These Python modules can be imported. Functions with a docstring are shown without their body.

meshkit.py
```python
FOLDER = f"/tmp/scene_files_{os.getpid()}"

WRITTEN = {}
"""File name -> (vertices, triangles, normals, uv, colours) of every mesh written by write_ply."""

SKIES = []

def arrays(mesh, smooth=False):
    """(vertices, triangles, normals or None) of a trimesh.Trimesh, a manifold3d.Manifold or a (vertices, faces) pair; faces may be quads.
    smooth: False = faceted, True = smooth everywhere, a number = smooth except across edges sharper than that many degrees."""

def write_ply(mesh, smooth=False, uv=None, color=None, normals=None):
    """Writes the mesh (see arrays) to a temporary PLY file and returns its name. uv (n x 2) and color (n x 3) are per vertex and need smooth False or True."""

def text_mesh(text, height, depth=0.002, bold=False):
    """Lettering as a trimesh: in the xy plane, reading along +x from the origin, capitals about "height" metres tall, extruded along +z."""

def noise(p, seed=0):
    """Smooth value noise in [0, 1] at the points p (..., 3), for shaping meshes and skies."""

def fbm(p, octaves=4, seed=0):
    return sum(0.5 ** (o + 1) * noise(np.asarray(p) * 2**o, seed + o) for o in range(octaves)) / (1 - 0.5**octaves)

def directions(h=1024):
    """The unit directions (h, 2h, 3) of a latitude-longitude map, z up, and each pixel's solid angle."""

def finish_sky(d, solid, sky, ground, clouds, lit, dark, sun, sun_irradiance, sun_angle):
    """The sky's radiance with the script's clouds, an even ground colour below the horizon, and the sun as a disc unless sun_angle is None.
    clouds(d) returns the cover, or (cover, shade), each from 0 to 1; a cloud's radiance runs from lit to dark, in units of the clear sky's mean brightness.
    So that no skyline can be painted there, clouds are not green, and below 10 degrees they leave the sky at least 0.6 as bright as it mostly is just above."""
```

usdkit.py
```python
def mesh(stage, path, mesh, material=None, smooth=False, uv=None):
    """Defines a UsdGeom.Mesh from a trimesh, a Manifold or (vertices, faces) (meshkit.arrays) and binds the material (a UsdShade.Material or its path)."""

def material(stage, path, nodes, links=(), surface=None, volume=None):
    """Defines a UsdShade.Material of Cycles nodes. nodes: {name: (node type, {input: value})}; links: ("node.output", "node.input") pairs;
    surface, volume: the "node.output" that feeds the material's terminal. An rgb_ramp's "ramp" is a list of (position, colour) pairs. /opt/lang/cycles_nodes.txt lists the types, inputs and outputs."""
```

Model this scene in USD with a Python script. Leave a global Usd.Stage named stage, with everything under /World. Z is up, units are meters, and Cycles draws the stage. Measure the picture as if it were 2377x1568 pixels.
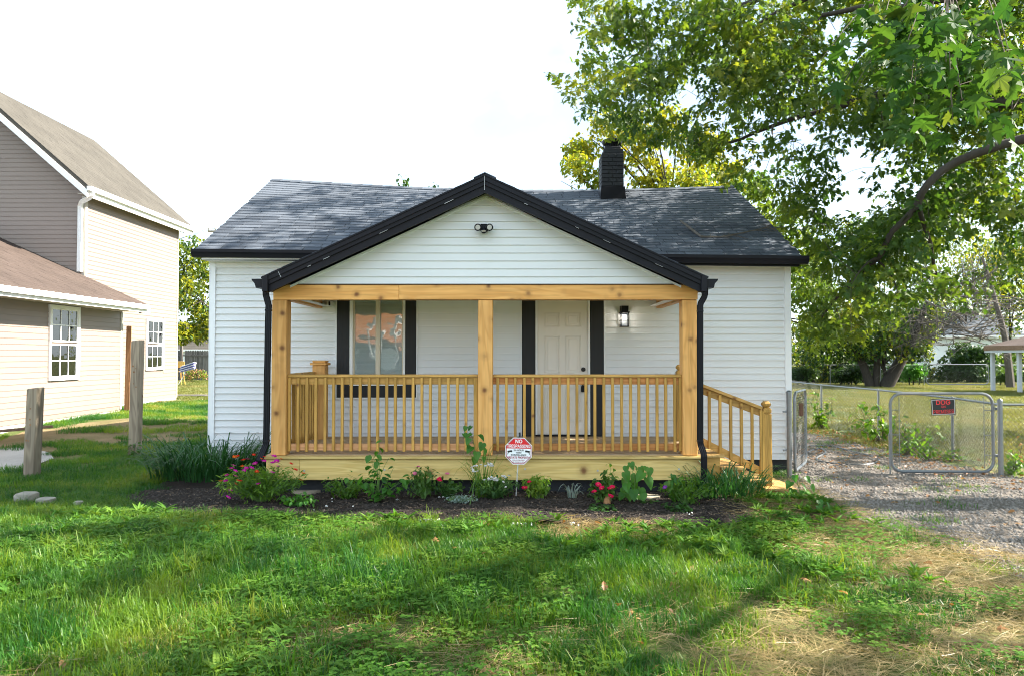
import math
import numpy as np, trimesh
from shapely.geometry import Polygon, Point
from shapely import prepare, contains_xy
import usdkit, meshkit
from pxr import Usd, UsdGeom, UsdLux, UsdShade, Gf, Sdf, Vt

stage = Usd.Stage.CreateInMemory()
UsdGeom.SetStageUpAxis(stage, 'Z')
UsdGeom.SetStageMetersPerUnit(stage, 1.0)
UsdGeom.Xform.Define(stage, '/World')
UsdGeom.Scope.Define(stage, '/World/Looks')

# ------------------------------------------------------------------ camera, sky, sun
PITCH, CAMZ, FPX, CX, CY = math.atan(40 / 1650.0), 1.80, 1650.0, 1188.0, 784.0
EXPOSURE = 2.15
cam = UsdGeom.Camera.Define(stage, '/World/camera')
cam.CreateHorizontalApertureAttr(36.0)
cam.CreateVerticalApertureAttr(36.0 * 675 / 1024)
cam.CreateFocalLengthAttr(36.0 * FPX / 2376)
cam.CreateClippingRangeAttr(Gf.Vec2f(0.05, 5000))
cam.CreateExposureAttr(EXPOSURE)
cam.AddTranslateOp().Set(Gf.Vec3d(0, 0, CAMZ))
cam.AddRotateXOp().Set(90 + math.degrees(PITCH))

SUN = np.array([0.80, 0.05, 0.0]); SUN_EL = math.radians(37)
SUN = np.array([*(SUN[:2] / np.linalg.norm(SUN[:2]) * math.cos(SUN_EL)), math.sin(SUN_EL)])
sun = UsdLux.DistantLight.Define(stage, '/World/sun')
sun.CreateIntensityAttr(1.25); sun.CreateNormalizeAttr(True); sun.CreateAngleAttr(0.5)
sun.CreateColorAttr(Gf.Vec3f(1.0, 0.93, 0.82))
_z = Gf.Vec3d(*map(float, SUN))
sun.AddTransformOp().Set(Gf.Matrix4d().SetRotate(Gf.Rotation(Gf.Vec3d(0, 0, 1), _z)))

sky = UsdLux.DomeLight.Define(stage, '/World/sky')
sky.CreateIntensityAttr(1.0)
m = usdkit.material(stage, '/World/Looks/sky', {
    'sky': ('sky_texture', {'sky_type': 'single_scattering', 'sun_disc': False, 'sun_elevation': SUN_EL,
                            'sun_rotation': math.atan2(SUN[0], SUN[1]), 'air_density': 1.0, 'aerosol_density': 1.0, 'ozone_density': 1.0}),
    'tc': ('texture_coordinate', {}),
    'mp': ('mapping', {'scale': (1.0, 1.0, 2.2), 'location': (0.7, 0.2, 0.3)}),
    'n': ('noise_texture', {'scale': 1.6, 'detail': 6, 'roughness': 0.55, 'distortion': 0.4}),
    'r': ('rgb_ramp', {'ramp': [(0.0, (0.12,) * 3), (0.40, (0.35,) * 3), (0.62, (0.80,) * 3), (1, (0.9,) * 3)]}),
    'b': ('rgb_to_bw', {}),
    'mx': ('mix', {'mix_type': 'mix', 'color2': (8.3, 9.9, 11.0)}),
    'bg': ('background_shader', {'strength': 0.055})},
    [('tc.generated', 'mp.vector'), ('mp.vector', 'n.vector'), ('n.fac', 'r.fac'), ('r.color', 'b.color'), ('b.val', 'mx.fac'),
     ('sky.color', 'mx.color1'), ('mx.color', 'bg.color')], surface='bg.background')
UsdShade.MaterialBindingAPI.Apply(sky.GetPrim()).Bind(m)
sky.GetPrim().SetCustomDataByKey('kind', 'structure')

# ------------------------------------------------------------------ helpers
def P(u, v, Y):
    """the point at distance Y seen at photo position (u, v) (in a 2376-wide frame)"""
    xr, yr = (u - CX) / FPX, -(v - CY) / FPX
    d = np.array([xr, math.cos(PITCH) - yr * math.sin(PITCH), math.sin(PITCH) + yr * math.cos(PITCH)])
    return np.array([0, 0, CAMZ]) + d * (Y / d[1])
def project(p):
    p = np.asarray(p, float) - [0, 0, CAMZ]
    f = p[..., 1] * math.cos(PITCH) + p[..., 2] * math.sin(PITCH)
    u = -p[..., 1] * math.sin(PITCH) + p[..., 2] * math.cos(PITCH)
    f = np.where(f > 0.05, f, np.nan)
    return CX + FPX * p[..., 0] / f, CY - FPX * u / f

_used = {}
def numbered(path):
    k = _used.get(path, -1) + 1
    _used[path] = k
    return path if k == 0 else f'{path}_{k:03d}'
def data(prim, label=None, cat=None, group=None, kind=None):
    for k, v in (('label', label), ('category', cat), ('group', group), ('kind', kind)):
        if v: prim.SetCustomDataByKey(k, v)
    return prim
def thing(name, label=None, cat=None, group=None, kind=None, loc=None):
    x = UsdGeom.Xform.Define(stage, numbered('/World/' + name))
    if loc is not None: x.AddTranslateOp().Set(Gf.Vec3d(*map(float, loc)))
    return data(x.GetPrim(), label, cat, group, kind)
def obj(name, mesh, mat, parent=None, label=None, cat=None, group=None, kind=None, smooth=False):
    if isinstance(mesh, MB): mesh = mesh.vf()
    base = str(parent.GetPath()) if parent is not None else '/World'
    g = usdkit.mesh(stage, numbered(f'{base}/{name}'), mesh, MAT[mat], smooth)
    return data(g.GetPrim(), label, cat, group, kind)

class MB:
    def __init__(s): s.v, s.f, s.n = [], [], 0
    def add(s, v, f):
        v, f = np.asarray(v, float), np.asarray(f, int)
        if f.shape[1] == 4: f = np.vstack([f[:, [0, 1, 2]], f[:, [0, 2, 3]]])
        s.v.append(v); s.f.append(f + s.n); s.n += len(v); return s
    def mesh(s, m): return s.add(m.vertices, m.faces)
    def vf(s): return np.vstack(s.v), np.vstack(s.f)
    def box(s, x0, x1, y0, y1, z0, z1):
        x0, x1, y0, y1, z0, z1 = min(x0,x1), max(x0,x1), min(y0,y1), max(y0,y1), min(z0,z1), max(z0,z1)
        v = [(x, y, z) for x in (x0, x1) for y in (y0, y1) for z in (z0, z1)]
        return s.add(v, BOXF)
    def cbox(s, x0, x1, y0, y1, z0, z1, c=0.004):
        """box with chamfered edges"""
        v = []
        for sx, (X, dx) in enumerate(((x0, 1), (x1, -1))):
            for (Yv, dy) in ((y0, 1), (y1, -1)):
                for (Z, dz) in ((z0, 1), (z1, -1)):
                    v += [(X, Yv + dy * c, Z + dz * c), (X + dx * c, Yv, Z + dz * c), (X + dx * c, Yv + dy * c, Z)]
        return s.add(v, CBOXF)
    def prism(s, poly, axis, a0, a1):
        """a polygon extruded along axis; its plane coordinates are the other two axes in order"""
        n = len(poly); o = [i for i in range(3) if i != axis]
        v = np.zeros((2 * n, 3)); v[:n][:, o] = poly; v[n:][:, o] = poly; v[:n, axis] = a0; v[n:, axis] = a1
        t = trimesh.creation.triangulate_polygon(Polygon(poly), engine='earcut') if n > 4 else None
        if t is not None:
            tv, tf = t
            from scipy.spatial import cKDTree
            m_ = cKDTree(np.asarray(poly, float)).query(tv)[1]; cap = m_[tf]
        else:
            cap = np.array([[0, i, i + 1] for i in range(1, n - 1)])
        side = np.array([[i, (i + 1) % n, (i + 1) % n + n, i + n] for i in range(n)])
        f = np.vstack([cap, cap[:, ::-1] + n, side[:, [0, 1, 2]], side[:, [0, 2, 3]]])
        m_ = trimesh.Trimesh(v, f, process=False)
        trimesh.repair.fix_normals(m_)
        return s.add(m_.vertices, m_.faces)
    def hexa(s, b, t):
        """8 corners: bottom quad b, top quad t"""
        v = np.vstack([b, t])
        f = [(3, 2, 1, 0), (4, 5, 6, 7), (0, 1, 5, 4), (1, 2, 6, 5), (2, 3, 7, 6), (3, 0, 4, 7)]
        return s.add(v, f)
    def bar(s, p, q, w, h, up=(0, 0, 1)):
        p, q = np.asarray(p, float), np.asarray(q, float); d = q - p; d /= np.linalg.norm(d)
        a = np.cross(d, up); a /= np.linalg.norm(a); b = np.cross(a, d)
        r = lambda c: [c + a * w / 2 * i + b * h / 2 * j for i, j in ((-1, -1), (1, -1), (1, 1), (-1, 1))]
        return s.hexa(r(p), r(q))
    def tube(s, pts, rad, sides=6, caps=True):
        p = np.asarray(pts, float); n = len(p)
        t = np.gradient(p, axis=0); t /= np.linalg.norm(t, axis=1, keepdims=True) + 1e-12
        ref = np.array([0, 0, 1.0]) if abs(t[0, 2]) < 0.9 else np.array([1.0, 0, 0])
        a = np.zeros_like(p); a0 = np.cross(t[0], ref)
        for i in range(n):
            a0 = a0 - t[i] * (a0 @ t[i]); a0 /= np.linalg.norm(a0) + 1e-12; a[i] = a0
        b = np.cross(t, a); ang = np.arange(sides) * 2 * np.pi / sides
        r = np.broadcast_to(np.asarray(rad, float), (n,))[:, None, None]
        v = p[:, None] + r * (np.cos(ang)[None, :, None] * a[:, None] + np.sin(ang)[None, :, None] * b[:, None])
        i, j = np.meshgrid(np.arange(n - 1), np.arange(sides), indexing='ij')
        q = np.stack([i * sides + j, i * sides + (j + 1) % sides, (i + 1) * sides + (j + 1) % sides, (i + 1) * sides + j], -1).reshape(-1, 4)
        v = v.reshape(-1, 3)
        f = [q[:, [0, 1, 2]], q[:, [0, 2, 3]]]
        if caps:
            k = np.arange(1, sides - 1)
            f += [np.stack([0 * k, k + 1, k], 1), np.stack([0 * k, k, k + 1], 1) + (n - 1) * sides]
        return s.add(v, np.vstack(f))
    def sweep(s, pts, prof, side):
        """profile (a, b) swept along pts; a runs along 'side'"""
        p = np.asarray(pts, float); n, k = len(p), len(prof)
        t = np.gradient(p, axis=0); t /= np.linalg.norm(t, axis=1, keepdims=True)
        a = np.asarray(side, float) - t * (t @ np.asarray(side, float))[:, None]; a /= np.linalg.norm(a, axis=1, keepdims=True)
        b = np.cross(t, a); prof = np.asarray(prof)
        v = (p[:, None] + prof[None, :, :1] * a[:, None] + prof[None, :, 1:] * b[:, None]).reshape(-1, 3)
        i, j = np.meshgrid(np.arange(n - 1), np.arange(k), indexing='ij')
        q = np.stack([i * k + j, i * k + (j + 1) % k, (i + 1) * k + (j + 1) % k, (i + 1) * k + j], -1).reshape(-1, 4)
        c = np.arange(1, k - 1)
        return s.add(v, np.vstack([q[:, [0, 1, 2]], q[:, [0, 2, 3]], np.stack([0 * c, c + 1, c], 1), np.stack([0 * c, c, c + 1], 1) + (n - 1) * k]))
    def disc(s, c, r, axis=1, h=0.004, sides=12):
        m_ = trimesh.creation.cylinder(r, h, sections=sides)
        if axis == 1: m_.apply_transform(trimesh.transformations.rotation_matrix(np.pi / 2, [1, 0, 0]))
        if axis == 0: m_.apply_transform(trimesh.transformations.rotation_matrix(np.pi / 2, [0, 1, 0]))
        m_.apply_translation(c); return s.mesh(m_)
    def ball(s, c, r, sub=2, scale=(1, 1, 1)):
        m_ = trimesh.creation.icosphere(sub, r); m_.apply_scale(scale); m_.apply_translation(c); return s.mesh(m_)
_b = trimesh.creation.box((1, 1, 1))
BOXF = np.array([[1,3,0],[4,1,0],[0,3,2],[2,4,0],[1,7,3],[5,1,4],[5,7,1],[3,7,2],[6,4,2],[2,7,6],[6,5,4],[7,5,6]])
def _cboxf():
    v, c = [], 0.1
    for (X, dx) in ((0, 1), (1, -1)):
        for (Yv, dy) in ((0, 1), (1, -1)):
            for (Z, dz) in ((0, 1), (1, -1)):
                v += [(X, Yv + dy * c, Z + dz * c), (X + dx * c, Yv, Z + dz * c), (X + dx * c, Yv + dy * c, Z)]
    v = np.array(v, float)
    from scipy.spatial import ConvexHull
    h = ConvexHull(v); f = h.simplices.copy()
    n = np.cross(v[f[:, 1]] - v[f[:, 0]], v[f[:, 2]] - v[f[:, 0]])
    flip = (n * (v[f].mean(1) - 0.5)).sum(1) < 0
    f[flip] = f[flip][:, ::-1]
    return f
CBOXF = _cboxf()

def rot(ax, ay, az):
    """(n,3,3) rotations: x, then y, then z"""
    ax, ay, az = np.broadcast_arrays(np.asarray(ax, float), ay, az)
    o, z = np.ones_like(ax), np.zeros_like(ax)
    ca, sa, cb, sb, cc, sc = np.cos(ax), np.sin(ax), np.cos(ay), np.sin(ay), np.cos(az), np.sin(az)
    X = np.stack([o, z, z, z, ca, -sa, z, sa, ca], -1).reshape(-1, 3, 3)
    Y = np.stack([cb, z, sb, z, o, z, -sb, z, cb], -1).reshape(-1, 3, 3)
    Z = np.stack([cc, -sc, z, sc, cc, z, z, z, o], -1).reshape(-1, 3, 3)
    return Z @ Y @ X
def copies(v, f, pos, R, scale):
    """merges transformed copies of a small mesh into one (vertices, faces)"""
    v, f, pos = np.asarray(v, float), np.asarray(f, int), np.asarray(pos, float)
    scale = np.asarray(scale, float)
    scale = scale[:, None, None] if scale.ndim == 1 else scale[:, None, :]
    V = np.einsum('nij,nkj->nki', R, v[None] * scale) + pos[:, None]
    F = f[None] + (np.arange(len(pos)) * len(v))[:, None, None]
    return V.reshape(-1, 3), F.reshape(-1, 3)
def quats(R):
    from scipy.spatial.transform import Rotation
    q = Rotation.from_matrix(R).as_quat()
    return q
def instancer(name, protos, pos, R, scale, idx, parent=None, **kw):
    base = str(parent.GetPath()) if parent is not None else '/World'
    path = numbered(f'{base}/{name}')
    pi = UsdGeom.PointInstancer.Define(stage, path)
    rel = pi.CreatePrototypesRel()
    for k, (mesh, mat) in enumerate(protos):
        if isinstance(mesh, MB): mesh = mesh.vf()
        usdkit.mesh(stage, f'{path}/source_{k:03d}', mesh, MAT[mat])
        rel.AddTarget(f'{path}/source_{k:03d}')
    q = quats(R)
    pi.CreatePositionsAttr(Vt.Vec3fArray.FromNumpy(np.asarray(pos, np.float32)))
    pi.CreateOrientationsAttr(Vt.QuathArray([Gf.Quath(float(a[3]), float(a[0]), float(a[1]), float(a[2])) for a in q]))
    scale = np.asarray(scale, np.float32)
    if scale.ndim == 1: scale = np.repeat(scale[:, None], 3, 1)
    pi.CreateScalesAttr(Vt.Vec3fArray.FromNumpy(scale))
    pi.CreateProtoIndicesAttr(Vt.IntArray.FromNumpy(np.asarray(idx, np.int32)))
    return data(pi.GetPrim(), **kw)

# ------------------------------------------------------------------ materials
MAT = {}
def mat(name, nodes, links, surface):
    MAT[name] = usdkit.material(stage, '/World/Looks/' + name, nodes, links, surface=surface)
def paint(name, col, rough=0.5, var=0.08, scale=6.0, bump=0.0, bscale=60.0, metallic=0.0, spec=0.5, aniso=(1, 1, 1), per=0.0, coat=0.0):
    c = np.array(col)
    nodes = {'g': ('geometry', {}), 'mp': ('mapping', {'scale': aniso}),
             'n': ('noise_texture', {'scale': scale, 'detail': 5, 'roughness': 0.6}),
             'r': ('rgb_ramp', {'ramp': [(0.25, tuple(c * (1 - var))), (0.75, tuple(np.minimum(c * (1 + var), 1)))]}),
             'oi': ('object_info', {}), 'mr': ('map_range', {'from_min': 0, 'from_max': 1, 'to_min': 1 - per, 'to_max': 1 + per}),
             'cx': ('combine_xyz', {}), 'mu': ('mix', {'mix_type': 'multiply', 'fac': 1.0}),
             'p': ('principled_bsdf', {'roughness': rough, 'metallic': metallic, 'specular_ior_level': spec, 'coat_weight': coat})}
    links = [('g.position', 'mp.vector'), ('mp.vector', 'n.vector'), ('n.fac', 'r.fac'), ('oi.random', 'mr.value'),
             ('mr.result', 'cx.x'), ('mr.result', 'cx.y'), ('mr.result', 'cx.z'), ('r.color', 'mu.color1'), ('cx.vector', 'mu.color2'), ('mu.color', 'p.base_color')]
    if bump:
        nodes['bn'] = ('noise_texture', {'scale': bscale, 'detail': 4}); nodes['bp'] = ('bump', {'strength': bump, 'distance': 0.01})
        links += [('mp.vector', 'bn.vector'), ('bn.fac', 'bp.height'), ('bp.normal', 'p.normal')]
    mat(name, nodes, links, 'p.BSDF')
def wood(name, light, dark, axis, knot=(0.13, 0.045, 0.015), per=0.16, rough=0.6, kscale=4.5, ksize=0.10):
    s = [30.0, 30.0, 30.0]; s[axis] = 1.6
    b = [9.0, 9.0, 9.0]; b[axis] = 0.9
    L, D = np.array(light), np.array(dark)
    nodes = {'g': ('geometry', {}), 'oi': ('object_info', {}), 'm1': ('math', {'math_type': 'multiply', 'value2': 41.0}),
             'cx': ('combine_xyz', {}), 'ad': ('vector_math', {'math_type': 'add'}),
             'v': ('voronoi_texture', {'scale': kscale, 'feature': 'f1', 'randomness': 1.0}), 'wn': ('noise_texture', {'scale': 14.0, 'detail': 2}),
             'kd': ('math', {'math_type': 'multiply_add', 'value2': ksize * 0.9, 'value3': -ksize * 0.45}), 'ka': ('math', {'math_type': 'add'}),
             'mp': ('mapping', {'scale': tuple(s)}), 'mb': ('mapping', {'scale': tuple(b)}),
             'n': ('noise_texture', {'scale': 1.0, 'detail': 4, 'roughness': 0.6, 'distortion': 0.6}),
             'nb': ('noise_texture', {'scale': 1.0, 'detail': 1, 'roughness': 0.4, 'distortion': 0.8}),
             'pw': ('math', {'math_type': 'multiply', 'value2': 24.0}), 'sn': ('math', {'math_type': 'sine'}), 'sm': ('map_range', {'from_min': -1.0, 'from_max': 1.0, 'to_min': 0.0, 'to_max': 1.0}),
             'r': ('rgb_ramp', {'ramp': [(0.0, tuple(np.minimum(L * 1.06, 1))), (0.6, tuple(0.7 * L + 0.3 * D)), (1.0, tuple(0.25 * L + 0.75 * D))]}),
             'fr': ('rgb_ramp', {'ramp': [(0.28, (1.10,) * 3), (0.55, (0.98,) * 3), (0.75, (0.80,) * 3)]}), 'fm': ('mix', {'mix_type': 'multiply', 'fac': 1.0}),
             'kr': ('rgb_ramp', {'ramp': [(0.0, (0.98,) * 3), (ksize * 0.5, (0.85,) * 3), (ksize * 0.9, (0.5,) * 3), (ksize * 1.3, (0.18,) * 3), (ksize * 2.4, (0, 0, 0))]}),
             'kb': ('rgb_to_bw', {}), 'km': ('mix', {'mix_type': 'mix', 'color2': knot}),
             'mr': ('map_range', {'from_min': 0, 'from_max': 1, 'to_min': 1 - per, 'to_max': 1 + per}),
             'c2': ('combine_xyz', {}), 'mu': ('mix', {'mix_type': 'multiply', 'fac': 1.0}),
             'bp': ('bump', {'strength': 0.3, 'distance': 0.003}),
             'p': ('principled_bsdf', {'roughness': rough, 'specular_ior_level': 0.3})}
    links = [('g.position', 'ad.vector1'), ('oi.random', 'm1.value1'), ('m1.value', 'cx.x'), ('m1.value', 'cx.y'), ('m1.value', 'cx.z'), ('cx.vector', 'ad.vector2'),
             ('ad.vector', 'mp.vector'), ('ad.vector', 'mb.vector'), ('mp.vector', 'n.vector'), ('mb.vector', 'nb.vector'), ('nb.fac', 'pw.value1'), ('pw.value', 'sn.value1'), ('sn.value', 'sm.value'), ('sm.result', 'r.fac'),
             ('n.fac', 'fr.fac'), ('r.color', 'fm.color1'), ('fr.color', 'fm.color2'),
             ('ad.vector', 'v.vector'), ('ad.vector', 'wn.vector'), ('wn.fac', 'kd.value1'), ('kd.value', 'ka.value1'), ('v.distance', 'ka.value2'), ('ka.value', 'kr.fac'), ('kr.color', 'kb.color'), ('kb.val', 'km.fac'),
             ('fm.color', 'km.color1'), ('oi.random', 'mr.value'), ('mr.result', 'c2.x'), ('mr.result', 'c2.y'), ('mr.result', 'c2.z'),
             ('km.color', 'mu.color1'), ('c2.vector', 'mu.color2'), ('mu.color', 'p.base_color'), ('n.fac', 'bp.height'), ('bp.normal', 'p.normal')]
    mat(name, nodes, links, 'p.BSDF')
def leafy(name, cols, trans=0.4, tcol=None, rough=0.45, patch=0.6, spec=0.4):
    """foliage: colour varies by leaf and by patches in space; part of the light passes through"""
    k = len(cols); cols = [tuple(c) for c in cols]
    tc = tcol or tuple(np.clip(np.array(cols[-1]) * np.array((1.6, 1.5, 0.7)), 0, 1))
    nodes = {'g': ('geometry', {}), 'oi': ('object_info', {}), 'n': ('noise_texture', {'scale': patch, 'detail': 3}),
             'a': ('math', {'math_type': 'multiply_add', 'value2': 0.45}), 'w': ('white_noise_texture', {'dimensions': '1D'}), 'ws': ('math', {'math_type': 'add'}),
             'b': ('math', {'math_type': 'multiply_add', 'value2': 0.55}), 'nm': ('map_range', {'from_min': 0.3, 'from_max': 0.7, 'to_min': 0.0, 'to_max': 0.55}),
             'r': ('rgb_ramp', {'ramp': [(i / max(k - 1, 1), c) for i, c in enumerate(cols)]}),
             'p': ('principled_bsdf', {'roughness': rough, 'specular_ior_level': spec}), 't': ('translucent_bsdf', {}), 'tm': ('mix', {'mix_type': 'multiply', 'fac': 1.0, 'color2': (1.9, 1.7, 0.8)}),
             'mx': ('mix_closure', {'fac': trans})}
    links = [('g.position', 'n.vector'), ('n.fac', 'nm.value'), ('g.random_per_island', 'ws.value1'), ('oi.random', 'ws.value2'), ('ws.value', 'w.w'), ('w.value', 'a.value1'), ('nm.result', 'a.value3'),
             ('a.value', 'r.fac'), ('r.color', 'p.base_color'), ('r.color', 'tm.color1'), ('tm.color', 't.color'), ('p.BSDF', 'mx.closure1'), ('t.BSDF', 'mx.closure2')]
    del nodes['b']
    mat(name, nodes, links, 'mx.closure')

paint('white_vinyl', (0.80, 0.81, 0.82), 0.42, 0.015, 1.2, 0.02, 40)
paint('white_paint', (0.80, 0.79, 0.77), 0.4, 0.02, 3)
paint('door_paint', (0.76, 0.70, 0.62), 0.38, 0.02, 3)
paint('black_metal', (0.008, 0.008, 0.011), 0.42, 0.15, 4, 0.0, spec=0.16)
paint('black_stain', (0.006, 0.006, 0.007), 0.6, 0.4, 1.0, 0.12, 1.0, aniso=(60, 60, 2))
paint('black_masonry', (0.012, 0.013, 0.017), 0.7, 0.3, 8, 0.6, 30)
paint('caulk', (0.45, 0.45, 0.45), 0.5, 0.3, 20)
paint('beige_frame', (0.62, 0.55, 0.42), 0.4, 0.03, 3)
paint('galvanized', (0.22, 0.235, 0.25), 0.38, 0.12, 25, metallic=0.75, spec=0.5)
paint('wire', (0.07, 0.075, 0.075), 0.6, 0.1, 20, spec=0.3)
paint('tan_vinyl', (0.228, 0.178, 0.148), 0.5, 0.03, 1.5, per=0.02)
paint('cream_vinyl', (0.42, 0.38, 0.32), 0.5, 0.02, 1.5)
paint('concrete', (0.42, 0.41, 0.38), 0.85, 0.2, 6, 0.4, 50)
paint('paver', (0.36, 0.30, 0.22), 0.9, 0.25, 12, 0.5, 50)
paint('limestone', (0.26, 0.24, 0.195), 0.9, 0.2, 10, 0.5, 40)
paint('bark', (0.034, 0.027, 0.020), 0.9, 0.4, 3, 0.9, 5, aniso=(6, 6, 1.5))
paint('twig', (0.10, 0.075, 0.055), 0.85, 0.3, 10)
paint('red_twig', (0.22, 0.06, 0.04), 0.7, 0.2, 10)
paint('grey_twig', (0.10, 0.085, 0.07), 0.9, 0.25, 6)
paint('green_stem', (0.10, 0.20, 0.04), 0.6, 0.2, 10)
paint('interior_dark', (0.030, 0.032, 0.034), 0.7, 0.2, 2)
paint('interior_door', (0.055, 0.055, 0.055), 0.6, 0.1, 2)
paint('blind', (0.62, 0.62, 0.60), 0.5, 0.03, 3)
paint('bronze', (0.02, 0.017, 0.015), 0.35, 0.1, 10, metallic=0.6)
paint('lens', (0.34, 0.32, 0.27), 0.25, 0.03, 10)
paint('hose', (0.05, 0.055, 0.06), 0.45, 0.1, 10)
paint('sign_red', (0.62, 0.012, 0.018), 0.35, 0.04, 20)
paint('sign_white', (0.78, 0.80, 0.80), 0.35, 0.02, 20)
paint('sign_black', (0.012, 0.012, 0.014), 0.35, 0.1, 20)
paint('sign_maroon', (0.35, 0.02, 0.05), 0.35, 0.05, 20)
paint('neon_red', (0.72, 0.03, 0.035), 0.45, 0.05, 20)
paint('aluminium', (0.62, 0.62, 0.62), 0.3, 0.05, 20, metallic=0.8)
paint('grey_post', (0.48, 0.50, 0.52), 0.5, 0.06, 4)
paint('blue_cloth', (0.10, 0.10, 0.30), 0.8, 0.1, 5)
paint('white_cloth', (0.70, 0.70, 0.72), 0.8, 0.1, 5)
paint('rust', (0.14, 0.07, 0.04), 0.8, 0.3, 12)
paint('petal_red', (0.75, 0.02, 0.02), 0.5, 0.15, 30, spec=0.2)
paint('petal_orange', (0.75, 0.12, 0.02), 0.5, 0.15, 30, spec=0.2)
paint('petal_magenta', (0.60, 0.015, 0.38), 0.5, 0.15, 30, spec=0.2)
paint('petal_crimson', (0.70, 0.01, 0.08), 0.5, 0.15, 30, spec=0.2)
paint('petal_pink', (0.72, 0.16, 0.30), 0.5, 0.15, 30, spec=0.2)
paint('petal_white', (0.78, 0.78, 0.80), 0.5, 0.05, 30, spec=0.2)
paint('petal_violet', (0.24, 0.04, 0.40), 0.5, 0.1, 30, spec=0.2)
paint('flower_eye', (0.45, 0.28, 0.02), 0.6, 0.1, 30)
wood('pine_post', (0.64, 0.335, 0.105), (0.56, 0.265, 0.07), 2, kscale=4.0, ksize=0.14)
wood('pine_beam', (0.65, 0.335, 0.10), (0.56, 0.26, 0.065), 0, kscale=4.0, ksize=0.13)
wood('pine_side', (0.60, 0.33, 0.12), (0.46, 0.22, 0.07), 1, kscale=4.0)
wood('treated_post', (0.46, 0.255, 0.06), (0.33, 0.18, 0.035), 2, kscale=5.0, ksize=0.10, per=0.16)
wood('treated_rail', (0.49, 0.27, 0.075), (0.36, 0.20, 0.045), 0, kscale=4.0, ksize=0.10)
wood('treated_depth', (0.50, 0.31, 0.11), (0.40, 0.23, 0.065), 1, kscale=4.0, ksize=0.10)
wood('orange_rail', (0.52, 0.23, 0.07), (0.38, 0.135, 0.03), 0, kscale=5.0)
wood('pink_rail', (0.62, 0.33, 0.16), (0.52, 0.25, 0.10), 0, kscale=4.0)
wood('rim_wood', (0.58, 0.42, 0.155), (0.48, 0.32, 0.095), 0, kscale=2.4, ksize=0.12)
wood('deck_wood', (0.42, 0.29, 0.17), (0.34, 0.22, 0.12), 0, kscale=3.0, ksize=0.08)
wood('grey_wood', (0.26, 0.215, 0.155), (0.16, 0.125, 0.09), 2, kscale=3.0, ksize=0.06, rough=0.85)
wood('fence_wood', (0.15, 0.135, 0.125), (0.09, 0.08, 0.075), 2, kscale=2.0, ksize=0.03, rough=0.85, per=0.25)
wood('brown_wood', (0.26, 0.14, 0.07), (0.17, 0.085, 0.045), 2, kscale=3.0, rough=0.8)
wood('plank_wood', (0.22, 0.14, 0.09), (0.14, 0.085, 0.055), 0, kscale=3.0, rough=0.85)
wood('stool_wood', (0.55, 0.33, 0.08), (0.42, 0.23, 0.05), 2, kscale=3.0, ksize=0.02)
paint('stump_wood', (0.34, 0.17, 0.07), 0.85, 0.35, 14, 0.6, 30)

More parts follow.
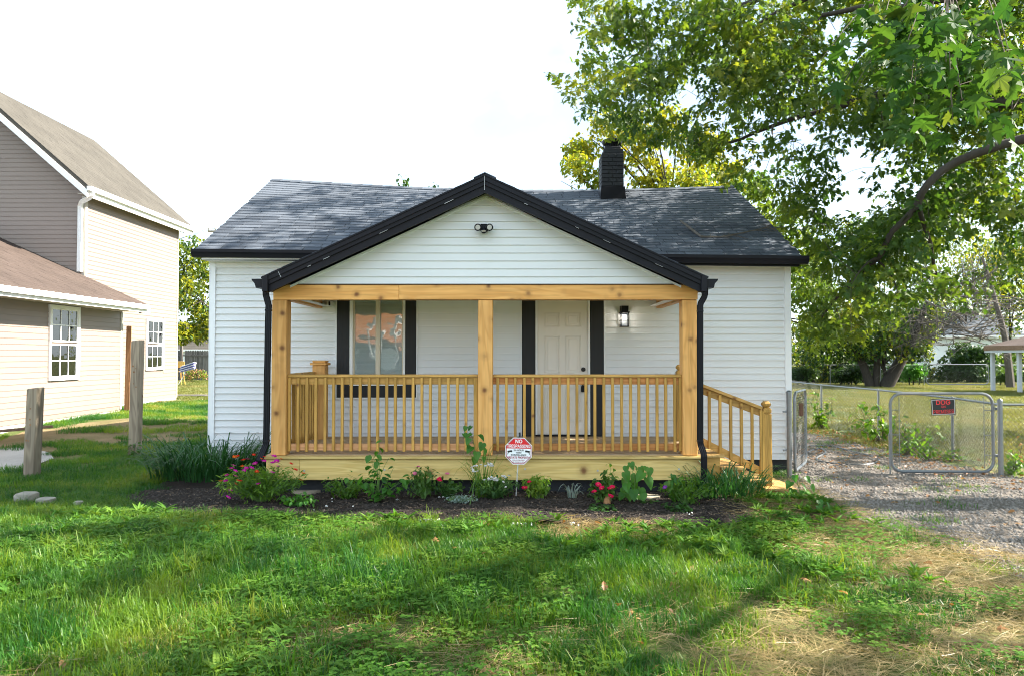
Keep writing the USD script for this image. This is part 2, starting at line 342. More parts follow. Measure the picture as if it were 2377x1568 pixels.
def shingle_mat(name, a, b, c, blot=0.0):
    nodes = {'g': ('geometry', {}), 'oi': ('object_info', {}), 'ad': ('math', {'math_type': 'add'}), 'w': ('white_noise_texture', {'dimensions': '1D'}),
             'r': ('rgb_ramp', {'ramp': [(0, a), (0.5, b), (1, c)]}), 'n': ('noise_texture', {'scale': 130, 'detail': 2}),
             'n2': ('noise_texture', {'scale': 1.3, 'detail': 4}),
             'r2': ('rgb_ramp', {'ramp': [(0.3, (0.72,) * 3), (0.7, (1.28,) * 3)]}), 'r3': ('rgb_ramp', {'ramp': [(0.3, (0.85,) * 3), (0.7, (1.12,) * 3)]}),
             'm': ('mix', {'mix_type': 'multiply', 'fac': 1.0}), 'm2': ('mix', {'mix_type': 'multiply', 'fac': 1.0}),
             'bp': ('bump', {'strength': 0.5, 'distance': 0.004}), 'p': ('principled_bsdf', {'roughness': 0.9, 'specular_ior_level': 0.15})}
    links = [('g.random_per_island', 'ad.value1'), ('oi.random', 'ad.value2'), ('ad.value', 'w.w'), ('w.value', 'r.fac'), ('g.position', 'n.vector'), ('g.position', 'n2.vector'),
             ('n.fac', 'r2.fac'), ('n2.fac', 'r3.fac'), ('r.color', 'm.color1'), ('r2.color', 'm.color2'), ('m.color', 'm2.color1'), ('r3.color', 'm2.color2'), ('m2.color', 'p.base_color'),
             ('n.fac', 'bp.height'), ('bp.normal', 'p.normal')]
    mat(name, nodes, links, 'p.BSDF')
shingle_mat('dark_shingle', (0.060, 0.069, 0.085), (0.082, 0.094, 0.114), (0.108, 0.122, 0.145))
shingle_mat('tan_shingle', (0.058, 0.053, 0.045), (0.080, 0.073, 0.062), (0.112, 0.102, 0.087))
shingle_mat('brown_shingle', (0.075, 0.056, 0.047), (0.105, 0.079, 0.067), (0.14, 0.108, 0.09))
shingle_mat('orange_shingle', (0.48, 0.17, 0.06), (0.55, 0.21, 0.08), (0.62, 0.26, 0.11))

mat('window_glass', {'f': ('fresnel', {'IOR': 1.7}), 't': ('transparent_bsdf', {'color': (0.88, 0.92, 0.91)}), 'n': ('noise_texture', {'scale': 3.0, 'detail': 1}),
     'g': ('geometry', {}), 'bp': ('bump', {'strength': 0.22, 'distance': 0.02}), 's': ('glossy_bsdf', {'roughness': 0.0, 'color': (1, 1, 1)}), 'mx': ('mix_closure', {}),
     'cl': ('math', {'math_type': 'multiply_add', 'value2': 1.1, 'value3': 0.03, 'use_clamp': True})},
    [('g.position', 'n.vector'), ('n.fac', 'bp.height'), ('bp.normal', 's.normal'), ('f.fac', 'cl.value1'), ('cl.value', 'mx.fac'), ('t.BSDF', 'mx.closure1'), ('s.BSDF', 'mx.closure2')], 'mx.closure')
mat('clear_glass', {'f': ('fresnel', {'IOR': 1.45}), 't': ('transparent_bsdf', {'color': (0.95, 0.95, 0.95)}), 's': ('glossy_bsdf', {'roughness': 0.03}), 'mx': ('mix_closure', {})},
    [('f.fac', 'mx.fac'), ('t.BSDF', 'mx.closure1'), ('s.BSDF', 'mx.closure2')], 'mx.closure')
mat('lamp_glow', {'e': ('emission', {'color': (1.0, 0.93, 0.80), 'strength': 7.0})}, [], 'e.emission')

# foliage looks
leafy('grass', [(0.010, 0.062, 0.010), (0.022, 0.105, 0.012), (0.062, 0.16, 0.013), (0.145, 0.23, 0.02), (0.23, 0.22, 0.05)], 0.45, patch=0.8)
leafy('back_grass', [(0.09, 0.13, 0.022), (0.15, 0.165, 0.04), (0.23, 0.20, 0.07)], 0.3, patch=0.4)
leafy('straw', [(0.16, 0.12, 0.055), (0.28, 0.21, 0.095), (0.42, 0.33, 0.16)], 0.2, patch=1.5)
leafy('weed_leaf', [(0.035, 0.11, 0.015), (0.075, 0.18, 0.022), (0.17, 0.25, 0.04)], 0.35, patch=1.5, rough=0.6, spec=0.15)
leafy('maple_leaf', [(0.018, 0.058, 0.012), (0.034, 0.085, 0.013), (0.056, 0.11, 0.015), (0.10, 0.155, 0.018), (0.22, 0.24, 0.025)], 0.48, patch=0.45)
leafy('near_leaf', [(0.012, 0.055, 0.014), (0.026, 0.08, 0.015), (0.05, 0.11, 0.018), (0.16, 0.18, 0.03)], 0.36, patch=1.6, rough=0.6, spec=0.2)
leafy('yellow_leaf', [(0.10, 0.15, 0.015), (0.24, 0.24, 0.018), (0.40, 0.33, 0.02)], 0.5, patch=0.5)
leafy('autumn_leaf', [(0.035, 0.10, 0.015), (0.075, 0.15, 0.015), (0.17, 0.21, 0.018), (0.32, 0.31, 0.025)], 0.45, patch=0.45)
leafy('dark_leaf', [(0.014, 0.042, 0.010), (0.026, 0.066, 0.014), (0.05, 0.10, 0.018), (0.12, 0.15, 0.022)], 0.35, patch=0.4)
leafy('lily_blade', [(0.010, 0.055, 0.016), (0.018, 0.08, 0.02), (0.035, 0.12, 0.026)], 0.25, patch=3.0)
leafy('bush_leaf', [(0.05, 0.14, 0.012), (0.11, 0.23, 0.02), (0.22, 0.32, 0.04)], 0.4, patch=4.0)
leafy('rose_leaf', [(0.022, 0.075, 0.018), (0.045, 0.12, 0.02), (0.09, 0.18, 0.025)], 0.35, patch=4.0)
leafy('sapling_leaf', [(0.03, 0.13, 0.018), (0.06, 0.20, 0.025), (0.11, 0.27, 0.035)], 0.42, patch=3.0)
leafy('silver_leaf', [(0.22, 0.30, 0.27), (0.32, 0.40, 0.37)], 0.2, patch=3.0)
leafy('brown_leaf', [(0.16, 0.07, 0.03), (0.26, 0.13, 0.05), (0.34, 0.22, 0.09)], 0.2, patch=3.0)

def ground_mat(name, stops, scale, fine, fstops, bump=0.6, d=0.03, rough=0.95):
    mat(name, {'g': ('geometry', {}), 'n': ('noise_texture', {'scale': scale, 'detail': 6, 'roughness': 0.6}), 'r': ('rgb_ramp', {'ramp': stops}),
               'n2': ('noise_texture', {'scale': fine, 'detail': 4, 'roughness': 0.7}), 'r2': ('rgb_ramp', {'ramp': fstops}),
               'm': ('mix', {'mix_type': 'multiply', 'fac': 1.0}), 'bp': ('bump', {'strength': bump, 'distance': d}), 'p': ('principled_bsdf', {'roughness': rough, 'specular_ior_level': 0.2})},
        [('g.position', 'n.vector'), ('g.position', 'n2.vector'), ('n.fac', 'r.fac'), ('n2.fac', 'r2.fac'), ('r.color', 'm.color1'), ('r2.color', 'm.color2'), ('m.color', 'p.base_color'),
         ('n2.fac', 'bp.height'), ('bp.normal', 'p.normal')], 'p.BSDF')
ground_mat('lawn_soil', [(0.3, (0.05, 0.085, 0.018)), (0.5, (0.085, 0.105, 0.028)), (0.7, (0.16, 0.13, 0.055))], 0.5, 18, [(0.3, (0.6,) * 3), (0.7, (1.4,) * 3)])
ground_mat('gravel', [(0.3, (0.125, 0.105, 0.088)), (0.7, (0.20, 0.178, 0.155))], 0.9, 45, [(0.3, (0.5,) * 3), (0.5, (0.95,) * 3), (0.7, (1.35,) * 3)], 1.0, 0.02)
ground_mat('drive_gravel', [(0.3, (0.36, 0.34, 0.31)), (0.7, (0.50, 0.48, 0.45))], 0.7, 60, [(0.3, (0.7,) * 3), (0.7, (1.2,) * 3)], 0.8, 0.015)
ground_mat('bare_dirt', [(0.3, (0.13, 0.11, 0.045)), (0.7, (0.25, 0.18, 0.10))], 1.2, 40, [(0.3, (0.7,) * 3), (0.7, (1.3,) * 3)], 0.8, 0.02)
ground_mat('mulch', [(0.3, (0.018, 0.014, 0.012)), (0.7, (0.040, 0.030, 0.024))], 2.5, 60, [(0.3, (0.5,) * 3), (0.7, (1.6,) * 3)], 1.0, 0.03)
ground_mat('stones', [(0.2, (0.15, 0.132, 0.115)), (0.8, (0.33, 0.305, 0.28))], 9, 90, [(0.3, (0.8,) * 3), (0.7, (1.15,) * 3)], 0.4, 0.004)
paint('mulch_chip', (0.035, 0.026, 0.020), 0.8, 0.6, 40, per=0.5)
paint('mulch_pale', (0.17, 0.12, 0.08), 0.85, 0.5, 40, per=0.4)
paint('pebble_white', (0.68, 0.68, 0.66), 0.6, 0.08, 30)
paint('dark_brick', (0.09, 0.06, 0.045), 0.9, 0.3, 12)
paint('asphalt', (0.05, 0.05, 0.05), 0.9, 0.2, 20, 0.4, 60)
# ------------------------------------------------------------------ terrain
def sstep(a, b, x):
    t = np.clip((np.asarray(x, float) - a) / (b - a), 0, 1); return t * t * (3 - 2 * t)
def gz(x, y):
    x, y = np.asarray(x, float), np.asarray(y, float)
    p = np.stack(np.broadcast_arrays(x, y, 0.0 * x), -1)
    bump = (meshkit.fbm(p * 0.7, 3, 5) - 0.5) * 0.10 * sstep(60, 25, y)
    near = np.exp(-((x - 0.2) / 4.5) ** 4) * sstep(8.6, 9.4, y) * sstep(18.5, 17.5, y)
    return bump * (1 - near) + 0.20 * sstep(12, 18, y) * sstep(-3.5, -8, x)
def grid_sheet(xs, ys, lift, zf=gz):
    X, Y = np.meshgrid(xs, ys, indexing='ij')
    v = np.stack([X, Y, zf(X, Y) + lift], -1).reshape(-1, 3)
    i, j = np.meshgrid(np.arange(len(xs) - 1), np.arange(len(ys) - 1), indexing='ij'); n = len(ys)
    f = np.stack([i * n + j, (i + 1) * n + j, (i + 1) * n + j + 1, i * n + j + 1], -1).reshape(-1, 4)
    return v, np.vstack([f[:, [0, 1, 2]], f[:, [0, 2, 3]]])
far = lambda a, b, n: list(np.linspace(a, b, n))
xs = far(-900, -60, 6) + far(-50, -16, 18) + far(-15, 12, 136) + far(13, 60, 24) + far(80, 900, 6)
ys = far(-900, -80, 6) + far(-60, -6, 14) + far(-5, 20, 126) + far(20.8, 60, 40) + far(75, 1200, 8)
gx, gy = np.array(xs), np.array(ys)
data(obj('ground', grid_sheet(gx, gy, 0.0), 'lawn_soil', smooth=True), kind='structure')
def patch_sheet(name, poly, lift, mt, step=0.16, zf=gz):
    """a sheet on the ground inside a polygon, its edge smooth"""
    pg = Polygon(poly).buffer(0.25).buffer(-0.25)
    ring = []
    n = max(8, int(pg.exterior.length / step))
    for k in range(n):
        q = pg.exterior.interpolate(k / n, True); ring.append((q.x, q.y))
    rng = np.random.default_rng(3)
    ring = np.array(ring); ring += (meshkit.noise(np.c_[ring * 2.5, 0 * ring[:, 0]], 3)[:, None] - 0.5) * 0.16
    pg = Polygon(ring).buffer(0)
    x0, y0, x1, y1 = pg.bounds
    g = np.stack(np.meshgrid(np.arange(x0, x1, step), np.arange(y0, y1, step), indexing='ij'), -1).reshape(-1, 2)
    inner = pg.buffer(-step * 0.6)
    g = g[contains_xy(inner, g[:, 0], g[:, 1])]
    pts = np.vstack([np.array(pg.exterior.coords)[:-1], g])
    from scipy.spatial import Delaunay
    d = Delaunay(pts); c = pts[d.simplices].mean(1)
    f = d.simplices[contains_xy(pg, c[:, 0], c[:, 1])]
    v = np.c_[pts, zf(pts[:, 0], pts[:, 1]) + lift]
    w = np.cross(v[f[:, 1]] - v[f[:, 0]], v[f[:, 2]] - v[f[:, 0]])[:, 2] < 0
    f[w] = f[w][:, ::-1]
    data(obj(name, (v, f), mt, smooth=True), kind='structure')
    return pg
GRAVEL = patch_sheet('gravel_driveway', [(4.05, -3), (4.15, 3), (4.25, 6), (4.1, 7.2), (3.75, 8.3), (3.7, 9.6), (3.95, 10.4), (4.34, 11.0), (4.4, 13), (4.5, 17), (5.6, 17.4), (6.6, 16.5), (7.1, 14), (7.25, 11), (7.6, 9), (8.4, 6), (8.8, 2), (8.8, -3)], 0.012, 'gravel', 0.2)
NDRIVE = patch_sheet('neighbour_driveway', [(-10.9, -3), (-7.9, -3), (-7.75, 8), (-7.7, 10.6), (-7.9, 12.2), (-8.6, 13.2), (-9.4, 13.6), (-10.6, 13.4), (-10.8, 10)], 0.012, 'drive_gravel', 0.25)
NDIRT = patch_sheet('dirt_strip', [(-10.6, 13.3), (-9.4, 13.5), (-8.5, 13.1), (-7.2, 13.3), (-6.6, 15), (-7.0, 17.5), (-7.6, 19), (-8.8, 19), (-9.8, 17.5), (-10.6, 16)], 0.008, 'bare_dirt', 0.25)
BEDP = [(-5.0, 10.5), (-4.9, 9.6), (-4.75, 8.9), (-4.1, 8.35), (-3.0, 8.0), (-1.6, 7.7), (0, 7.55), (1.5, 7.5), (2.3, 7.5), (2.62, 7.8), (2.75, 8.5), (2.55, 9.5), (2.5, 10.9), (-4.5, 10.9)]
def gz_bed(x, y):
    p = np.stack(np.broadcast_arrays(x, y, 0.0 * x), -1)
    return gz(x, y) + 0.05 * (meshkit.fbm(p * 3.0, 3, 9) - 0.35)
BED = patch_sheet('mulch_bed', BEDP, 0.02, 'mulch', 0.12, gz_bed)
data(obj('street', grid_sheet(np.linspace(-80, 80, 60), np.linspace(-14.5, -8, 4), 0.004, lambda x, y: 0.06 + 0 * x), 'asphalt'), kind='structure')
for g in (GRAVEL, NDRIVE, NDIRT, BED): prepare(g)

# ------------------------------------------------------------------ the white house
HOUSE = thing('white_house', 'white vinyl sided bungalow with black trim, dark shingle roof and new timber front porch', 'house', loc=None)
YW, XL, XR = 11.0, -4.67, 4.30
# wall core and foundation
WALL = obj('wall', MB().box(XL + .012, XR - .012, YW, YW + 0.14, .22, 3.26), 'white_vinyl', HOUSE)
obj('wall', MB().box(XL + .012, XR - .012, 17.1, 17.24, .22, 3.26), 'white_vinyl', HOUSE)
for x0, x1 in ((XL, XL + .14), (XR - .14, XR)):
    obj('wall', MB().prism([(YW + .142, .22), (17.098, .22), (17.098, 3.24), (14.1, 5.0), (YW + .142, 3.24)], 0, x0, x1), 'white_vinyl', HOUSE)
fd = MB().box(XL + .03, XR - .03, YW + .03, 17.2, -0.3, .22)
obj('foundation', fd, 'black_masonry', HOUSE)
# siding: one plank to a course, cut round the openings
PITCHS = 0.1016
WIN = dict(x0=-2.70, x1=-1.48, z0=1.155, z1=2.86, b=0.195)
DOOR = dict(x0=0.155, x1=1.415, z0=0.56, z1=2.80, b=0.20)
rng = np.random.default_rng(11)
def plank(x0, x1, z0, z1, y, m=None, proud=0.026):
    m = m or MB(); return m.prism([(y, z0 + .006), (y - proud * .6, z0 + .006), (y - proud, z0 + .001), (y - proud, z0 + .010), (y - proud + .004, z0 + .016), (y - .003, z1 + .002), (y, z1 + .002)], 0, x0, x1)
def eave_tilt(x): return 0.05 - 0.0115 * (x + 4.67)
z = 0.20; k = 0
while z < 3.18:
    spans = [(XL + .085, XR - .085)]
    for o in (WIN, DOOR):
        if z + PITCHS > o['z0'] and z < o['z1']:
            out = []
            for a, b in spans:
                if b <= o['x0'] or a >= o['x1']: out.append((a, b)); continue
                if a < o['x0']: out.append((a, o['x0'] - .022))
                if b > o['x1']: out.append((o['x1'] + .022, b))
            spans = out
    for a, b in spans:
        if b - a > 5:   # panel joints
            c = rng.uniform(a + 1.5, b - 1.5); obj('siding_plank', plank(a, c + .02, z, z + PITCHS, YW), 'white_vinyl', WALL); obj('siding_plank', plank(c, b, z, z + PITCHS, YW - .0012), 'white_vinyl', WALL)
        elif b - a > 1.8 and rng.random() < .45:
            c = rng.uniform(a + .5, b - .5); obj('siding_plank', plank(a, c + .02, z, z + PITCHS, YW), 'white_vinyl', WALL); obj('siding_plank', plank(c, b, z, z + PITCHS, YW - .0012), 'white_vinyl', WALL)
        else: obj('siding_plank', plank(a, b, z, z + PITCHS, YW), 'white_vinyl', WALL)
    z += PITCHS; k += 1
for x0, x1 in ((XL - .012, XL + .09), (XR - .09, XR + .012)):
    obj('corner_trim', MB().cbox(x0, x1, YW - .034, YW + .05, .20, 3.24, .006).cbox(x0 + .004, x0 + .012, YW - .038, YW - .03, .2, 3.24, .001).cbox(x1 - .012, x1 - .004, YW - .038, YW - .03, .2, 3.24, .001), 'white_vinyl', HOUSE)
obj('frieze', MB().cbox(XL + .09, XR - .09, YW - .03, YW + .02, 3.155, 3.235, .004), 'white_vinyl', HOUSE)
# soffit
obj('soffit', MB().box(XL, XR, 10.66, YW + .02, 3.235, 3.26), 'white_vinyl', HOUSE)

# window: black boards, frame, two sliding sashes, panes, the dim room behind
w = WIN
for x0, x1 in ((w['x0'], w['x0'] + w['b']), (w['x1'] - w['b'] + .03, w['x1'])):
    obj('trim_board', MB().cbox(x0, x1, YW - .042, YW + .01, w['z0'], w['z1'], .003), 'black_stain', HOUSE)
obj('trim_board', MB().cbox(w['x0'] + w['b'] + .001, w['x1'] - w['b'] + .029, YW - .040, YW + .01, w['z0'], w['z0'] + .178, .003), 'black_stain', HOUSE)
for x in (w['x0'] - .022, w['x1'] + .002):
    obj('trim_channel', MB().cbox(x, x + .020, YW - .038, YW, w['z0'] - .02, w['z1'], .003), 'white_vinyl', HOUSE)
obj('trim_channel', MB().cbox(w['x0'] - .022, w['x1'] + .022, YW - .037, YW, w['z0'] - .030, w['z0'] - .003, .003), 'white_vinyl', HOUSE)
wx0, wx1, wz0, wz1 = w['x0'] + w['b'] + .002, w['x1'] - w['b'] + .028, w['z0'] + .180, w['z1']
WINDOW = obj('window', MB().cbox(wx0, wx0 + .05, YW - .05, YW + .06, wz0, wz1, .004).cbox(wx1 - .03, wx1, YW - .05, YW + .06, wz0, wz1, .004)
             .cbox(wx0 + .05, wx1 - .03, YW - .052, YW + .06, wz0, wz0 + .05, .004).cbox(wx0 + .05, wx1 - .03, YW - .05, YW + .06, wz1 - .06, wz1, .004), 'white_paint', HOUSE)
mx = (877.0 - CX) / FPX * (YW - .03)
obj('mullion', MB().cbox(mx - .035, mx + .035, YW - .046, YW + .04, wz0 + .05, wz1 - .06, .004), 'beige_frame', WINDOW)
obj('sash', MB().cbox(wx0 + .05, wx0 + .075, YW - .03, YW + .03, wz0 + .05, wz1 - .06, .003).cbox(wx0 + .075, mx - .035, YW - .03, YW + .03, wz0 + .05, wz0 + .085, .003), 'beige_frame', WINDOW)
obj('sash', MB().cbox(wx1 - .05, wx1 - .03, YW - .03, YW + .03, wz0 + .05, wz1 - .06, .003).cbox(mx + .035, wx1 - .05, YW - .03, YW + .03, wz0 + .05, wz0 + .085, .003), 'beige_frame', WINDOW)
for a, b in ((wx0 + .075, mx - .035), (mx + .035, wx1 - .05)):
    obj('pane', MB().box(a, b, YW - .004, YW, wz0 + .085, wz1 - .06), 'window_glass', WINDOW)
    bl = MB()
    for j in range(5): bl.box(a + .01, b - .01, YW + .07, YW + .09, wz1 - .13 - .02 * j, wz1 - .115 - .02 * j)
    obj('blind', bl, 'blind', WINDOW)
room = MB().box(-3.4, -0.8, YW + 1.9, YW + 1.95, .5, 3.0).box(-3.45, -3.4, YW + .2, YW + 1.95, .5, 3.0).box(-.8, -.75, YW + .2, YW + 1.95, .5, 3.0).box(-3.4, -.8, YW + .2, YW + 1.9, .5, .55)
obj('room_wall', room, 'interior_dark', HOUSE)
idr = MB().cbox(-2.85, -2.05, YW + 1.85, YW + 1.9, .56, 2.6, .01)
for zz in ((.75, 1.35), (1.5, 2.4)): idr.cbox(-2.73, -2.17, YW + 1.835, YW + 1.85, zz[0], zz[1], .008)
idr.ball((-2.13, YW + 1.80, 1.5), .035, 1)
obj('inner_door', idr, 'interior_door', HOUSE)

# front door
d = DOOR
for x0, x1 in ((d['x0'], d['x0'] + .205), (d['x1'] - .21, d['x1'])):
    obj('trim_board', MB().cbox(x0, x1, YW - .042, YW + .01, d['z0'], d['z1'], .003), 'black_stain', HOUSE)
for x in (d['x0'] - .022, d['x1'] + .002):
    obj('trim_channel', MB().cbox(x, x + .020, YW - .038, YW, d['z0'], d['z1'], .003), 'white_vinyl', HOUSE)
dx0, dx1 = d['x0'] + .207, d['x1'] - .212
obj('door_frame', MB().cbox(dx0, dx0 + .03, YW - .045, YW + .05, d['z0'], d['z1'], .003).cbox(dx1 - .03, dx1, YW - .045, YW + .05, d['z0'], d['z1'], .003), 'white_paint', HOUSE)
slab = MB().box(dx0 + .033, dx1 - .033, YW - .008, YW + .035, d['z0'] + .03, 2.66)
FD = obj('front_door', slab, 'door_paint', HOUSE)
obj('threshold', MB().cbox(dx0, dx1, YW - .07, YW - .012, d['z0'], d['z0'] + .026, .004), 'black_metal', FD)
cw = (dx1 - dx0 - .066 - .30) / 2
for c in range(2):
    a = dx0 + .033 + .105 + c * (cw + .09)
    for z0, z1 in ((2.24, 2.46), (1.52, 2.10), (0.78, 1.32)):
        pn = MB()
        for (p0, p1, q0, q1) in ((a, a + cw, z0, z0 + .018), (a, a + cw, z1 - .018, z1), (a, a + .018, z0 + .0185, z1 - .0185), (a + cw - .018, a + cw, z0 + .0185, z1 - .0185)):
            pn.cbox(p0, p1, YW - .015, YW - .0085, q0, q1, .005)
        pn.cbox(a + .05, a + cw - .05, YW - .013, YW - .0085, z0 + .05, z1 - .05, .004)
        obj('door_panel', pn, 'door_paint', FD)
kx = dx1 - .033 - .07
obj('deadbolt', MB().disc((kx, YW - .02, 1.585), .034, 1, .024, 20).disc((kx, YW - .036, 1.585), .018, 1, .012, 16), 'bronze', FD)
kn = MB().disc((kx, YW - .016, 1.37), .033, 1, .014, 20).ball((kx, YW - .055, 1.37), .028, 2)
obj('door_knob', kn, 'bronze', FD)
obj('lockbox', MB().cbox(kx - .04, kx + .035, YW - .09, YW - .05, 1.24, 1.335, .008).tube([(kx - .02, YW - .07, 1.33), (kx - .02, YW - .07, 1.37), (kx + .015, YW - .07, 1.37), (kx + .015, YW - .07, 1.33)], .006), 'black_metal', FD)

# main roof: shingles course by course; the old ridge sags a little
RIDGE_Y, EAVE_Y, RZ, EZ = 14.1, 10.70, 5.17, 3.335
RX0, RX1 = -4.78, 4.40
def roof_pt(x, t, side=-1):
    x, t = np.asarray(x, float), np.asarray(t, float)
    y = RIDGE_Y + side * (RIDGE_Y - EAVE_Y) * (1 - t)
    s = (x - RX0) / (RX1 - RX0)
    sag = -0.15 * np.sin(np.pi * np.clip(s, 0, 1)) * t + 0.02 * np.sin(9 * s) * t * (1 - t) * 2 - 0.10 * s * t + 0.10 * t
    return np.stack([x, y, EZ + (RZ - EZ) * t + eave_tilt(x) * (1 - 0.6 * t) + sag], -1)
SL = math.hypot(RIDGE_Y - EAVE_Y, RZ - EZ)
NRM = np.array([0, -(RZ - EZ), RIDGE_Y - EAVE_Y]) / SL
def deck(side):
    m_ = MB(); xs_ = np.linspace(RX0, RX1, 25); ts_ = np.linspace(0, 1, 7)
    X, T = np.meshgrid(xs_, ts_, indexing='ij'); top = roof_pt(X, T, side)
    i, j = np.meshgrid(range(24), range(6), indexing='ij'); q = np.stack([i * 7 + j, (i + 1) * 7 + j, (i + 1) * 7 + j + 1, i * 7 + j + 1], -1).reshape(-1, 4)
    if side > 0: q = q[:, ::-1]
    m_.add(top.reshape(-1, 3) - [0, 0, .02], q); m_.add(top.reshape(-1, 3) - [0, 0, .10], q[:, ::-1]); return m_
rf = deck(-1); a_, b_ = deck(1).vf(); rf.add(a_, b_)
for x in (RX0, RX1):   # the rake edges
    t_ = np.linspace(0, 1, 9); e = np.vstack([roof_pt(np.full(9, x), t_, -1), roof_pt(np.full(9, x), t_[::-1], 1)])
    n = len(e); rf.add(np.vstack([e - [0, 0, .02], e - [0, 0, .10]]), np.array([[i, i + 1, i + 1 + n, i + n] for i in range(n - 1)]))
ROOF = obj('roof', rf, 'dark_shingle', HOUSE)
def shingle(m_, x0, x1, t0, t1, side, j):
    th = .007
    N = np.array([0, side * (RZ - EZ), RIDGE_Y - EAVE_Y]) / SL
    c = np.stack([roof_pt(x, t, side) for x, t in ((x0, t0), (x1, t0), (x1, t1), (x0, t1))])
    lift = np.array([[.008], [.008], [-.002], [-.002]])
    b = c + N * (lift - .006); t = c + N * (lift + th + j)
    return m_.hexa(b, t) if side < 0 else m_.hexa(b[::-1], t[::-1])
rng = np.random.default_rng(21)
rows, rest, singles = 27, MB(), 0
for r in range(rows):
    t0, t1 = r / rows, min((r + 1.12) / rows, 1.0)
    x = RX0 - rng.uniform(0, .25)
    while x < RX1:
        wd = rng.uniform(.24, .36); a, b = max(x, RX0), min(x + wd - .011, RX1)
        if b - a > .03:
            hidden = (r < 9) and (-2.3 + .20 * r < a and b < 1.6 - .20 * r)
            if not hidden:
                jj = rng.uniform(0, .003)
                if singles < 300 and r < 16: obj('shingle', shingle(MB(), a, b, t0, t1, -1, jj), 'dark_shingle', ROOF); singles += 1
                else: shingle(rest, a, b, t0, t1, -1, jj)
        x += wd
for r in range(rows):
    for q in range(16): shingle(rest, RX0 + q * .57375, RX0 + (q + 1) * .57375 - .004, r / rows, min((r + 1.1) / rows, 1), 1, .001)
obj('shingle', rest, 'dark_shingle', ROOF, kind='stuff')
cap = MB(); x = RX0
while x < RX1 - .05:
    x1 = min(x + .2, RX1); c = [roof_pt(x, 1.0), roof_pt(x1, 1.0)]
    for s in (-1, 1):
        dn = np.array([0, s * .13, -.066]); up = np.array([0, 0, .022]); lo = np.array([0, 0, .030])
        cap.hexa(np.array([c[0] + up - [0, 0, .012], c[1] + lo - [0, 0, .012], c[1] + lo + dn - [0, 0, .012], c[0] + up + dn - [0, 0, .012]]), np.array([c[0] + up, c[1] + lo, c[1] + lo + dn, c[0] + up + dn]))
    x = x1
obj('ridge_cap', cap, 'dark_shingle', ROOF)
# gutter and fascia along the eave, broken by the porch roof
GUT = [(0, 0), (-.085, 0), (-.092, .02), (-.105, .05), (-.122, .075), (-.125, .12), (0, .12)]
for a, b, ends in ((-4.80, -2.12, 0), (1.44, 4.44, 1)):
    m_ = MB()
    mb = MB().prism([(EAVE_Y + y, zz) for y, zz in GUT], 0, a, b); v, f = mb.vf(); v = v.copy(); v[:, 2] += 3.215 + eave_tilt(v[:, 0]); m_.add(v, f)
    GT = obj('gutter', m_, 'black_metal', HOUSE)
    mb = MB().box(a + .1 * (1 - ends), b - .1 * ends, EAVE_Y + .002, EAVE_Y + .03, -.03, .125); v, f = mb.vf(); v = v.copy(); v[:, 2] += 3.215 + eave_tilt(v[:, 0])
    obj('fascia', MB().add(v, f), 'black_metal', HOUSE)

# chimney
cx0, cx1 = (1393 - CX) / FPX * 13.7, (1448 - CX) / FPX * 13.7
CH = obj('chimney', MB().box(cx0 + .03, cx1 - .03, 13.55, 14.0, 4.5, 5.68), 'black_masonry', HOUSE)
br = MB(); rng = np.random.default_rng(5); zz = 4.72; r = 0
while zz < 5.62:
    for face in range(2):
        n = 2 + r % 2
        wds = np.linspace(cx0 + .012, cx1 - .012, n + 1)
        for q in range(n):
            j = rng.uniform(-.006, .006); br.cbox(wds[q] + .004, wds[q + 1] - .004, (13.537 if face == 0 else 13.98) + j * .7, (13.57 if face == 0 else 14.013) + j * .7, zz + .002, zz + .077, .009)
    for q in range(2):
        j = rng.uniform(-.005, .005)
        for s in (cx0 + .012, cx1 - .048): br.cbox(s + j, s + .036 + j, 13.572 + q * .205, 13.572 + (q + 1) * .2 , zz + .004, zz + .070, .006)
    zz += .078; r += 1
obj('brickwork', br, 'black_masonry', CH, kind='stuff')
obj('flashing', MB().hexa(np.array([(cx0 - .025, 13.44, 4.76), (cx1 + .025, 13.44, 4.76), (cx1 + .025, 14.1, 5.04), (cx0 - .025, 14.1, 5.04)]) - [0, 0, .16], np.array([(cx0 + .002, 13.515, 5.02), (cx1 - .002, 13.515, 5.02), (cx1 - .002, 14.03, 5.02), (cx0 + .002, 14.03, 5.02)])), 'black_metal', CH)
cm = (cx0 + cx1) / 2 + .02
obj('chimney_crown', MB().cbox(cx0 + .06, cx1 - .02, 13.56, 14.0, 5.68, 5.76, .01).cbox(cx0 + .09, cx1 - .06, 13.6, 13.96, 5.761, 5.82, .01), 'black_masonry', CH)
fl = MB(); fl.tube([(cm, 13.78, 5.8), (cm, 13.78, 5.90)], .12, 16); fl.tube([(cm, 13.78, 5.885), (cm, 13.78, 5.91), (cm, 13.78, 5.96), (cm, 13.78, 5.975)], [.15, .19, .20, .185], 16)
for q in range(24):
    a = q * 2 * np.pi / 24; fl.box(cm + .165 * math.cos(a) - .006, cm + .165 * math.cos(a) + .006, 13.78 + .165 * math.sin(a) - .006, 13.78 + .165 * math.sin(a) + .006, 5.83, 5.89)
obj('chimney_cap', fl, 'black_metal', CH)

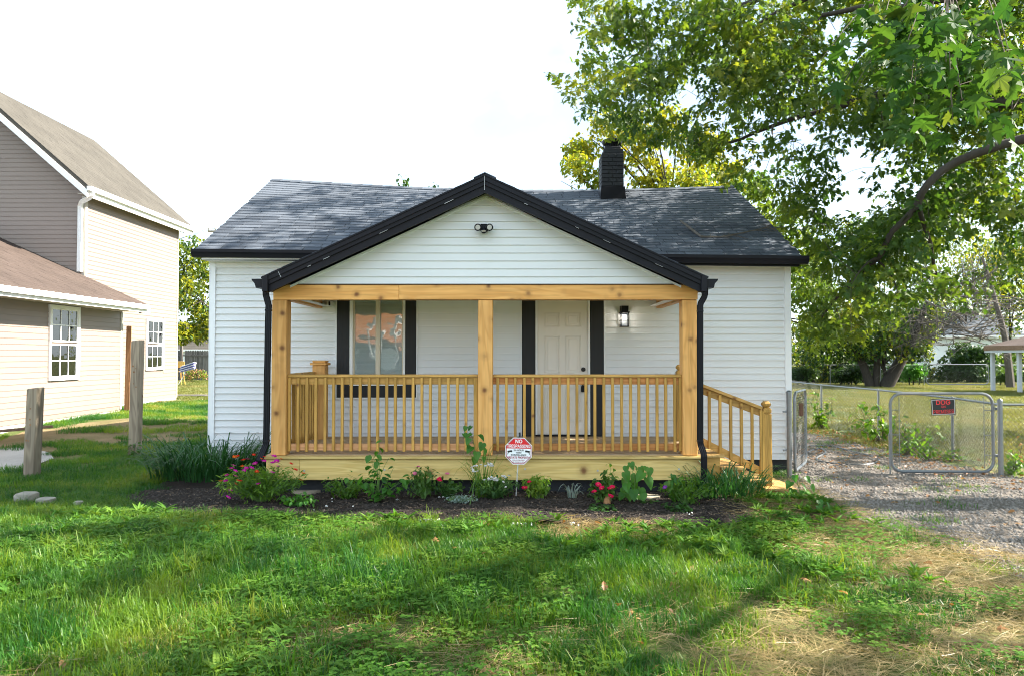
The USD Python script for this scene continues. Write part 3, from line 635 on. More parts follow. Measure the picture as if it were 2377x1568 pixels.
# ------------------------------------------------------------------ porch
YF = 9.27
APX, APZ, HW, PZ = -.345, 4.085, 2.80, 2.79           # apex, half width and eave height of the porch roof
sl = (APZ - PZ) / HW
PX0, PX1 = -3.12, 2.42
pr = MB()
for s in (-1, 1):
    a = [(APX, APZ), (APX + s * HW, PZ), (APX + s * HW, PZ - .09), (APX, APZ - .09)]
    pr.prism(a, 1, 9.02, 12.4)
PR = obj('porch_roof', pr, 'dark_shingle', HOUSE)
rng = np.random.default_rng(8); sh = MB(); ns = 22
for s in (-1, 1):
    for r in range(ns):
        y = 8.985
        while y < 12.2:
            wd = rng.uniform(.25, .36)
            f0, f1 = 1 - r / ns, 1 - min((r + 1.1) / ns, 1)
            p = lambda f, yy, l: (APX + s * HW * 1.012 * f, yy, APZ - sl * HW * 1.012 * f + l)
            jy = rng.uniform(-.012, .006) if y == 8.985 else 0
            b = np.array([p(f0, y + jy, .006), p(f0, y + wd - .006, .006), p(f1, y + wd - .006, .001), p(f1, y + jy, .001)]); t = b + [0, 0, .012]
            sh.hexa(b if s < 0 else b[::-1], t if s < 0 else t[::-1]); y += wd
obj('shingle', sh, 'dark_shingle', PR, kind='stuff')
rc = MB()
y = 8.97
while y < 12.0:
    for s in (-1, 1):
        b = np.array([(APX, y, APZ + .022), (APX, y + .2, APZ + .028), (APX + s * .14, y + .2, APZ + .028 - .14 * sl), (APX + s * .14, y, APZ + .022 - .14 * sl)])
        rc.hexa(b, b + [0, 0, .012]) if s > 0 else rc.hexa(b[::-1], b[::-1] + [0, 0, .012])
    y += .19
obj('ridge_cap', rc, 'dark_shingle', PR)
def rake(y0, y1, top, bot, ext, mname, m_name, cutz=True):
    for s in (-1, 1):
        xe = APX + s * (HW + ext); ze = APZ - sl * (HW + ext)
        a = [(APX, APZ + top), (xe, ze + top), (xe, ze + bot), (APX, APZ + bot)]
        obj(mname, MB().prism(a, 1, y0, y1), m_name, PR)
rake(8.945, 8.975, .004, -.016, .02, 'drip_edge', 'black_metal')
rake(8.955, 9.0, -.018, -.075, .01, 'rake_crown', 'black_metal')
rake(8.972, 9.0, -.075, -.128, .01, 'rake_crown', 'black_metal')
rake(8.995, 9.02, -.128, -.225, .0, 'rake_board', 'black_metal')
ck = MB(); rng = np.random.default_rng(4)
for s in (-1, 1):      # ragged white caulk left along the joint
    q = 0.1
    while q < HW - .1:
        L = rng.uniform(.02, .14)
        if rng.random() < .28:
            x0, x1 = APX + s * q, APX + s * (q + L); ck.bar((x0, 8.971, APZ - sl * q - .132), (x1, 8.971, APZ - sl * (q + L) - .132), .003, rng.uniform(.002, .005))
        q += L + rng.uniform(.0, .1)
ck.bar((APX, 8.953, APZ - .02), (APX, 8.953, APZ - .20), .006, .003, (0, 1, 0))
ck.bar((APX - HW + .19, 8.953, PZ + .07), (APX - HW + .23, 8.953, PZ - .01), .005, .003, (0, 1, 0))
obj('caulk_line', ck, 'caulk', PR, kind='stuff')
# soffit of the overhang and the gable
for s in (-1, 1):
    a = [(APX, APZ - .16), (APX + s * HW, PZ - .16), (APX + s * HW, PZ - .172), (APX, APZ - .172)]
    obj('soffit', MB().prism(a, 1, 9.021, YF + .02), 'black_metal', PR)
GB = obj('gable', MB().prism([(APX - HW + .33, 2.70), (APX + HW - .33, 2.70), (APX, APZ - .16)], 1, YF + .02, YF + .08), 'white_vinyl', HOUSE)
z = 2.722; gp = .1035; r = 0
hwz = lambda zz: max((APZ - .205 - zz) / sl, 0.0)
rng = np.random.default_rng(2)
while z < APZ - .24:
    z1 = min(z + gp, APZ - .21)
    def gplank(fa, fb, dy):
        lo = lambda f, zz: APX + f * hwz(zz)
        x = [lo(fa, z), lo(fb, z), lo(fb, z1), lo(fa, z1)]
        y0, y1 = YF - .004 + dy, YF + .012 + dy
        b = np.array([(x[0], YF + .02, z - .002), (x[1], YF + .02, z - .002), (x[2], YF + .02, z1 - .004), (x[3], YF + .02, z1 - .004)])
        f = np.array([(x[0], y0, z - .002), (x[1], y0, z - .002), (x[2], y1, z1 - .004), (x[3], y1, z1 - .004)])
        return MB().hexa(b[::-1], f[::-1])
    if r in (0, 1, 3):
        c = {0: -.42, 1: -.40, 3: -.30}[r]
        obj('siding_plank', gplank(-1, c + .004, 0), 'white_vinyl', GB); obj('siding_plank', gplank(c, 1, -.0015), 'white_vinyl', GB)
    else: obj('siding_plank', gplank(-1, 1, 0), 'white_vinyl', GB)
    z += gp; r += 1
for s in (-1, 1):
    a = [(APX, APZ - .20), (APX + s * (HW - .25), PZ + .25 * sl - .20), (APX + s * (HW - .25), PZ + .25 * sl - .228), (APX, APZ - .228)]
    obj('gable_channel', MB().prism(a, 1, YF - .018, YF + .02), 'white_vinyl', GB)
# beam in two lengths, posts, side beams, ceiling
BZ0, BZ1 = 2.522, 2.716
sx = (925 - CX) / FPX * YF
obj('beam', MB().cbox(PX0, sx, YF, YF + .09, BZ0, BZ1, .004), 'pine_beam', HOUSE)
obj('beam', MB().cbox(sx + .001, PX1 + .005, YF - .004, YF + .09, BZ0 + .003, BZ1, .004), 'pine_beam', HOUSE)
obj('beam_backing', MB().cbox(PX0 + .01, PX1 - .01, YF + .092, YF + .19, BZ0 + .004, BZ1, .004), 'pine_beam', HOUSE)
obj('beam_cap', MB().box(PX0 + .01, PX1 - .01, YF - .012, YF + .01, BZ1 + .001, BZ1 + .012), 'black_metal', HOUSE)
for x in (PX0 + .09, PX1 - .19):
    SB = obj('side_beam', MB().cbox(x, x + .1, YF + .192, YW - .02, BZ0 + .002, BZ1 + .03, .004), 'pine_side', HOUSE)
    xi = x + .1 if x < 0 else x - .10
    obj('side_beam_trim', MB().cbox(xi, xi + .10, YF + .35, YW - .02, BZ0 + .03, BZ0 + .045, .002), 'white_vinyl', HOUSE)
obj('porch_ceiling', MB().box(PX0 + .2, PX1 - .2, YF + .191, YW - .02, BZ1 + .002, BZ1 + .02), 'white_vinyl', HOUSE)
obj('porch_ceiling', MB().box(PX0 - .05, PX0 + .088, YF + .02, YW, 2.62, 2.64).box(PX1 - .088, PX1 + .05, YF + .02, YW, 2.62, 2.64), 'white_vinyl', HOUSE)
dz = lambda y: 0.50 + (y - YF) * 0.036
for x in (-3.135, -.443, 2.225):
    top = BZ0 - .001 if x < -1 or x > 1 else BZ0 - .001
    obj('porch_post', MB().cbox(x, x + .192, YF + .004, YF + .196, dz(YF) + .002, top, .008), 'pine_post', HOUSE)
# deck boards and rim
DK = obj('porch_deck', MB().hexa(np.array([(PX0, YF - .02, .40), (2.44, YF - .02, .40), (2.44, YW - .045, .44), (PX0, YW - .045, .44)]), np.array([(PX0, YF - .02, .462), (2.44, YF - .02, .462), (2.44, YW - .045, .525), (PX0, YW - .045, .525)])), 'deck_wood', HOUSE)
y = YF - .075
k = 0
while y < YW - .05:
    y1 = min(y + .138, YW - .046); zt = dz((y + y1) / 2)
    obj('deck_board', MB().cbox(PX0 - .09, 2.50, y, y1 - .005, zt - .036, zt, .008 if k == 0 else .003), 'rim_wood' if k == 0 else 'deck_wood', DK); y += .14; k += 1
RIMX = (700 - CX) / FPX * YF
obj('rim_board', MB().cbox(PX0 - .06, RIMX - .002, YF - .04, YF, .195, .458, .004), 'rim_wood', HOUSE)
obj('rim_board', MB().cbox(RIMX, 2.45, YF - .042, YF, .193, .459, .004), 'rim_wood', HOUSE)
obj('rim_board', MB().cbox(PX0 - .06, PX0 - .02, YF + .002, YW - .05, .195, .458, .004), 'treated_depth', HOUSE)
obj('skirting', MB().box(PX0 + .02, 2.40, YF + .08, YF + .12, -.2, .22), 'black_masonry', HOUSE)
for u in (710, 895, 1218, 1385, 1572):
    x = (u - CX) / FPX * YF; obj('screw', MB().disc((x, YF - .044, .335 - .01 * (u % 3)), .013, 1, .006, 10), 'aluminium', HOUSE)
for x in (-2.2, -1.0, .6, 1.8): pass
# railings
def railing(x0, x1, upper, lower, first):
    R = obj('railing', MB().cbox(x0, x1, YF + .07, YF + .16, 1.512, 1.55, .006), 'treated_rail', HOUSE)
    obj('top_rail', MB().cbox(x0, x1, YF + .10, YF + .138, 1.418, 1.510, .004), upper, R)
    obj('bottom_rail', MB().cbox(x0, x1, YF + .10, YF + .138, .555, .643, .004), lower, R)
    x = x0 + first; n = 0; rg = np.random.default_rng(int(1000 + x0 * 10))
    while x < x1 - .03:
        t = rg.normal(0, .0025)
        b = np.array([(x + t, YF + .062, .548), (x + .036 + t, YF + .062, .548), (x + .036 + t, YF + .098, .548), (x + t, YF + .098, .548)])
        obj('baluster', MB().cbox(x + t, x + .037 + t, YF + .062, YF + .098, .545 + rg.uniform(-.006, .006), 1.508, .004), 'treated_post', R)
        x += .116; n += 1
    obj('baluster', MB().cbox(x1 - .036, x1 - .002, YF + .0625, YF + .0975, .55, 1.507, .004), 'treated_post', R)
railing(-2.943, -.443, 'treated_rail', 'pink_rail', .003)
railing(-.251, 2.225, 'orange_rail', 'orange_rail', .045)
# left side railing back to a wall post
SR = obj('railing', MB().cbox(-3.02, -2.93, YF + .20, 10.62, 1.520, 1.558, .006), 'treated_depth', HOUSE)
obj('top_rail', MB().cbox(-2.99, -2.952, YF + .20, 10.62, 1.428, 1.518, .004), 'treated_depth', SR)
obj('bottom_rail', MB().cbox(-2.99, -2.952, YF + .20, 10.62, .585, .675, .004), 'treated_depth', SR)
for k in range(11):
    y = YF + .26 + k * .116
    obj('baluster', MB().cbox(-2.950, -2.914, y, y + .037, .57, 1.515, .004), 'treated_post', SR)
NW = obj('newel_post', MB().cbox(-2.98, -2.79, 10.62, 10.81, .55, 1.655, .006), 'pine_post', HOUSE)
obj('newel_cap', MB().cbox(-3.01, -2.76, 10.59, 10.84, 1.656, 1.69, .008).cbox(-2.985, -2.785, 10.615, 10.815, 1.691, 1.725, .012), 'pine_beam', NW)
# steps down to the right
ST = UsdGeom.Xform.Define(stage, numbered(str(HOUSE.GetPath()) + '/porch_steps')).GetPrim()
SAW = [(2.46, -.05), (3.62, -.05), (3.62, .03), (3.30, .03), (3.30, .13), (3.02, .13), (3.02, .30), (2.73, .30), (2.73, .465), (2.46, .465)]
for y0 in (YF + .10, 10.42): obj('stringer', MB().prism(SAW, 1, y0, y0 + .04), 'treated_rail', ST)
for x0, x1, zt in ((2.452, 2.78, .502), (2.735, 3.06, .337), (3.025, 3.35, .167), (3.305, 3.72, .068)):
    obj('tread', MB().cbox(x0, x1, YF + .06, 10.5, zt - .036, zt, .006), 'treated_depth', ST)
for x, z0, z1 in ((2.735, .338, .465), (3.025, .168, .30), (3.305, .07, .13)):
    obj('riser', MB().cbox(x - .022, x - .002, YF + .141, 10.415, z0, z1, .003), 'treated_depth', ST)
YR = 9.52
HR = obj('stair_rail', MB().bar((2.45, YR, 1.435), (3.33, YR, 1.10), .09, .038), 'treated_rail', HOUSE)
obj('top_rail', MB().bar((2.45, YR + .02, 1.368), (3.34, YR + .02, 1.030), .038, .092), 'treated_rail', HR)
obj('bottom_rail', MB().bar((2.45, YR + .02, .70), (3.34, YR + .02, .25), .038, .092), 'treated_rail', HR)
for k in range(7):
    x = 2.47 + k * .142; f = (x - 2.45) / .88
    obj('baluster', MB().cbox(x, x + .037, YR - .037, YR, .70 - .45 * f - .06, 1.41 - .335 * f - .02, .004), 'treated_post', HR)
obj('baluster', MB().cbox(3.30, 3.335, YR - .037, YR, .05, 1.075, .004), 'treated_post', HR)
def newel(x, y, s, z0, z1, m_='treated_post'):
    mb = MB().cbox(x, x + s, y, y + s, z0, z1 - .17, .006).cbox(x + .012, x + s - .012, y + .012, y + s - .012, z1 - .171, z1 - .155, .002).cbox(x, x + s, y, y + s, z1 - .155, z1 - .10, .008)
    mb.cbox(x + .012, x + s - .012, y + .012, y + s - .012, z1 - .101, z1 - .085, .002).cbox(x, x + s, y, y + s, z1 - .085, z1, .030)
    return obj('newel_post', mb, m_, HOUSE)
newel(3.345, YR - .03, .115, -.05, 1.19)
newel(2.43, 10.50, .10, .5, 1.665)
# porch gutters and downspouts
for s in (-1, 1):
    xe = APX + s * (HW + .005)
    pf = [(xe, PZ - .025), (xe + s * .155, PZ - .025), (xe + s * .15, PZ - .045), (xe + s * .115, PZ - .085), (xe + s * .10, PZ - .14), (xe, PZ - .14)]
    obj('gutter', MB().prism(pf, 1, 9.0, 10.9), 'black_metal', HOUSE)
    obj('gutter_end', MB().cbox(min(xe - s * .0, xe - s * .07), max(xe, xe - s * .07), 8.94, 8.99, PZ - .19, PZ + .01, .004), 'black_metal', HOUSE)
def spout_profile(w=.034, h=.026, k=4):
    pts = []
    for (a, b) in (((-w, -h), (w, -h)), ((w, -h), (w, h)), ((w, h), (-w, h)), ((-w, h), (-w, -h))):
        for q in range(6):
            f = q / 6; x = a[0] + (b[0] - a[0]) * f; y = a[1] + (b[1] - a[1]) * f
            g = .82 if q % 2 else 1.0; pts.append((x * (g if abs(y) == w or abs(x) == w else 1), y * (g if abs(y) == h else 1)))
    return pts
Yd = 9.08
def spout(path, ends):
    m_ = MB().sweep(path, spout_profile(), (1, 0, 0)); return obj('downspout', m_, 'black_metal', HOUSE)
L = [P(617, 664, Yd), P(617, 684, Yd), P(618.5, 690, Yd), P(622, 703, Yd), P(623.5, 709, Yd), P(623, 720, Yd), P(620.5, 850, Yd), P(618, 1022, Yd), P(617, 1030, Yd), P(611, 1046, Yd - .02), P(604, 1062, Yd - .06), P(600, 1070, Yd - .10)]
sp = spout(L, 0)
R_ = [P(1635.5, 664, Yd), P(1635.5, 684, Yd), P(1634, 690, Yd), P(1626, 704, Yd), P(1624.5, 710, Yd), P(1624.5, 722, Yd), P(1624.5, 880, Yd), P(1624.5, 1022, Yd), P(1626, 1031, Yd), P(1632, 1048, Yd - .02), P(1633.5, 1058, Yd - .03), P(1633.5, 1075, Yd - .03), P(1632.5, 1140, Yd - .03)]
sp2 = spout(R_, 0)
for s_, pts in ((sp, L), (sp2, R_)):
    for q in (5, 7): obj('strap', MB().cbox(pts[q][0] - .038, pts[q][0] + .038, Yd - .03, Yd + .03, pts[q][2] - .012, pts[q][2] + .012, .003), 'black_metal', s_)
# lights fixed to the house
c = P(1447, 735, 10.95)
LN = thing('wall_lantern', 'black lit lantern on the porch wall right of the front door', 'lantern')
obj('back_plate', MB().cbox(c[0] - .055, c[0] + .055, 10.955, 10.975, c[2] + .03, c[2] + .165, .004), 'black_metal', LN)
obj('top_box', MB().cbox(c[0] - .052, c[0] + .055, 10.82, 10.955, c[2] + .07, c[2] + .16, .004).cbox(c[0] - .072, c[0] + .075, 10.80, 10.957, c[2] + .055, c[2] + .069, .003), 'black_metal', LN)
fr = MB()
for sx_ in (-1, 1):
    for yy in (10.825, 10.94): fr.cbox(c[0] + sx_ * .056 - .006, c[0] + sx_ * .056 + .006, yy - .006, yy + .006, c[2] - .145, c[2] + .055, .001)
fr.cbox(c[0] - .064, c[0] + .064, 10.818, 10.948, c[2] - .16, c[2] - .146, .002)
obj('cage', fr, 'black_metal', LN)
obj('glass', MB().box(c[0] - .049, c[0] + .049, 10.834, 10.837, c[2] - .145, c[2] + .055).box(c[0] - .049, c[0] + .049, 10.928, 10.931, c[2] - .145, c[2] + .055), 'clear_glass', LN)
obj('bulb', MB().ball((c[0], 10.88, c[2] - .01), .030, 2, (1, 1, 1.35)), 'lamp_glow', LN, smooth=True)
c = P(1123, 531, 9.2)
FL = thing('floodlight', 'black twin head floodlight with round sensor high on the porch gable', 'floodlight')
obj('mount', MB().disc((c[0], 9.24, c[2] + .005), .055, 1, .05, 20).cbox(c[0] - .05, c[0] + .05, 9.16, 9.215, c[2] - .02, c[2] + .055, .012), 'black_metal', FL)
for s in (-1, 1):
    h = obj('lamp_head', MB().tube([(c[0] + s * .045, 9.19, c[2] + .02), (c[0] + s * .065, 9.17, c[2] + .01), (c[0] + s * .075, 9.10, c[2] - .002)], [.02, .045, .048], 18), 'black_metal', FL)
    obj('lens', MB().disc((c[0] + s * .0755, 9.094, c[2] - .003), .032, 1, .008, 18), 'lens', h)
sn = MB().ball((c[0], 9.15, c[2] - .035), .040, 2, (1, 1, 1))
obj('sensor', sn, 'black_metal', FL, smooth=True)
obj('sensor_lens', MB().tube([(c[0], 9.118, c[2] - .055), (c[0], 9.112, c[2] - .035)], [.026, .032], 14), 'lens', FL)
c = P(766, 706, 10.9)
SC = thing('security_camera', 'small white camera with black face under the porch beam beside the window', 'camera')
obj('housing', MB().cbox(c[0] - .03, c[0] + .035, 10.80, 10.98, c[2] - .035, c[2] + .04, .01), 'white_paint', SC)
obj('camera_face', MB().cbox(c[0] + .002, c[0] + .030, 10.792, 10.7995, c[2] - .03, c[2] + .034, .003), 'black_metal', SC)
# twig lying on the roof
BR = thing('fallen_branch', 'dead bare branch lying on the dark shingle roof right of the porch gable', 'branch')
def on_roof(u, v, lift=.03):
    best = None
    for Y in np.linspace(10.7, 14.1, 400):
        p = P(u, v, Y); t = (Y - EAVE_Y) / (RIDGE_Y - EAVE_Y); e = abs(p[2] - roof_pt(p[0], t)[2])
        if best is None or e < best[0]: best = (e, p)
    return best[1] + np.array([0, -.4, .8]) * lift
z4 = lambda x, y: (1083 + x / 2.8963, 309.4 + y / 2.8963)
main = [on_roof(*z4(*q), l) for q, l in (((1435, 625), .10), ((1500, 665), .07), ((1575, 707), .03), ((1700, 705), .02), ((1850, 685), .04), ((2010, 655), .06), ((2080, 675), .05))]
obj('stem', MB().tube(main[:3], [.018, .022, .02], 6).tube(main[2:], [.018, .014, .012, .010, .006], 6), 'grey_twig', BR)
tw = MB()
rng = np.random.default_rng(6)
for k in range(16):
    i = rng.integers(2, 6); f = rng.random(); p0 = main[i] * (1 - f) + main[i + 1 if i + 1 < len(main) else i] * f if i + 1 < len(main) else main[i]
    dvec = np.array([rng.uniform(-.25, .45), rng.uniform(-.25, .2), 0]); dvec[2] = dvec[1] * .54 + rng.uniform(0, .06)
    tw.tube([p0, p0 + dvec * .5 + [0, 0, .03], p0 + dvec], [.006, .004, .002], 4)
obj('twig', tw, 'grey_twig', BR)
# ------------------------------------------------------------------ the neighbour's house, left
NB = thing('tan_house', 'two storey tan sided neighbouring house with brown shingle roofs and low front wing', 'house')
MX, MY0, MY1, RXN, WXN = -12.05, 20.0, 25.6, -15.45, -10.95
EZN, RZN, OVX = 6.49, 9.72, -11.75
sN = (RZN - EZN) / (OVX - RXN)
NX2 = 2 * RXN - MX
NW_ = obj('wall', MB().prism([(NX2, -.1), (MX - .013, -.1), (MX - .013, 6.3), (MX - .25, 6.42), (RXN, RZN - .25), (NX2 + .25, 6.42), (NX2, 6.3)], 1, MY0 + .013, MY1), 'tan_vinyl', NB)
WW_ = obj('wall', MB().box(-16.0, WXN - .013, 9.0, MY0 - .001, .28, 3.02), 'tan_vinyl', NB)
obj('foundation', MB().box(-15.9, WXN - .03, 9.1, MY0 - .01, -.2, .42), 'concrete', NB)
obj('foundation', MB().box(NX2 + .1, MX - .004, MY0 + .001, MY1 - .05, -.2, .33), 'concrete', NB)
def xplank(y0, y1, z0, z1, x, proud=.014):
    return MB().prism([(x, z0 - .003), (x + proud, z0 - .003), (x + proud, z0 + .005), (x + .003, z1 - .004), (x, z1 - .004)], 1, y0, y1)
PN = 0.127
wy0, wy1, wz0n, wz1n = 16.86, 17.90, 1.27, 2.93
z = .40
while z < 2.93:
    spans = [(9.0, MY0 - .12)]
    if z + PN > wz0n - .07 and z < wz1n + .07: spans = [(9.0, wy0 - .075), (wy1 + .075, MY0 - .12)]
    for a, b in spans: obj('siding_plank', xplank(a, b, z, min(z + PN, 3.02), WXN - .012), 'tan_vinyl', WW_)
    z += PN
vy0, vy1, vz0, vz1 = 23.45, 24.52, 1.38, 2.96
z = .31
while z < 6.25:
    spans = [(MY0 + .10, MY1 - .06)]
    if z + PN > vz0 - .07 and z < vz1 + .07: spans = [(MY0 + .10, vy0 - .075), (vy1 + .075, MY1 - .06)]
    for a, b in spans: obj('siding_plank', xplank(a, b, z, z + PN, MX - .012), 'tan_vinyl', NW_)
    z += PN
z = 3.3
while z < RZN - .5:
    xr = min(MX - .10, OVX - (z - EZN + .2) / sN) if z > EZN - .4 else MX - .10
    xl = 2 * RXN - xr
    if xr - xl > .1: obj('siding_plank', plank(xl, xr, z, z + PN, MY0 + .012, proud=.014), 'tan_vinyl', NW_)
    z += PN
for args in ((MX - .10, MX + .014, MY0 - .012, MY0 + .10, .3, 6.3), (MX - .05, MX + .014, MY1 - .06, MY1 + .012, .3, 6.3), (WXN - .08, WXN + .010, MY0 - .12, MY0 - .002, .3, 3.0)):
    obj('corner_trim', MB().cbox(*args, .006), 'cream_vinyl', NB)
def nwindow(y0, y1, z0, z1, x, up_cols=3):
    W = obj('window', MB().cbox(x - .02, x + .045, y0 - .07, y0, z0 - .07, z1 + .07, .006).cbox(x - .02, x + .045, y1, y1 + .07, z0 - .07, z1 + .07, .006)
            .cbox(x - .02, x + .048, y0 + .001, y1 - .001, z0 - .07, z0, .006).cbox(x - .02, x + .045, y0 + .001, y1 - .001, z1, z1 + .07, .006), 'white_paint', NB)
    zm = (z0 + z1) / 2
    for a, b, dx in ((z0, zm - .022, 0.0), (zm + .022, z1, .012)):
        s_ = MB()
        s_.cbox(x - .02 + dx, x + .02 + dx, y0 + .002, y0 + .04, a, b, .003).cbox(x - .02 + dx, x + .02 + dx, y1 - .04, y1 - .002, a, b, .003).cbox(x - .02 + dx, x + .02 + dx, y0 + .041, y1 - .041, a, a + .04, .003).cbox(x - .02 + dx, x + .02 + dx, y0 + .041, y1 - .041, b - .04, b, .003)
        obj('sash', s_, 'white_paint', W)
        mt = MB()
        for q in (1, 2): yy = y0 + .04 + (y1 - y0 - .08) * q / 3; mt.box(x + .004 + dx, x + .014 + dx, yy - .01, yy + .01, a + .041, b - .041)
        mt.box(x + .0045 + dx, x + .0135 + dx, y0 + .042, y1 - .042, (a + b) / 2 - .01, (a + b) / 2 + .01)
        obj('muntin', mt, 'white_paint', W)
        obj('pane', MB().box(x - .004 + dx, x + dx, y0 + .041, y1 - .041, a + .041, b - .041), 'window_glass', W)
    bl = MB(); zz = z1 - .08
    while zz > z0 + .42: bl.hexa(np.array([(x - .10, y0 + .05, zz), (x - .10, y1 - .05, zz), (x - .065, y1 - .05, zz - .022), (x - .065, y0 + .05, zz - .022)])[::-1], np.array([(x - .10, y0 + .05, zz + .003), (x - .10, y1 - .05, zz + .003), (x - .065, y1 - .05, zz - .019), (x - .065, y0 + .05, zz - .019)])[::-1]); zz -= .045
    obj('blind', bl, 'blind', W, kind='stuff')
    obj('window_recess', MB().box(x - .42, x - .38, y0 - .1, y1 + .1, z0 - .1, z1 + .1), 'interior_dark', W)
# the wall behind each window opening is cut back: a dark recess stands in front of the core
nwindow(wy0, wy1, wz0n, wz1n, WXN + .45 - .45); nwindow(vy0, vy1, vz0, vz1, MX)
# roofs
def nroof(xr, zr, xe, ze, y0, y1, m_, n, overs):
    mb = MB()
    for s in (-1, 1):
        e = xr + s * (xe - xr)
        a = [(xr, zr), (e, ze), (e, ze - .12), (xr, zr - .12)]; mb.prism(a, 1, y0, y1)
    R = obj('roof', mb, m_, NB)
    sh_ = MB(); rg = np.random.default_rng(n)
    for r in range(n):
        f0, f1 = 1 - r / n, 1 - min((r + 1.1) / n, 1)
        y = y0 - rg.uniform(0, .3)
        while y < y1:
            wd = rg.uniform(.25, .42); a, b = max(y, y0), min(y + wd - .008, y1)
            if b - a > .02:
                p = lambda f, yy, l: (xr + (xe - xr) * f, yy, zr + (ze - zr) * f + l)
                q = np.array([p(f0, a, .008), p(f0, b, .008), p(f1, b, .002), p(f1, a, .002)]); j = rg.uniform(0, .004)
                sh_.hexa(q, q + [0, 0, .010 + j])
            y += wd
    obj('shingle', sh_, m_, R, kind='stuff')
    return R
nroof(RXN, RZN, OVX, EZN, MY0 - .42, MY1 + .5, 'tan_shingle', 34, 0)
nroof(-15.6, 5.62, -10.25, 3.20, 8.6, MY0 - .002, 'brown_shingle', 40, 0)
for s in (-1, 1):
    e = RXN + s * (OVX - RXN)
    obj('rake_board', MB().prism([(RXN, RZN - .125), (e, EZN - .125), (e, EZN - .33), (RXN, RZN - .33)], 1, MY0 - .44, MY0 - .40), 'white_paint', NB)
obj('rake_board', MB().prism([(RXN, RZN - .125), (OVX, EZN - .125), (OVX, EZN - .30), (RXN, RZN - .30)], 1, MY1 + .46, MY1 + .50), 'white_paint', NB)
obj('soffit', MB().prism([(MX, EZN - .20), (OVX, EZN - .22), (OVX, EZN - .24), (MX, EZN - .22)], 1, MY0 - .38, MY1 + .44), 'cream_vinyl', NB)
obj('soffit', MB().box(WXN, -10.28, 8.7, MY0 - .01, 3.02, 3.045), 'cream_vinyl', NB)
GN = [(0, 0), (.085, 0), (.095, .03), (.12, .07), (.125, .12), (0, .12)]
obj('gutter', MB().prism([(OVX + .002 + a, EZN - .145 + b) for a, b in GN], 1, MY0 - .46, MY1 + .52), 'white_paint', NB)
obj('fascia', MB().cbox(OVX - .03, OVX, MY0 - .42, MY1 + .5, EZN - .30, EZN - .13, .003), 'white_paint', NB)
obj('gutter', MB().prism([(-10.248 + a, 3.07 + b) for a, b in GN], 1, 8.5, MY0 - .05), 'white_paint', NB)
obj('fascia', MB().cbox(-10.28, -10.25, 8.6, MY0 + .12, 2.99, 3.18, .003), 'white_paint', NB)
dsp = [(OVX + .06, MY0 - .30, EZN - .15), (OVX + .05, MY0 - .30, EZN - .24), (OVX - .02, MY0 - .26, EZN - .30), (MX - .02, MY0 - .16, EZN - .40), (MX - .10, MY0 - .08, EZN - .50), (MX - .11, MY0 - .06, EZN - .60), (MX - .11, MY0 - .06, 4.14)]
obj('downspout', MB().sweep(dsp, spout_profile(.055, .04), (1, 0, 0)), 'white_paint', NB)
obj('wall_vent', MB().cbox(MX, MX + .05, 22.95, 23.1, 3.18, 3.27, .008), 'rust', NB)
obj('crawl_vent', MB().cbox(MX - .003, MX + .01, 24.0, 24.5, .10, .26, .003), 'rust', NB)

# ------------------------------------------------------------------ loose things on the left
def timber(name_label, u0, ub, vt, Y, w, tilt, m_='grey_wood'):
    p = P(ub, 900, Y); q = P(u0, vt, Y); g = float(gz(p[0], Y))
    T = thing('timber_post', name_label, 'post')
    mb = MB().cbox(-w / 2, w / 2, -w / 2, w / 2, g - .15, q[2], .012)
    v, f = mb.vf(); v = v.copy(); t = (v[:, 2] - g) / (q[2] - g); v[:, 0] += p[0] + (q[0] - p[0]) * t; v[:, 1] += Y; v[:, 2] += (v[:, 2] > q[2] - .03) * (v[:, 0] - p[0]) * .12
    obj('timber', (v, f), m_, T)
    rg = np.random.default_rng(int(u0)); kn = MB()
    for k in range(5): zz = rg.uniform(g + .3, q[2] - .2); kn.disc((p[0] + (q[0] - p[0]) * (zz - g) / (q[2] - g) + rg.uniform(-.05, .05), Y - w / 2, zz), rg.uniform(.008, .018), 1, .004, 8)
    obj('knot', kn, 'brown_wood', T, kind='stuff')
timber('short weathered square timber post standing in grass by the concrete drive', 83, 77, 900, 10.4, .165, 0)
timber('tall weathered square timber post with weeds round its foot', 320, 315, 790, 12.6, .165, 0)
LB = thing('leaning_board', 'brown timber board leaning upright in the corner of the tan house wall', 'board')
obj('plank', MB().bar((-10.80, 19.98, float(gz(-10.8, 20)) - .02), (-10.86, 20.16, 2.62), .14, .03, (0, 1, 0)), 'brown_wood', LB)
TP = thing('timber_plank', 'brown timber plank on blocks along the base of the tan house wing', 'plank')
obj('plank', MB().bar((-10.75, 12.2, .33), (-9.75, 15.1, .30), .10, .05), 'plank_wood', TP)
obj('block', MB().cbox(-10.62, -10.42, 13.4, 13.6, .0, .28, .01), 'concrete', TP)
def rock(name, label, cat, c, size, seed, m_='limestone'):
    mb = trimesh.creation.icosphere(3, 1.0); v = np.sign(mb.vertices) * np.abs(mb.vertices) ** .55
    v = v * (1 + .22 * (meshkit.fbm(mb.vertices * 1.6 + seed, 3, seed)[:, None] - .5)) * np.array(size) / 2 * .95
    return data(obj(name, (v + c, mb.faces), m_, smooth=25), label, cat)
g1 = P(62, 1158, 8.85)
rock('stone_block', 'larger pale limestone block half sunk in grass by the short post', 'stone', (g1[0], 8.85, .05), (.27, .22, .13), 3)
rock('stone_block', 'smaller flat pale stone just right of the limestone block in grass', 'stone', (g1[0] + .30, 8.75, .03), (.22, .18, .07), 7)
g2 = P(182, 1166, 8.6); rock('stone_block', 'smallest whitish stone lying alone in the grass left of the mulch bed', 'stone', (g2[0], 8.6, .03), (.10, .09, .05), 11)
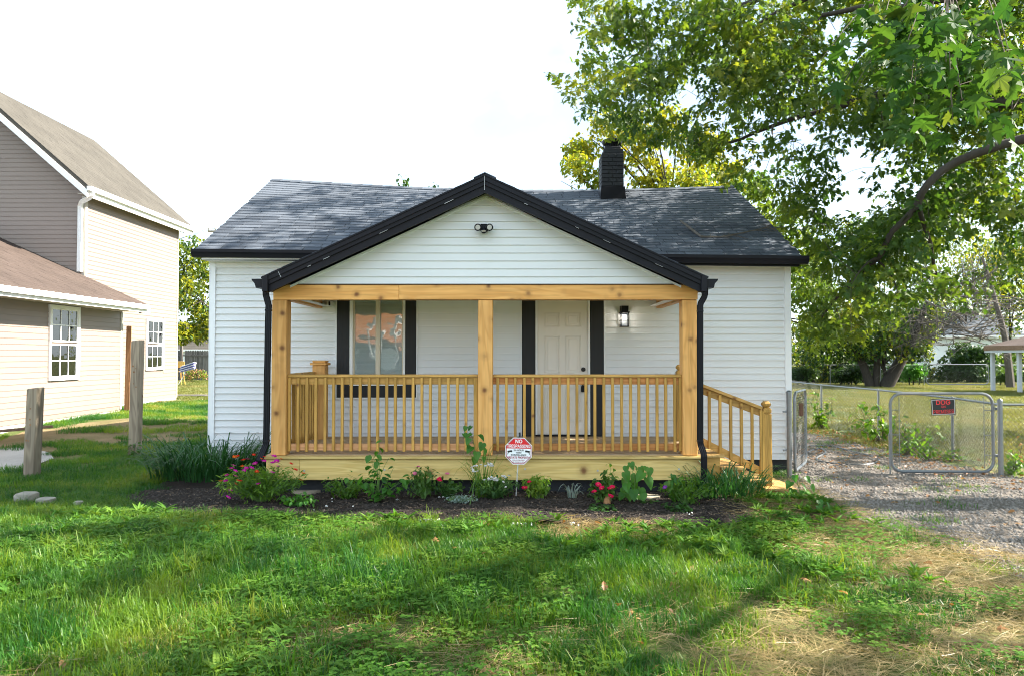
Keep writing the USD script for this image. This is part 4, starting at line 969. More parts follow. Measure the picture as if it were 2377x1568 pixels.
# wooden fence, shed roof, stool and folded lounger far behind
WF = thing('board_fence', 'grey weathered board fence at the back between the two houses', 'fence')
rng = np.random.default_rng(3)
for k in range(62):
    x = -25.5 + k * .15
    if abs(x + 20.9) < .09: continue
    obj('board', MB().prism([(x, .1), (x + .138, .1), (x + .138, 2.05 + rng.uniform(-.02, .02)), (x + .10, 2.12), (x + .04, 2.12), (x, 2.06)], 1, 45 + rng.uniform(-.008, .008), 45.025), 'fence_wood', WF)
for zz in (.55, 1.75): obj('rail', MB().cbox(-25.5, -16.2, 44.95, 44.985, zz, zz + .09, .003), 'fence_wood', WF)
obj('post', MB().cbox(-20.97, -20.83, 44.9, 45.06, 0, 2.9, .01), 'fence_wood', WF)
def far_house(name, label, x0, x1, y0, y1, h, rh, wm, rm, foundation=.25):
    H = thing(name, label, 'house')
    Wl = obj('wall', MB().box(x0, x1, y0 + .02, y1, -.1, h), wm, H)
    z = .3
    while z < h - .1:
        obj('siding_plank', plank(x0, x1, z, z + .2, y0 + .02, proud=.02), wm, Wl); z += .2
    yr = (y0 + y1) / 2; mb = MB()
    for s in (-1, 1):
        e = yr + s * ((y1 - y0) / 2 + .4); mb.prism([(yr, h + rh), (e, h - .05), (e, h - .17), (yr, h + rh - .12)], 0, x0 - .3, x1 + .3)
    R = obj('roof', mb, rm, H)
    sh_ = MB(); n = 16
    for r in range(n):
        f0, f1 = 1 - r / n, 1 - (r + 1.05) / n; f1 = max(f1, 0)
        e = (y1 - y0) / 2 + .42
        b = np.array([(x0 - .3, yr - e * f0, h + rh - (rh + .05) * f0 + .012), (x1 + .3, yr - e * f0, h + rh - (rh + .05) * f0 + .012), (x1 + .3, yr - e * f1, h + rh - (rh + .05) * f1 + .004), (x0 - .3, yr - e * f1, h + rh - (rh + .05) * f1 + .004)])
        sh_.hexa(b, b + [0, 0, .015])
    obj('shingle_course', sh_, rm, R, kind='stuff')
    obj('fascia', MB().cbox(x0 - .3, x1 + .3, y0 - .44, y0 - .41, h - .2, h - .03, .004), 'white_paint', H)
    return H
FH1 = far_house('far_house', 'pale house with grey roof just showing over the back board fence', -31, -17, 58, 66, 2.3, 2.3, 'white_vinyl', 'tan_shingle')
FH2 = far_house('far_house', 'white sided house glimpsed through branches behind the back chain link gate', 31.5, 38.5, 54, 62, 3.3, 2.2, 'white_vinyl', 'dark_shingle')
obj('window', MB().cbox(33.2, 34.1, 53.96, 54.0, 1.3, 2.3, .02), 'interior_dark', FH2)
ST_ = thing('bar_stool', 'yellow wooden bar stool with backrest standing beside the tan house corner', 'stool')
bx, by = -17.95, 38.4; bz = float(gz(bx, by))
obj('seat', MB().tube([(bx, by, bz + .72), (bx, by, bz + .76)], .22, 16), 'stool_wood', ST_)
for a, b in ((-.14, -.14), (.14, -.14), (-.14, .14), (.14, .14)): obj('leg', MB().tube([(bx + a * 1.6, by + b * 1.6, bz), (bx + a, by + b, bz + .72)], [.02, .022], 6), 'stool_wood', ST_)
obj('stretcher', MB().tube([(bx - .19, by - .19, bz + .28), (bx + .19, by - .19, bz + .28)], .014, 6), 'stool_wood', ST_)
obj('backrest', MB().cbox(bx - .2, bx + .2, by + .16, by + .19, bz + .95, bz + 1.28, .01).tube([(bx - .16, by + .17, bz + .76), (bx - .17, by + .175, bz + .96)], .014, 6).tube([(bx + .16, by + .17, bz + .76), (bx + .17, by + .175, bz + .96)], .014, 6), 'stool_wood', ST_)
LG = thing('folded_lounger', 'white and blue folded lounge chair propped against the wooden bar stool', 'lounger')
lx, lz = bx + .25, bz
for k in range(6):
    o = .055 * k
    obj('slat', MB().bar((lx - .05 + o * .2, by - .34, lz + .72 + o), (lx + .72, by - .30, lz + .92 + o * 1.2), .3, .03), 'white_cloth' if k % 2 else 'blue_cloth', LG)
obj('frame', MB().tube([(lx - .05, by - .45, lz + .70), (lx + .75, by - .42, lz + .90), (lx + .75, by - .2, lz + 1.22), (lx, by - .2, lz + 1.05)], .016, 6).tube([(lx + .3, by - .3, lz + .82), (lx - .2, by - .3, lz)], .014, 6), 'white_paint', LG)
GB_ = thing('ground_boards', 'grey boards lying flat in the grass behind the tan house corner', 'boards')
for k in range(4): obj('board', MB().cbox(-13.9, -11.9, 27.6 + k * .2, 27.78 + k * .2, float(gz(-13, 28)) + .02, float(gz(-13, 28)) + .06, .004), 'fence_wood', GB_)

# ------------------------------------------------------------------ chain link
def link(p, q, z0a, z0b, h, step, r):
    """diamond mesh between two ground points: two families of straight wires, clipped to the panel"""
    p, q = np.array(p, float), np.array(q, float); L = np.linalg.norm(q - p); mb = []
    vs, fs, n = [], [], 0
    for s in (1, -1):
        t = -h
        while t < L + h:
            a, b = (t, 0.0), (t + s * h, h)
            lo, hi = 0.0, 1.0; dx = b[0] - a[0]
            for bound, sg in ((0.0, 1), (L, -1)):
                f = (bound - a[0]) / dx
                if sg * dx > 0: lo = max(lo, f)
                else: hi = min(hi, f)
            if hi - lo > .01:
                P0, P1 = a[0] + dx * lo, a[0] + dx * hi
                pts = []
                for tt, zz in ((P0, h * lo), (P1, h * hi)):
                    g = z0a + (z0b - z0a) * tt / L
                    c = p + (q - p) * tt / L; pts.append((c[0], c[1], g + zz))
                pts = np.array(pts); d = pts[1] - pts[0]; d /= np.linalg.norm(d); nn = np.array([(q - p)[1], -(q - p)[0], 0]) / L; bb = np.cross(d, nn)
                off = np.array([nn, -.5 * nn + .87 * bb, -.5 * nn - .87 * bb]) * r + nn * r * s * .8
                vs.append(np.vstack([pts[0] + off, pts[1] + off])); fs.append(np.array([[0, 1, 4], [0, 4, 3], [1, 2, 5], [1, 5, 4], [2, 0, 3], [2, 3, 5]]) + n); n += 6
            t += step
    return np.vstack(vs), np.vstack(fs)
def post(x, y, h, r=.028, cap=True):
    g = float(gz(x, y)); mb = MB().tube([(x, y, g - .1), (x, y, g + h)], r, 10)
    if cap: mb.ball((x, y, g + h), r * 1.15, 1, (1, 1, .8)) if False else mb.tube([(x, y, g + h), (x, y, g + h + .02), (x, y, g + h + .04)], [r * 1.2, r * 1.1, r * .4], 10)
    return mb
CF = thing('chain_link_fence', 'galvanized chain link fence running back along the gravel side of the yard', 'fence')
line = [(7.30, 10.66), (7.66, 12.4), (7.66, 14.9), (7.73, 17.8), (7.76, 20.6), (7.8, 23.4), (7.8, 26.2), (7.8, 29.0), (7.8, 31.8), (7.8, 34.6)]
for i, (x, y) in enumerate(line):
    if i: obj('post', post(x, y, 1.06, .024), 'galvanized', CF)
    if i:
        a, b = line[i - 1], line[i]
        za, zb = float(gz(*a)), float(gz(*b))
        obj('top_rail', MB().tube([(a[0], a[1], za + 1.07), (b[0], b[1], zb + 1.07)], .019, 8), 'galvanized', CF)
        obj('wire_mesh', link(a, b, za + .03, zb + .03, 1.09, .075, .0026), 'wire', CF)
CF2 = thing('chain_link_fence', 'short chain link fence section running to the right from the gate post', 'fence')
l2 = [(7.30, 10.66), (9.6, 10.5), (12.0, 10.35)]
for i in range(1, 3):
    a, b = l2[i - 1], l2[i]
    obj('post', post(*b, 1.06, .024), 'galvanized', CF2)
    obj('top_rail', MB().tube([(a[0] + .0, a[1], 1.07 + float(gz(*a))), (b[0], b[1], 1.07 + float(gz(*b)))], .019, 8), 'galvanized', CF2)
    obj('wire_mesh', link(a, b, float(gz(*a)) + .03, float(gz(*b)) + .03, 1.09, .075, .0026), 'wire', CF2)
def arc(c, r, a0, a1, n=5): return [(c[0] + r * math.cos(a), c[1] + r * math.sin(a)) for a in np.linspace(a0, a1, n)]
def gate(G, p, q, z0, z1, r=.021, step=.075, wr=.0026, rc=.16, bow=0.0):
    p, q = np.array(p, float), np.array(q, float); L = np.linalg.norm(q - p); dd = (q - p) / L
    ring = arc((rc, z0 + rc), rc, 1.5 * np.pi, np.pi) + arc((rc, z1 - rc), rc, np.pi, .5 * np.pi) + arc((L - rc, z1 - rc), rc, .5 * np.pi, 0) + arc((L - rc, z0 + rc), rc, 0, -.5 * np.pi)
    ring.append(ring[0]); ring.append(ring[1])
    pts = [(p[0] + dd[0] * a, p[1] + dd[1] * a, b) for a, b in ring]
    obj('gate_frame', MB().tube(pts, r, 8, False), 'galvanized', G)
    a, b = p + dd * .05, q - dd * .05
    obj('wire_mesh', link(a, b, z0 + .03, z0 + .03, z1 - z0 - .06, step, wr), 'wire', G)
    for f in (.13, L - .13): obj('tension_bar', MB().tube([(p[0] + dd[0] * f, p[1] + dd[1] * f, z0 + .05), (p[0] + dd[0] * f, p[1] + dd[1] * f, z1 - .05)], .006, 5), 'galvanized', G)
    for f in (.0, L):
        for zz in (z0 + .25, z0 + .55, z1 - .25): obj('tie_band', MB().tube([(p[0] + dd[0] * (f - .0), p[1] + dd[1] * f, zz), (p[0] + dd[0] * abs(f - .13), p[1] + dd[1] * abs(f - .13), zz)], .007, 5), 'galvanized', G)
G2 = thing('chain_link_gate', 'wide chain link gate with rounded frame carrying the black dog sign', 'gate')
gy_ = 10.78; ga, gb = P(2069, 1000, gy_)[0], P(2301, 1000, gy_)[0]
gate(G2, (ga, gy_ + .03), (gb, gy_ - .03), .05, 1.225, .023)
obj('hinge', MB().cbox(gb, 7.30, 10.70, 10.76, .98, 1.02, .004).cbox(gb, 7.30, 10.70, 10.76, .28, .32, .004), 'galvanized', G2)
obj('drop_rod', MB().tube([(ga - .025, gy_ + .03, .62), (ga - .03, gy_ - .0, .0)], .010, 6), 'galvanized', G2)
GP = thing('gate_post', 'thick galvanized gate post at the right hinge side of the dog sign gate', 'post')
obj('pipe', post(7.30, 10.66, 1.12, .036), 'galvanized', GP)
GP2 = thing('gate_post', 'thick galvanized gate post close to the right corner of the white house', 'post')
gpx = P(1831, 1000, 10.4)[0]
obj('pipe', post(gpx, 10.4, 1.25, .036), 'galvanized', GP2)
for zz in (.42, .98): obj('hinge_band', MB().tube([(gpx, 10.4, zz - .015), (gpx, 10.4, zz + .015)], .041, 10).cbox(gpx - .09, gpx - .035, 10.385, 10.415, zz - .012, zz + .012, .003), 'galvanized', GP2)
G1 = thing('chain_link_gate', 'narrow chain link gate leaf swung open beside the white house corner', 'gate')
gate(G1, (4.25, 10.72), (4.82, 11.7), .06, 1.24, .021, .075, .0026, .12)
obj('latch', MB().cbox(4.47, 4.52, 11.05, 11.12, .86, 1.06, .006), 'rust', G1)
BF = thing('chain_link_fence', 'distant chain link fence along the far end of the back lawn', 'fence')
xs_ = [13.0, 18.7, 24.1]; 
for (a, b) in ((6.0, 9.5), (9.5, 13.0), (13.0, 16.0), (16.0, 19.0), (19.0, 22.0), (22.0, 24.6), (28.6, 31.6), (31.6, 35.0), (35.0, 38.0)):
    obj('top_rail', MB().tube([(a, 42.5, 1.24), (b, 42.5, 1.24)], .024, 6), 'galvanized', BF)
    obj('wire_mesh', link((a, 42.5), (b, 42.5), .05, .05, 1.2, .13, .0034), 'wire', BF)
    obj('post', MB().tube([(b, 42.5, -.1), (b, 42.5, 1.3)], .03, 8), 'galvanized', BF)
GX = thing('chain_link_gate', 'distant closed chain link gate in the far fence by the twin trunk tree', 'gate')
gate(GX, (24.72, 42.5), (28.45, 42.5), .08, 1.27, .034, .13, .0034, .25)
# signs
SG = thing('dog_sign', 'black sign with red lettering hung on the wide chain link gate', 'sign')
sy = gy_ - .035
a, b = P(2160, 924, sy), P(2217, 962, sy); ang = math.radians(2.0)
sw, sh2 = b[0] - a[0], a[2] - b[2]; sc_ = (a + b) / 2
def sign_place(m_, T=ang, y=sy, c=None):
    v, f = (m_.vertices, m_.faces) if hasattr(m_, 'vertices') else m_.vf()
    v = np.asarray(v, float).copy(); v = np.c_[v[:, 0], -v[:, 2], v[:, 1]]        # text plane xy -> xz, depth towards the viewer
    R = np.array([[math.cos(T), 0, -math.sin(T)], [0, 1, 0], [math.sin(T), 0, math.cos(T)]])
    cc = sc_ if c is None else c
    return (v @ R.T) + [cc[0], y, cc[2]], np.asarray(f)
obj('sign_panel', sign_place(MB().cbox(-sw / 2, sw / 2, -sh2 / 2, sh2 / 2, 0, .004, .001)), 'sign_black', SG)
bd = MB(); e = .012
for args in ((-sw / 2 + e, sw / 2 - e, sh2 / 2 - e - .005, sh2 / 2 - e), (-sw / 2 + e, sw / 2 - e, -sh2 / 2 + e, -sh2 / 2 + e + .005), (-sw / 2 + e, -sw / 2 + e + .005, -sh2 / 2 + e + .006, sh2 / 2 - e - .006), (sw / 2 - e - .005, sw / 2 - e, -sh2 / 2 + e + .006, sh2 / 2 - e - .006)): bd.box(*args, .0041, .0052)
obj('sign_border', sign_place(bd), 'sign_white', SG)
def text(t, h, w=None, bold=True, depth=.0012):
    m_ = meshkit.text_mesh(t, h, depth, bold); x0, x1 = m_.bounds[:, 0]
    if w: m_.apply_scale([w / (x1 - x0), 1, 1])
    x0, x1 = m_.bounds[:, 0]; m_.apply_translation([-(x0 + x1) / 2, 0, .0042]); return m_
for t, h, w, y in (('DOG', .064, sw * .58, .036), ('ON', .034, sw * .18, -.014), ('PREMISES', .054, sw * .84, -sh2 * .5 + .026)):
    mm = text(t, h, w, t == 'DOG'); mm.apply_translation([0, y, 0]); obj('lettering', sign_place(mm), 'neon_red', SG)
NT = thing('yard_sign', 'red and white octagonal NO TRESPASSING sign on a thin stake in the flower bed', 'sign')
ny = 8.93; c = P(1203.5, 1045.5, ny); RAD = (64.5 / 2) / FPX * ny * 1.035; T2 = math.radians(-1.0)
octo = [(RAD * math.cos(math.radians(22.5 + 45 * k)), RAD * math.sin(math.radians(22.5 + 45 * k))) for k in range(8)]
pp = lambda m_: sign_place(m_, T2, ny, c)
sc2 = lambda s: [(x * s, y * s) for x, y in octo]
obj('sign_panel', pp(MB().prism(octo, 2, 0, .003)), 'sign_white', NT)
ring = trimesh.creation.extrude_polygon(Polygon(sc2(.955)).difference(Polygon(sc2(.905))), .001, engine='earcut'); ring.apply_translation([0, 0, .0034])
obj('sign_border', pp(ring), 'sign_maroon', NT)
top = Polygon(sc2(.90)).intersection(Polygon([(-1, RAD * .18), (1, RAD * .18), (1, 1), (-1, 1)]))
tp = trimesh.creation.extrude_polygon(top, .001, engine='earcut'); tp.apply_translation([0, 0, .0032]); obj('red_field', pp(tp), 'sign_red', NT)
for t, h, w, y, m_ in (('NO', .042, .085, RAD * .56, 'sign_white'), ('TRESPASSING', .036, RAD * 1.62, RAD * .25, 'sign_white'), ('24 HOUR', .021, .125, RAD * .01, 'sign_black'), ('VIDEO', .017, .068, -RAD * .15, 'sign_black'),
                       ('SURVEILLANCE', .019, .19, -RAD * .31, 'sign_black'), ('PRIVATE PROPERTY', .026, .275, -RAD * .51, 'sign_maroon'), ('VIOLATORS WILL', .013, .16, -RAD * .66, 'sign_maroon'), ('BE PROSECUTED', .013, .15, -RAD * .79, 'sign_maroon')):
    mm = text(t, h, w, t not in ('VIOLATORS WILL', 'BE PROSECUTED')); mm.apply_translation([0, y, .0002]); obj('lettering', pp(mm), m_, NT)
for s in (-1, 1):
    cm_ = MB(); f = lambda x, y: (s * (.112 + (x - .112) * .8), -.004 + y * .72)
    cm_.prism([f(.150, .008), f(.090, .022), f(.084, -.006), f(.140, -.022)], 2, .0042, .0054).disc((s * (.112 - .024 * .8), -.001, .0056), .013, 2, .0012, 14).prism([f(.140, -.022), f(.150, -.052), f(.143, -.054), f(.128, -.020)], 2, .0043, .0053)
    obj('camera_symbol', pp(cm_), 'sign_black', NT)
stk = P(1197, 1153, ny)
obj('stake', MB().bar((stk[0] - .006, ny + .01, -.1), (c[0] + .012, ny + .012, c[2] + RAD + .035), .014, .010, (0, 1, 0)), 'aluminium', NT)
obj('clip', MB().cbox(c[0] + .002, c[0] + .026, ny - .002, ny + .024, c[2] + RAD * .90, c[2] + RAD + .05, .003), 'sign_black', NT)

# ------------------------------------------------------------------ carport far right, house over the road (seen in the window glass)
CP = thing('carport', 'open carport with brown shingle roof on pale posts at the far right', 'carport')
yc = 31.4; xl = 24.15
rr = MB().hexa(np.array([(xl, yc, 2.28), (xl + 7, yc, 2.28), (xl + 7, yc + 5, 2.28), (xl, yc + 5, 2.28)]), np.array([(xl + 2.9, yc + 2.45, 3.28), (xl + 4.1, yc + 2.45, 3.28), (xl + 4.1, yc + 2.55, 3.28), (xl + 2.9, yc + 2.55, 3.28)]))
RO = obj('roof', rr, 'brown_shingle', CP)
co = MB()
for k in range(12):
    f = k / 12; g = f + .09
    a = [xl - .04 + 2.95 * f, xl + 7.04 - 2.95 * f]; b = [xl - .04 + 2.95 * g, xl + 7.04 - 2.95 * g]; y0, y1 = yc - .04 + 2.49 * f, yc - .04 + 2.49 * g; z0, z1 = 2.30 + 1.0 * f, 2.30 + 1.0 * g
    q = np.array([(a[0], y0, z0), (a[1], y0, z0), (b[1], y1, z1 - .01), (b[0], y1, z1 - .01)]); co.hexa(q, q + [0, 0, .012])
obj('shingle_course', co, 'brown_shingle', RO, kind='stuff')
for (x0, x1, y0, y1) in ((xl - .02, xl + 7.02, yc - .02, yc + .06), (xl - .02, xl + .06, yc + .061, yc + 5), (xl + 6.94, xl + 7.02, yc + .061, yc + 5)):
    obj('fascia', MB().cbox(x0, x1, y0, y1, 2.05, 2.275, .006), 'plank_wood', CP); obj('trim', MB().cbox(x0 + .03, x1 - .03, y0 + .03, y1 - .01 if y1 - y0 > 1 else y1 + .03, 1.93, 2.045, .004), 'grey_post', CP)
for x in (xl + .14, xl + 6.6):
    for y in (yc + .2, yc + 2.7, yc + 4.6): obj('post', MB().cbox(x, x + .16, y, y + .16, -.1, 1.93, .008), 'grey_post', CP)
XH = far_house('brick_house', 'house with orange shingle roof across the street, seen only mirrored in the porch window', -17, -4, -31, -22, 2.6, 3.4, 'dark_brick', 'orange_shingle')
for x in (-8.25, -6.95): obj('porch_column', MB().cbox(x - .13, x + .13, -20.9, -20.64, 0, 3.6, .02).cbox(x - .2, x + .2, -20.96, -20.58, 3.601, 3.8, .02), 'white_paint', XH)
sh_ = MB(); n = 18
for r in range(n):
    f0, f1 = 1 - r / n, max(1 - (r + 1.05) / n, 0)
    yr, e, h, rh = -26.5, 4.92, 2.6, 3.4
    b = np.array([(-17.3, yr + e * f0, h + rh - (rh + .05) * f0 + .012), (-3.7, yr + e * f0, h + rh - (rh + .05) * f0 + .012), (-3.7, yr + e * f1, h + rh - (rh + .05) * f1 + .004), (-17.3, yr + e * f1, h + rh - (rh + .05) * f1 + .004)]); sh_.hexa(b[::-1], b[::-1] + [0, 0, .015])
obj('shingle_course', sh_, 'orange_shingle', XH, kind='stuff')
obj('door', MB().cbox(-10.6, -9.7, -21.99, -21.95, .2, 2.2, .01), 'white_paint', XH)
obj('window', MB().cbox(-8.6, -7.0, -21.99, -21.95, .9, 2.1, .01), 'white_paint', XH)
# garden hose on the gravel
HS = thing('garden_hose', 'grey garden hose looped on the gravel behind the open gate leaf', 'hose')
hp = [(1838, 1065), (1872, 1050), (1905, 1040), (1915, 1046), (1895, 1062), (1915, 1072), (1960, 1076), (2005, 1077), (2032, 1072), (2025, 1058), (1985, 1048), (1955, 1040), (1930, 1034), (1880, 1034), (1838, 1032)]
def ground_at(u, v, lift=0.0):
    Y = 10.0
    for _ in range(25):
        p = P(u, v, Y); g = float(gz(p[0], Y)) + lift
        p1 = P(u, v, Y * 1.001); dzdy = (p1[2] - p[2]) / (Y * .001)
        Y = Y - (p[2] - g) / dzdy
    return P(u, v, Y)
from scipy.interpolate import CubicSpline
hq = np.array([ground_at(u, v, .02) for u, v in hp]); tt = np.r_[0, np.cumsum(np.linalg.norm(np.diff(hq, axis=0), axis=1))]
obj('tube', MB().tube(CubicSpline(tt, hq)(np.linspace(0, tt[-1], 120)), .017, 7), 'hose', HS)
# pavers and stump in the bed
def paver(label, u, v, sx_, sy_, h=.05, seed=0, m_='paver'):
    p = ground_at(u, v); rg = np.random.default_rng(seed)
    poly = [(p[0] + sx_ / 2 * math.cos(a) * rg.uniform(.85, 1.1), p[1] + sy_ / 2 * math.sin(a) * rg.uniform(.85, 1.1)) for a in np.linspace(0, 2 * np.pi, 9)[:-1]]
    T = data(obj('flat_stone', MB().prism(poly, 2, p[2] - .02, p[2] + h), m_), label, 'stone')
paver('tan flat stone half buried in mulch right of the red flower bush', 712, 1143, .42, .42, .05, 1)
paver('tan flat stone in mulch between the heart leaf sapling and violet flower bush', 1500, 1158, .40, .26, .05, 2)
st = ground_at(1408, 1172)
data(obj('tree_stump', MB().tube([(st[0], st[1], st[2] - .02), (st[0] + .005, st[1], st[2] + .07), (st[0] + .02, st[1], st[2] + .13)], [.05, .04, .022], 9), 'stump_wood', smooth=40), 'broken brown stick of stump standing below the crimson flowers', 'stump')

UP = thing('utility_pole', 'tip of a distant utility pole just clearing the left slope of the dark roof', 'utility pole')
ux, uy, uz = P(514, 526, 50)
obj('pole', MB().tube([(ux, uy, -.2), (ux, uy, uz + .05)], [.17, .12], 10), 'grey_wood', UP)
obj('crossarm', MB().cbox(ux - .9, ux + .35, uy - .16, uy - .04, uz - .42, uz - .30, .01), 'grey_wood', UP)
for dx in (-.85, -.4, .28): obj('insulator', MB().tube([(ux + dx, uy - .1, uz - .30), (ux + dx, uy - .1, uz - .20), (ux + dx, uy - .1, uz - .12)], [.03, .06, .04], 8), 'limestone', UP)
for dx, e in ((-.85, (-19.2, 26.2, 6.0)), (-.4, (-42, 58, 9.4))):
    a = np.array((ux + dx, uy - .1, uz - .12)); b = np.array(e); t = np.linspace(0, 1, 12)[:, None]
    obj('wire', MB().tube(a * (1 - t) + b * t - np.c_[0 * t, 0 * t, 3.2 * t * (1 - t)], .014, 4), 'black_metal', UP)
# ------------------------------------------------------------------ leaves
def maple_leaf(full=True, curl=.12):
    """a silver maple leaf: five deep pointed lobes, stalk at the origin, about one unit long along +y"""
    half = [(0, 0), (.10, .06), (.30, .02), (.22, .14), (.44, .22), (.56, .40), (.36, .38), (.18, .36), (.17, .44), (.26, .60), (.20, .66), (.10, .66), (.10, .78), (.0, 1.0)] if full else \
           [(0, 0), (.30, .05), (.18, .20), (.54, .40), (.15, .40), (.22, .64), (.0, 1.0)]
    h = np.array(half); L = h[1:-1][::-1] * [-1, 1]
    ring = np.vstack([h, L]); c = np.array([[0, .36]])
    v = np.vstack([c, ring]); zz = -curl * (v[:, 1] - .2) ** 2 - .30 * np.abs(v[:, 0]) ** 1.4 * (1 if full else .8) + .02 * np.sin(9 * v[:, 0])
    n = len(ring); f = np.array([[0, 1 + i, 1 + (i + 1) % n] for i in range(n)])
    return np.c_[v, zz], f
def simple_leaf(w=.5, k=3, fold=.25, curl=.25, tip=1.0):
    t = np.linspace(0, 1, k + 2)[1:-1]; wd = w / 2 * np.sin(np.pi * t ** .8) ** .9
    mid = np.c_[0 * t, t]; 
    v = [(0, 0, 0)] + [(x, y, 0) for y, x in zip(t, wd)] + [(0, 1, 0)] + [(-x, y, 0) for y, x in zip(t[::-1], wd[::-1])]
    v = np.array(v); v = np.vstack([[0, .45, 0], v]); n = len(v) - 1
    v[:, 2] = fold * np.abs(v[:, 0]) - curl * v[:, 1] ** 2
    return v, np.array([[0, 1 + i, 1 + (i + 1) % n] for i in range(n)])
def heart_leaf():
    h = np.array([(0, 0), (.16, -.10), (.36, -.04), (.46, .18), (.38, .46), (.18, .78), (0, 1.0)]); L = h[1:-1][::-1] * [-1, 1]
    r = np.vstack([h, L]); v = np.vstack([[0, .35], r]); z_ = .22 * np.abs(v[:, 0]) - .25 * v[:, 1] ** 2
    n = len(r); return np.c_[v, z_], np.array([[0, 1 + i, 1 + (i + 1) % n] for i in range(n)])
def rand_R(rng, n, droop=(-.3, 1.2), roll=.5):
    """leaf attitudes: blade points outward and down, any heading"""
    return rot(-rng.uniform(*droop, n), rng.uniform(-roll, roll, n), rng.uniform(0, 2 * np.pi, n))

# ------------------------------------------------------------------ the big silver maple, right
MASK = Polygon([(1375, -400), (1352, 0), (1340, 60), (1345, 110), (1325, 150), (1312, 200), (1322, 235), (1350, 270), (1385, 300), (1420, 310), (1470, 300), (1500, 315), (1545, 330), (1600, 340), (1660, 365),
                (1705, 405), (1745, 450), (1780, 490), (1825, 530), (1868, 565), (1885, 620), (1878, 690), (1885, 760), (1905, 790), (1985, 770), (2040, 752), (2110, 735), (2170, 700), (2240, 700), (2300, 660), (2376, 640), (3200, 640), (3200, -400)])
HOLES = [((1421, 385), 84, 96), ((2005, 365), 46, 62), ((1975, 465), 75, 42), ((1660, 265), 50, 22), ((1890, 300), 40, 25), ((2260, 560), 80, 60), ((1735, 345), 30, 30), ((1620, 180), 36, 45), ((2180, 600), 50, 40), ((1560, 250), 40, 25), ((1990, 90), 40, 40), ((2120, 400), 45, 40), ((1800, 380), 40, 26)]
prepare(MASK)
def in_mask(p, pad=0):
    """keeps what is off the picture, or inside the crown outline seen in the picture"""
    u, v = project(p); off = (u < -60) | (u > 2440) | (v < -60) | ~np.isfinite(u) | (p[..., 1] < .3)
    ok = contains_xy(MASK, np.nan_to_num(u, nan=-9999), np.nan_to_num(v, nan=-9999))
    for (cx_, cy_), a, b in HOLES: ok &= ((u - cx_) / a) ** 2 + ((v - cy_) / b) ** 2 > 1
    return ok | (off & ((u > 1300) | ~np.isfinite(u) | (p[..., 1] < .3)))
TREE = thing('maple_tree', 'large silver maple reaching over the yard and roof from the right', 'tree')
D1 = lambda zx, zy, Y: P(1314.8 + zx / 2.240, zy / 2.240, Y)
limbs = []
trunk = [np.array([8.6, 8.6, -.2]), np.array([8.55, 8.6, 1.2]), np.array([8.5, 8.7, 2.4]), np.array([8.5, 8.8, 3.6]), np.array([8.6, 8.9, 5.2]), np.array([8.9, 9.2, 7.5]), np.array([9.2, 9.4, 10.0]), np.array([9.1, 9.6, 12.5]), np.array([9.3, 9.6, 14.5])]
